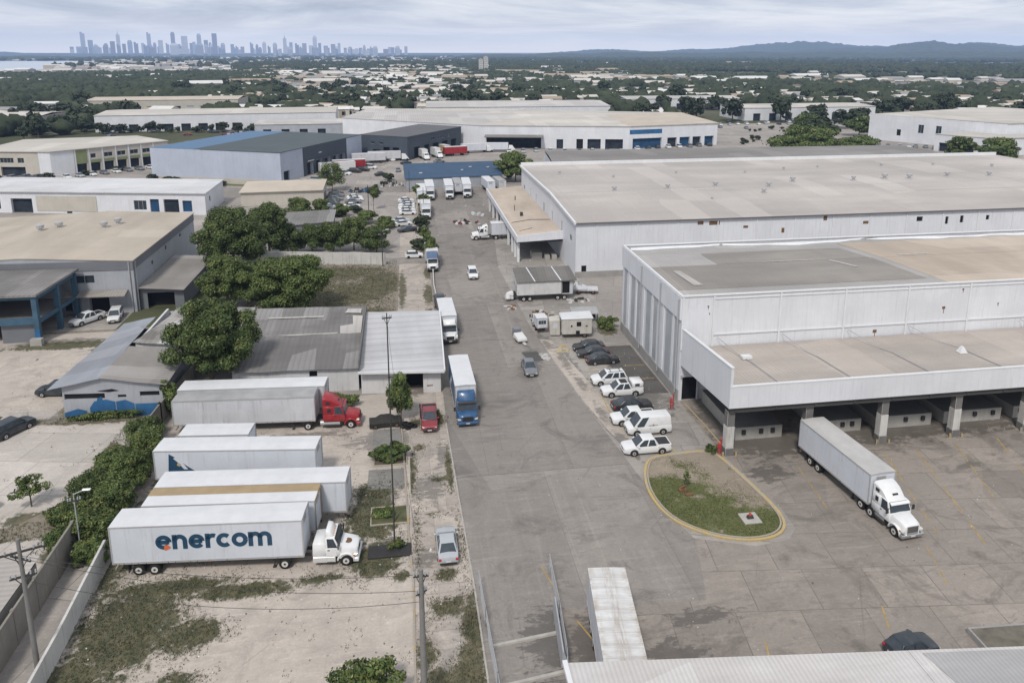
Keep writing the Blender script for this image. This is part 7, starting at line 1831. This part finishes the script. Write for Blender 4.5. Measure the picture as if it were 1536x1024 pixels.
def far_trailer(name, label, cat, loc, rz, L, side, cab=None, group=None):
    root = thing(name, label, cat, loc, rz, group)
    m = MB(); m.box(0,L,-1.25,1.25,1.1,3.9); m.build('trailer_box', side, root)
    m = MB(); m.box(-.02,L+.02,-1.28,1.28,3.9,3.98); m.build('roof_panel', TRROOF, root)
    m = MB()
    for x in (1.5,2.8,L-2 if not cab else L+2.6):
        for s in (-1,1): m.cyl((x,s*.9,.5),(x,s*1.22,.5),.5,n=10)
    m.build('wheel', TYRE, root)
    m = MB(); m.box(.2,L+(1 if cab else -.4),-.5,.5,.8,1.09); m.build('underframe', FRAME, root)
    if cab:
        m = MB(); m.hexa([(L+.3,-1.1,.6),(L+3.4,-1.1,.6),(L+3.4,1.1,.6),(L+.3,1.1,.6)],[(L+.3,-1.05,2.9),(L+1.9,-1.0,2.8),(L+1.9,1.0,2.8),(L+.3,1.05,2.9)]); m.build('cab', cab, root, bevel=.1)
        m = MB(); m.hexa([(L+2.15,-.9,2.05),(L+2.45,-.9,2.05),(L+2.45,.9,2.05),(L+2.15,.9,2.05)],[(L+1.9,-.85,2.6),(L+2.06,-.85,2.6),(L+2.06,.85,2.6),(L+1.9,.85,2.6)]); m.build('windscreen', GLASS, root)
    return root
G2 = 'far lorries at the charcoal and white depots'
far_trailer('parked_trailer','white trailer in front of the blue grey warehouse corner','trailer',(-30,268),20,13,WHITED,None,G2)
far_trailer('parked_trailer','red trailer beside the white one near the blue grey warehouse','trailer',(-26,275),12,12,RED,None,G2)
far_trailer('parked_trailer','grey trailer, left one of two at the wall between blue grey and charcoal warehouses','trailer',(-20,292),8,13,TRG,None,G2)
far_trailer('parked_trailer','pale trailer, right one of two at the wall between blue grey and charcoal warehouses','trailer',(-14,297),5,13,TRG,WHITE,G2)
far_trailer('parked_trailer','red box trailer by the right end of the charcoal warehouse','trailer',(17,308),14,10,RED,None,G2)
far_trailer('parked_trailer','white lorry right of the red box trailer','truck',(25,316),12,11,TRW,WHITE,G2)
far_trailer('parked_trailer','white lorry by the canopy of the white depot','truck',(34,320),-8,12,TRW,WHITE,G2)
far_trailer('parked_trailer','white cab lorry in front of the charcoal bays, left','truck',(7.5,305),-75,5,WHITED,WHITE,G2)
far_trailer('parked_trailer','white cab lorry in front of the charcoal bays, middle','truck',(12.5,309),-70,5,WHITED,WHITE,G2)
far_trailer('parked_trailer','white lorry with tan load in front of the charcoal bays, right','truck',(16.5,318),-65,6,KERBY,WHITE,G2)
for i in range(9): far_car(46+i*6.0, 318-i*1.2+rg.uniform(-1.5,1.5), 85, rg.choice([0,0,1,2]), 'parked below the bays of the white depot','suv','vehicles before the white depot')
for i in range(8): far_car(104+i*5.4, 316+i*1.3+rg.uniform(-1,1), 85, rg.choice([0,0,3,4]), 'parked below the blue bays of the white depot','suv','vehicles before the white depot')
for i in range(14): far_car(rg.uniform(-20,8), rg.uniform(258,300) - 0, rg.uniform(0,180), rg.choice([2,3,0,4]), 'in the open yard before the charcoal warehouse','sedan','cars in the charcoal warehouse yard') if False else None
for x, y, c in ((-8,262,2),(-2,270,3),(4,274,2),(9,282,0),(-13,284,4),(1,288,2),(14,290,3),(-5,298,0)): far_car(x, y, rg.uniform(0,180), c, 'in the open yard before the charcoal warehouse','sedan','cars in the charcoal warehouse yard')
# ------------------------------------------------------------------ far country: houses, woods, lagoon, hills, skyline
rg = random.Random(5); FW = math.sin
def pol(ang, d):   # bearing in degrees clockwise from +Y, distance
    return d*math.sin(rad(ang)), d*math.cos(rad(ang))
HW = [m_plain('far_wall_pale',(.52,.50,.46),.8,0,.1,.1,'world'), m_plain('far_wall_tan',(.42,.36,.29),.8,0,.1,.1,'world'), m_plain('far_wall_grey',(.36,.36,.36),.8,0,.1,.1,'world')]
HR = [m_plain('far_roof_white',(.66,.65,.63),.7,0,.12,.05,'world'), m_plain('far_roof_pale',(.55,.52,.48),.8,0,.12,.05,'world'), m_plain('far_roof_tan',(.36,.29,.22),.8,0,.12,.05,'world'), m_plain('far_roof_grey',(.28,.28,.28),.8,0,.12,.05,'world')]
# density of housing (0..1) by bearing and distance
def dens(b, d):
    if b < -12 and 660 < d < 1750: return .03
    if b > 17 and d > 1250: return .03 if (d < 2500 or d > 2900) else .3
    if b > 12 and 800 < d: return .09 if not (1050 < d < 1300) else .5
    if b > 5 and 520 < d < 800: return .45
    if b > 5 and d > 800: return .2
    if -12 < b < 5 and d < 900: return .8
    if -12 < b < 5: return .7
    if b <= -12 and d < 660: return .6
    if b <= -12 and 1750 < d < 5200: return .25 if b < -22 and d > 2300 else .8
    return .4
def house_spots(n, dmin, dmax):
    out = []; t = 0
    while len(out) < n and t < n*60:
        t += 1
        b = rg.uniform(-28, 46); d = dmin*(dmax/dmin)**rg.random()
        if rg.random() > dens(b, d): continue
        x, y = pol(b, d)
        if y < 400 or (-260 < x < 330 and y < 470 and y > 0 and not (x < -60 and y > 500)): continue
        if any(abs(x-cx) < 90 and abs(y-cy) < 48 for cx, cy in ((74,486),(-103,455),(-172,590),(262,462),(215,560),(-235,470))): continue
        if b < -17 and 1650 < d < 4600 and lag(x, y): continue
        out.append((x, y, d))
    return out
def lag(x, y): return inside(x, y, LAGOON)
LAGOON = [(-3400,3900),(-1560,3900),(-1180,3500),(-1080,3100),(-1120,2700),(-1000,2300),(-820,1980),(-640,1760),(-760,1700),(-1000,1640),(-1500,1700),(-2400,2000)]
sheet('lagoon', LAGOON, .25, (lambda t: t.done(t.mix(t.noise(t.coord(), .004, 3), (.42,.46,.52), (.55,.58,.62)), .25, 0, .6))(NT('lagoon_water')))
for q in ([(-1500,1900),(-1000,1860),(-960,1920),(-1450,1990)], [(-1900,2300),(-1300,2240),(-1250,2330),(-1800,2400)]): sheet('sand_bar', q, .5, m_plain('sand_bar',(.16,.17,.13),.9,0,.3,.01,'world'))
def house_mesh(mb, x, y, w, d, h, rz, roof_i, wall_i, gable):
    c, s = math.cos(rz), math.sin(rz)
    def T(a, b, z): return (x+a*c-b*s, y+a*s+b*c, z)
    w, d = w/2, d/2
    b0 = [T(-w,-d,0),T(w,-d,0),T(w,d,0),T(-w,d,0)]; b1 = [T(-w,-d,h),T(w,-d,h),T(w,d,h),T(-w,d,h)]
    mb.add(b0+b1, [(0,1,5,4),(1,2,6,5),(2,3,7,6),(3,0,4,7)], wall_i)
    e = .5; r = min(3., d*.35) if gable else .35
    mb.add([T(-w-e,-d-e,h),T(w+e,-d-e,h),T(w+e,d+e,h),T(-w-e,d+e,h),T(-w-e,0,h+r),T(w+e,0,h+r)], [(0,1,5,4),(2,3,4,5),(0,4,3),(1,2,5),(3,2,1,0)], roof_i)
spots = house_spots(3300, 470, 6800)
spots.sort(key=lambda q: q[2])
GH = 'distant buildings among the trees'
hm = HW + HR
def hsize(d):
    if d < 900: return rg.uniform(9,19), rg.uniform(7,12), rg.uniform(3.5,6)
    if rg.random() < .10: return rg.uniform(24,46), rg.uniform(14,24), rg.uniform(5,8)
    return rg.uniform(9,20), rg.uniform(7,13), rg.uniform(3.5,7)
bulk = MB()
for i, (x, y, d) in enumerate(spots):
    w, dd, h = hsize(d); wi = rg.choice([0,0,0,1,2]); ri = 3 + rg.choice([0,0,1,1,1,2,2,3]); rz = rg.uniform(-.35,.35)
    if i < 280:
        root = thing('distant_building', f"distant {['pale','tan','grey'][wi]} walled building with {['white','pale','tan','grey'][ri-3]} roof beyond the estate", 'building', (x, y, 0), math.degrees(rz), GH)
        m = MB(); house_mesh(m, 0, 0, w, dd, h, 0, 1, 0, rg.random() < .7)
        me = m.mesh('walls', [HW[wi], HR[ri-3]], fix=False)
        o = bpy.data.objects.new('walls_and_roof', me); 
        # walls and roof as two parts
        m1 = MB(); m2 = MB()
        for f, k in zip(m.f, m.m): (m1 if k == 0 else m2).add([m.v[q] for q in f], [tuple(range(len(f)))], 0)
        bpy.data.objects.remove(o); bpy.data.meshes.remove(me)
        m1.build('wall', HW[wi], root, fix=False); m2.build('roof', HR[ri-3], root, fix=False)
        m3 = MB() if i < 90 else None
        nb = max(2, int(w/5))
        for k in range(nb if m3 else 0):
            u = -w/2 + w*(k+.5)/nb; m3.quad((u-.9,-dd/2-.06,h*.35),(u+.9,-dd/2-.06,h*.35),(u+.9,-dd/2-.06,h*.75),(u-.9,-dd/2-.06,h*.75))
        if m3: m3.build('window', DARKIN, root, fix=False)
    else: house_mesh(bulk, x, y, w*1.25, dd*1.2, h*1.1, rz, ri, wi, rg.random() < .6)
tag(bulk.build('distant_town', hm, fix=False), 'remaining far off low buildings of the town up to the skyline', 'town', kind='stuff')
# two taller blocks standing clear of the town
for x, h, w, lb in ((167,28,8.5,'left and lower of the twin pale slab towers above the mid distance town'),(177.5,33,9,'right and taller of the twin pale slab towers above the mid distance town')):
    y = 1560; root = thing('apartment_tower', lb, 'tower', (x, y, 0), 0, None)
    m = MB(); m.box(-w/2,w/2,-5,5,0,h); m.build('wall', HW[0], root)
    m = MB()
    for k in range(int(h/4)): m.box(-w/2+1,w/2-1,-5.1,-5.02,2+k*4,3.6+k*4)
    m.build('window', HW[2], root); m = MB(); m.box(-w/4,w/4,-3,3,h,h+1.6); m.build('roof_house', HW[1], root)

# ---- trees: individuals near, woods as one mass far
FT = []
for k in range(6):
    lobes = crown_lobes(4.6, 4.4, 3.6, 4.6, 12, 300+k, .42)
    FT.append(leaves_mesh('crown', lobes, 420, .95, 300+k, LEAFF, .7, .5))
TRK = MB(); TRK.cyl((0,0,-.1),(0,0,4.2),.3,.18,n=6); TRK = TRK.mesh('trunk', [BARK])
def far_tree(x, y, s, k, lb, group):
    root = thing('distant_tree', lb, 'tree', (x, y, 0), rg.uniform(0,360), group); root.scale = (s*rg.uniform(.85,1.2), s*rg.uniform(.85,1.2), s*rg.uniform(.8,1.1))
    for nm, me in (('crown', FT[k % 6]), ('trunk', TRK)):
        o = bpy.data.objects.new(nm, me); put(o, root)
GT = 'trees scattered beyond the estate'
cnt = 0
def blocked(x, y):
    if -265 < x < 10 and 255 < y < 345 and not x < -155: return True
    if 0 < x < 160 and 210 < y < 440: return True
    if 215 < x < 370 and 265 < y < 380: return True
    return any(abs(x-cx) < w_ and abs(y-cy) < d_ for cx, cy, w_, d_ in ((74,486,64,36),(-103,455,70,28),(-172,590,58,28),(262,462,52,24),(215,560,52,26),(-235,470,36,26),(-52,402,28,20)))
for b0, b1, d0, d1, n in ((-30,-17,480,640,34),(-26,-20,430,560,12),(-14,4,540,760,60),(4,30,480,760,80),(30,46,380,760,60),(-16,10,760,950,60)):
    for i in range(n):
        x, y = pol(rg.uniform(b0,b1), rg.uniform(d0,d1))
        if blocked(x, y): continue
        far_tree(x, y, rg.uniform(.8,1.7), rg.randrange(6), 'dark tree among the roofs beyond the estate', GT); cnt += 1
for i in range(26):   # dense row along front of left white warehouses
    far_tree(-168+i*5.4+rg.uniform(-2,2), 424+rg.uniform(-3,3)-i*.2, rg.uniform(.35,.7), i, 'small tree in the line before the left white warehouses', 'line of small trees before the white warehouses')
ICO = None
def ico():
    bm = bmesh.new(); bmesh.ops.create_icosphere(bm, subdivisions=2, radius=1.0)
    v = np.array([q.co[:] for q in bm.verts]); f = np.array([[q.index for q in t.verts] for t in bm.faces]); bm.free(); return v, f
IV, IF = ico()
def woods(name, label, spots_, mat, seed):
    rn = np.random.default_rng(seed); V = []; F = []; nv = len(IV)
    for i, (x, y, r, h) in enumerate(spots_):
        q = IV * (1 + .30*rn.standard_normal((nv,1)).clip(-1.4,1.4)) * np.array([r, r, h*.55]) + np.array([x, y, h*.5])
        V.append(q); F.append(IF + i*nv)
    V = np.concatenate(V); F = np.concatenate(F)
    me = bpy.data.meshes.new(name); nf = len(F)
    me.vertices.add(len(V)); me.vertices.foreach_set('co', V.reshape(-1)); me.loops.add(nf*3); me.loops.foreach_set('vertex_index', F.reshape(-1).astype(np.int32))
    me.polygons.add(nf); me.polygons.foreach_set('loop_start', np.arange(0, nf*3, 3, dtype=np.int32)); me.materials.append(mat); me.update(calc_edges=True)
    o = bpy.data.objects.new(name, me); put(o); return tag(o, label, 'woods', kind='stuff')
def wood_spots(n, b0, b1, d0, d1, fn=None):
    out = []
    for _ in range(n):
        b = rg.uniform(b0,b1); d = math.sqrt(rg.uniform(d0*d0, d1*d1)); x, y = pol(b, d)
        if lag(x, y): continue
        if fn and rg.random() > fn(x, y): continue
        if blocked(x, y): continue
        s = max(1, d/1500); k = rg.uniform(.55,1.15); out.append((x, y, 5.2*k*s*rg.uniform(.8,1.25), 8.5*k*min(1.6,s)))
    return out
def wmat(name, a, b):
    t = NT(name); v = t.coord(); n = t.noise(v, .02, 4, .6); n2 = t.noise(v, .25, 5, .7); g = t.n('ShaderNodeNewGeometry').outputs['Random Per Island']
    c = t.mix(t.ramp(n2,.3,.7), a, b); c = t.mix(t.math('MULTIPLY', g, .55), c, dim(b, 1.15)); c = t.mix(t.ramp(n,.45,.65,0,.5), c, dim(a,.7)); return t.done(c, .95, 0, .1)
WM = wmat('far_woods', (.030,.042,.025), (.070,.082,.048))
clump = lambda s, lo: (lambda x, y: max(0., min(1., lo + 2.2*pnoise(x, y, s, 3.3))))
woods('woods', 'dense dark wood across the left middle distance', wood_spots(6800, -34, -9, 690, 1560, lambda x,y: 1 if pnoise(x,y,.006,2.)>-.35 else .2), WM, 1)
woods('woods', 'patchy woods between the houses in the centre', wood_spots(7600, -12, 13, 620, 2600, clump(.0045,.5)), WM, 2)
woods('woods', 'broad woods across the right middle distance', wood_spots(9000, 8, 48, 640, 2300, clump(.004,.8)), WM, 3)
woods('woods', 'far wooded belt below the hills', wood_spots(5200, 6, 50, 2300, 5200, clump(.0015,.85)), WM, 4)
woods('woods', 'far tree belts before the skyline', wood_spots(3600, -36, 8, 2000, 6400, clump(.0022,.36)), WM, 5)
woods('woods', 'thin scatter of trees on the near outskirts', wood_spots(2600, -34, 48, 455, 800, clump(.012,.30)), WM, 6)
# green meadows
MEAD = m_plain('meadow', (.13,.145,.06), .95, 0, .25, .02, 'world')
for q in ([(138,620),(196,612),(205,650),(150,662)], [(250,740),(360,720),(380,770),(260,790)], [(330,660),(460,640),(470,680),(340,700)], [(-330,640),(-230,632),(-225,660),(-320,676)]): sheet('meadow', q, .05, MEAD)

# ---- hills and the far shore
def ridge(name, prof, dist, depth, mat, seed, n=260):
    """prof: (bearing, crest height); a real strip of hills with foothills towards the viewer"""
    bs = [p[0] for p in prof]; hs = [p[1] for p in prof]; v = []; rows = 14
    for j in range(rows+1):
        for i in range(n+1):
            b = bs[0] + (bs[-1]-bs[0])*i/n; h = float(np.interp(b, bs, hs)); t = j/rows
            d = dist + depth*(t-.5); x, y = pol(b, d)
            k = math.sin(math.pi*min(1, t*1.0))**.8
            z = h*k*(1 + .22*pnoise(b*.9, t*2, .4, seed) + .10*pnoise(b*5, t*9, 1., seed+3))
            v.append((x, y, z - 2))
    f = [(j*(n+1)+i, j*(n+1)+i+1, (j+1)*(n+1)+i+1, (j+1)*(n+1)+i) for j in range(rows) for i in range(n)]
    m = MB(); m.add(v, f); return tag(m.build(name, mat, fix=False, smooth=50), kind='structure')
HM = wmat('hill_woods', (.03,.042,.026), (.075,.085,.05))
ridge('hills', [(9,0),(11,39),(13,59),(15,73),(17,71),(19.5,54),(22,71),(24.5,85),(27,122),(29.2,149),(31,128),(34,92),(36.5,101),(40,114),(44,114),(48,92),(52,54)], 8200, 2600, HM, 3)
ridge('hills', [(14,0),(18,26),(22,37),(26,43),(30,60),(33,75),(35.5,101),(37.6,114),(39.5,101),(42,85),(46,75),(50,69),(54,29)], 6700, 2000, HM, 7)
ridge('hills', [(2,0),(6,28),(10,34),(16,40),(22,38),(28,46),(34,44),(40,48),(48,38),(52,15)], 5300, 1500, HM, 9)
ridge('hills', [(-42,37),(-36,53),(-30,52),(-27,48),(-24,36),(-20,25),(-14,22),(-6,21),(0,25),(4,27),(8,22),(12,0)], 9400, 1200, HM, 11)
ridge('hills', [(-40,21),(-32,27),(-26,24),(-21,18),(-16,8),(-12,0)], 5200, 700, HM, 13)

# ---- skyline
SK = [m_plain('tower_grey',(.27,.26,.26),.7,0,.1,.02,'world'), m_plain('tower_pale',(.36,.35,.35),.7,0,.1,.02,'world'), m_plain('tower_dark',(.20,.195,.205),.6,0,.1,.02,'world')]
SK += [m_plain('tower_light',(.48,.46,.45),.7,0,.1,.02,'world'), m_plain('tower_brown',(.22,.18,.16),.7,0,.1,.02,'world')]
SKW = m_plain('tower_windows',(.07,.08,.10),.4,0,.2,.02,'world')
DS = 9000.
def skyx(px): return math.degrees(math.atan((px-768)*math.cos(rad(12))/1100.)) + 8.497
def tower(px, wpx, top, lb, grp=None, crown=0, mat=None):
    b = skyx(px); x, y = pol(b, (DS + rg.uniform(-900, 1100))/math.cos(rad(b-8.497)))
    s = 8.05*d*math.cos(rad(b-8.497))/DS; w = wpx*s; h = ((84-top)*s + 22)*1.13
    root = thing('skyscraper', lb, 'tower', (x, y, 0), -b, grp)
    mt = mat or SK[rg.randrange(5)]
    m = MB(); m.box(-w/2,w/2,-w*.4,w*.4,-2,h); m.build('shaft', mt, root)
    if crown == 1: m = MB(); m.hexa([(-w/2,-w*.4,h),(w/2,-w*.4,h),(w/2,w*.4,h),(-w/2,w*.4,h)],[(-w*.3,-w*.25,h+24),(w*.3,-w*.25,h+24),(w*.3,w*.25,h+24),(-w*.3,w*.25,h+24)]); m.build('roof_crown', mt, root)
    if crown == 2: m = MB(); m.box(-w*.2,w*.2,-w*.2,w*.2,h,h+18); m.cyl((0,0,h+18),(0,0,h+60),2.5,.6,n=5); m.build('roof_spire', mt, root)
    if crown == 3: m = MB(); m.box(-w*.5,0,-w*.3,w*.3,h,h+16); m.build('roof_house', mt, root)
main = [(126,9,46,3,'leftmost tall tower of the skyline'),(137,10,58,0,'lower block attached right of the leftmost tall skyline tower'),(179,7,51,2,'tall tower second from the left in the skyline'),(225,8,47,3,'tall tower third from the left in the skyline'),(261,9,45,1,'tallest slab in the middle of the main skyline cluster'),(300,9,50,1,'tower left of the rightmost slab of the main cluster'),(323,10,47,0,'rightmost tall slab of the main skyline cluster'),(278,12,53,0,'broad stepped tower right of the tallest skyline slab'),(428,7,57,2,'slim tower alone right of the main skyline cluster'),(473,8,57,1,'tall tower in the right hand skyline group'),(509,6,64,0,'small tower at the right end of the right skyline group'),(196,11,60,1,'mid height stepped block left of the third tall tower')]
for px, w, top, cr, lb in main: tower(px, w, top, lb, None, cr)
low = [(108,7,71),(117,6,70),(150,8,72),(160,8,69),(170,9,62),(187,7,66),(205,8,66),(215,6,64),(233,7,66),(242,9,60),(252,7,66),(269,7,65),(288,8,63),(292,7,61),(310,8,60),(316,6,66),(335,9,68),(349,7,67),(356,6,72),(364,7,72),(378,7,65),(386,6,70),(397,8,66),(404,6,72),(413,9,68),(437,7,63),(446,7,70),(457,8,67),(466,6,70),(480,6,65),(489,9,70),(500,8,69),(518,6,74),(530,9,76),(541,7,74),(553,7,75),(563,9,76),(585,7,73),(595,8,76),(609,6,72),(141,12,70),(300,14,70),(262,16,70),(225,14,70),(330,12,72),(430,14,74),(475,14,74)]
for i in range(70):
    px = rg.uniform(106, 520) if i < 56 else rg.uniform(520, 610); low.append((px, rg.uniform(5,9), rg.uniform(70,76) if px < 350 else rg.uniform(73,78)))
for px, w, top in low: tower(px, w, top, 'lower hazy block among the towers of the skyline', 'lower blocks of the skyline', rg.choice([0,0,1,3]))

# ---- scrubby growth and clutter round the estate buildings
GB = 'small bushes round the estate buildings'
def bush(x, y, s_, k, lb='small bush beside the estate buildings'):
    root = thing('bush', lb, 'bush', (x, y, -s_*1.2), rg.uniform(0,360), GB); root.scale = (s_*rg.uniform(.8,1.3), s_*rg.uniform(.8,1.2), s_*rg.uniform(.7,1.1))
    o = bpy.data.objects.new('crown', FT[k % 6]); put(o, root)
for (xa,ya,xb,yb,n,lb) in ((-118,239,-70,230,16,'small bush in the green strip behind the white units'),(-86,260,-50,244,12,'low bush at the foot of the blue grey warehouse'),(-122,270,-98,292,7,'small bush before the beige factory'),(-10,226,-2,262,8,'scrubby bush at the edge of the car park by the blue roofed store'),(2,150,6,182,6,'small bush on the verge beside the road'),(-30,190,-12,200,8,'low bush round the ruined shed'),(36,246,48,268,6,'bush beside the round tree by the blue roofed store'),(166,312,230,330,12,'low bush beside the distant right lot'),(190,380,300,430,16,'bush in the distant right lot'),(150,318,180,350,8,'bush right of the white depot'),(-60,345,-20,372,9,'bush behind the blue grey warehouse')):
    for i in range(n):
        t = rg.random(); bush(xa+(xb-xa)*t+rg.uniform(-2,2), ya+(yb-ya)*t+rg.uniform(-2,2), rg.uniform(.18,.42), rg.randrange(6), lb)
for i in range(60):
    far_car(rg.uniform(-160,-10), rg.uniform(405,430), rg.uniform(0,180), rg.randrange(6), 'in the lots before the left white warehouses', 'sedan', 'cars in the lots before the left white warehouses') if i < 34 else far_car(rg.uniform(176,330), rg.uniform(395,440), rg.uniform(60,100), rg.randrange(5), 'in the distant lot behind the rounded bush', 'sedan', 'cars in the distant right lot')
sheet('grass_strip', [(-118,237.5),(-66,226.5),(-66,230),(-118,243)], .024, MEAD); sheet('grass_strip', [(-88,262),(-46,244),(-45,247),(-87,267)], .024, MEAD)
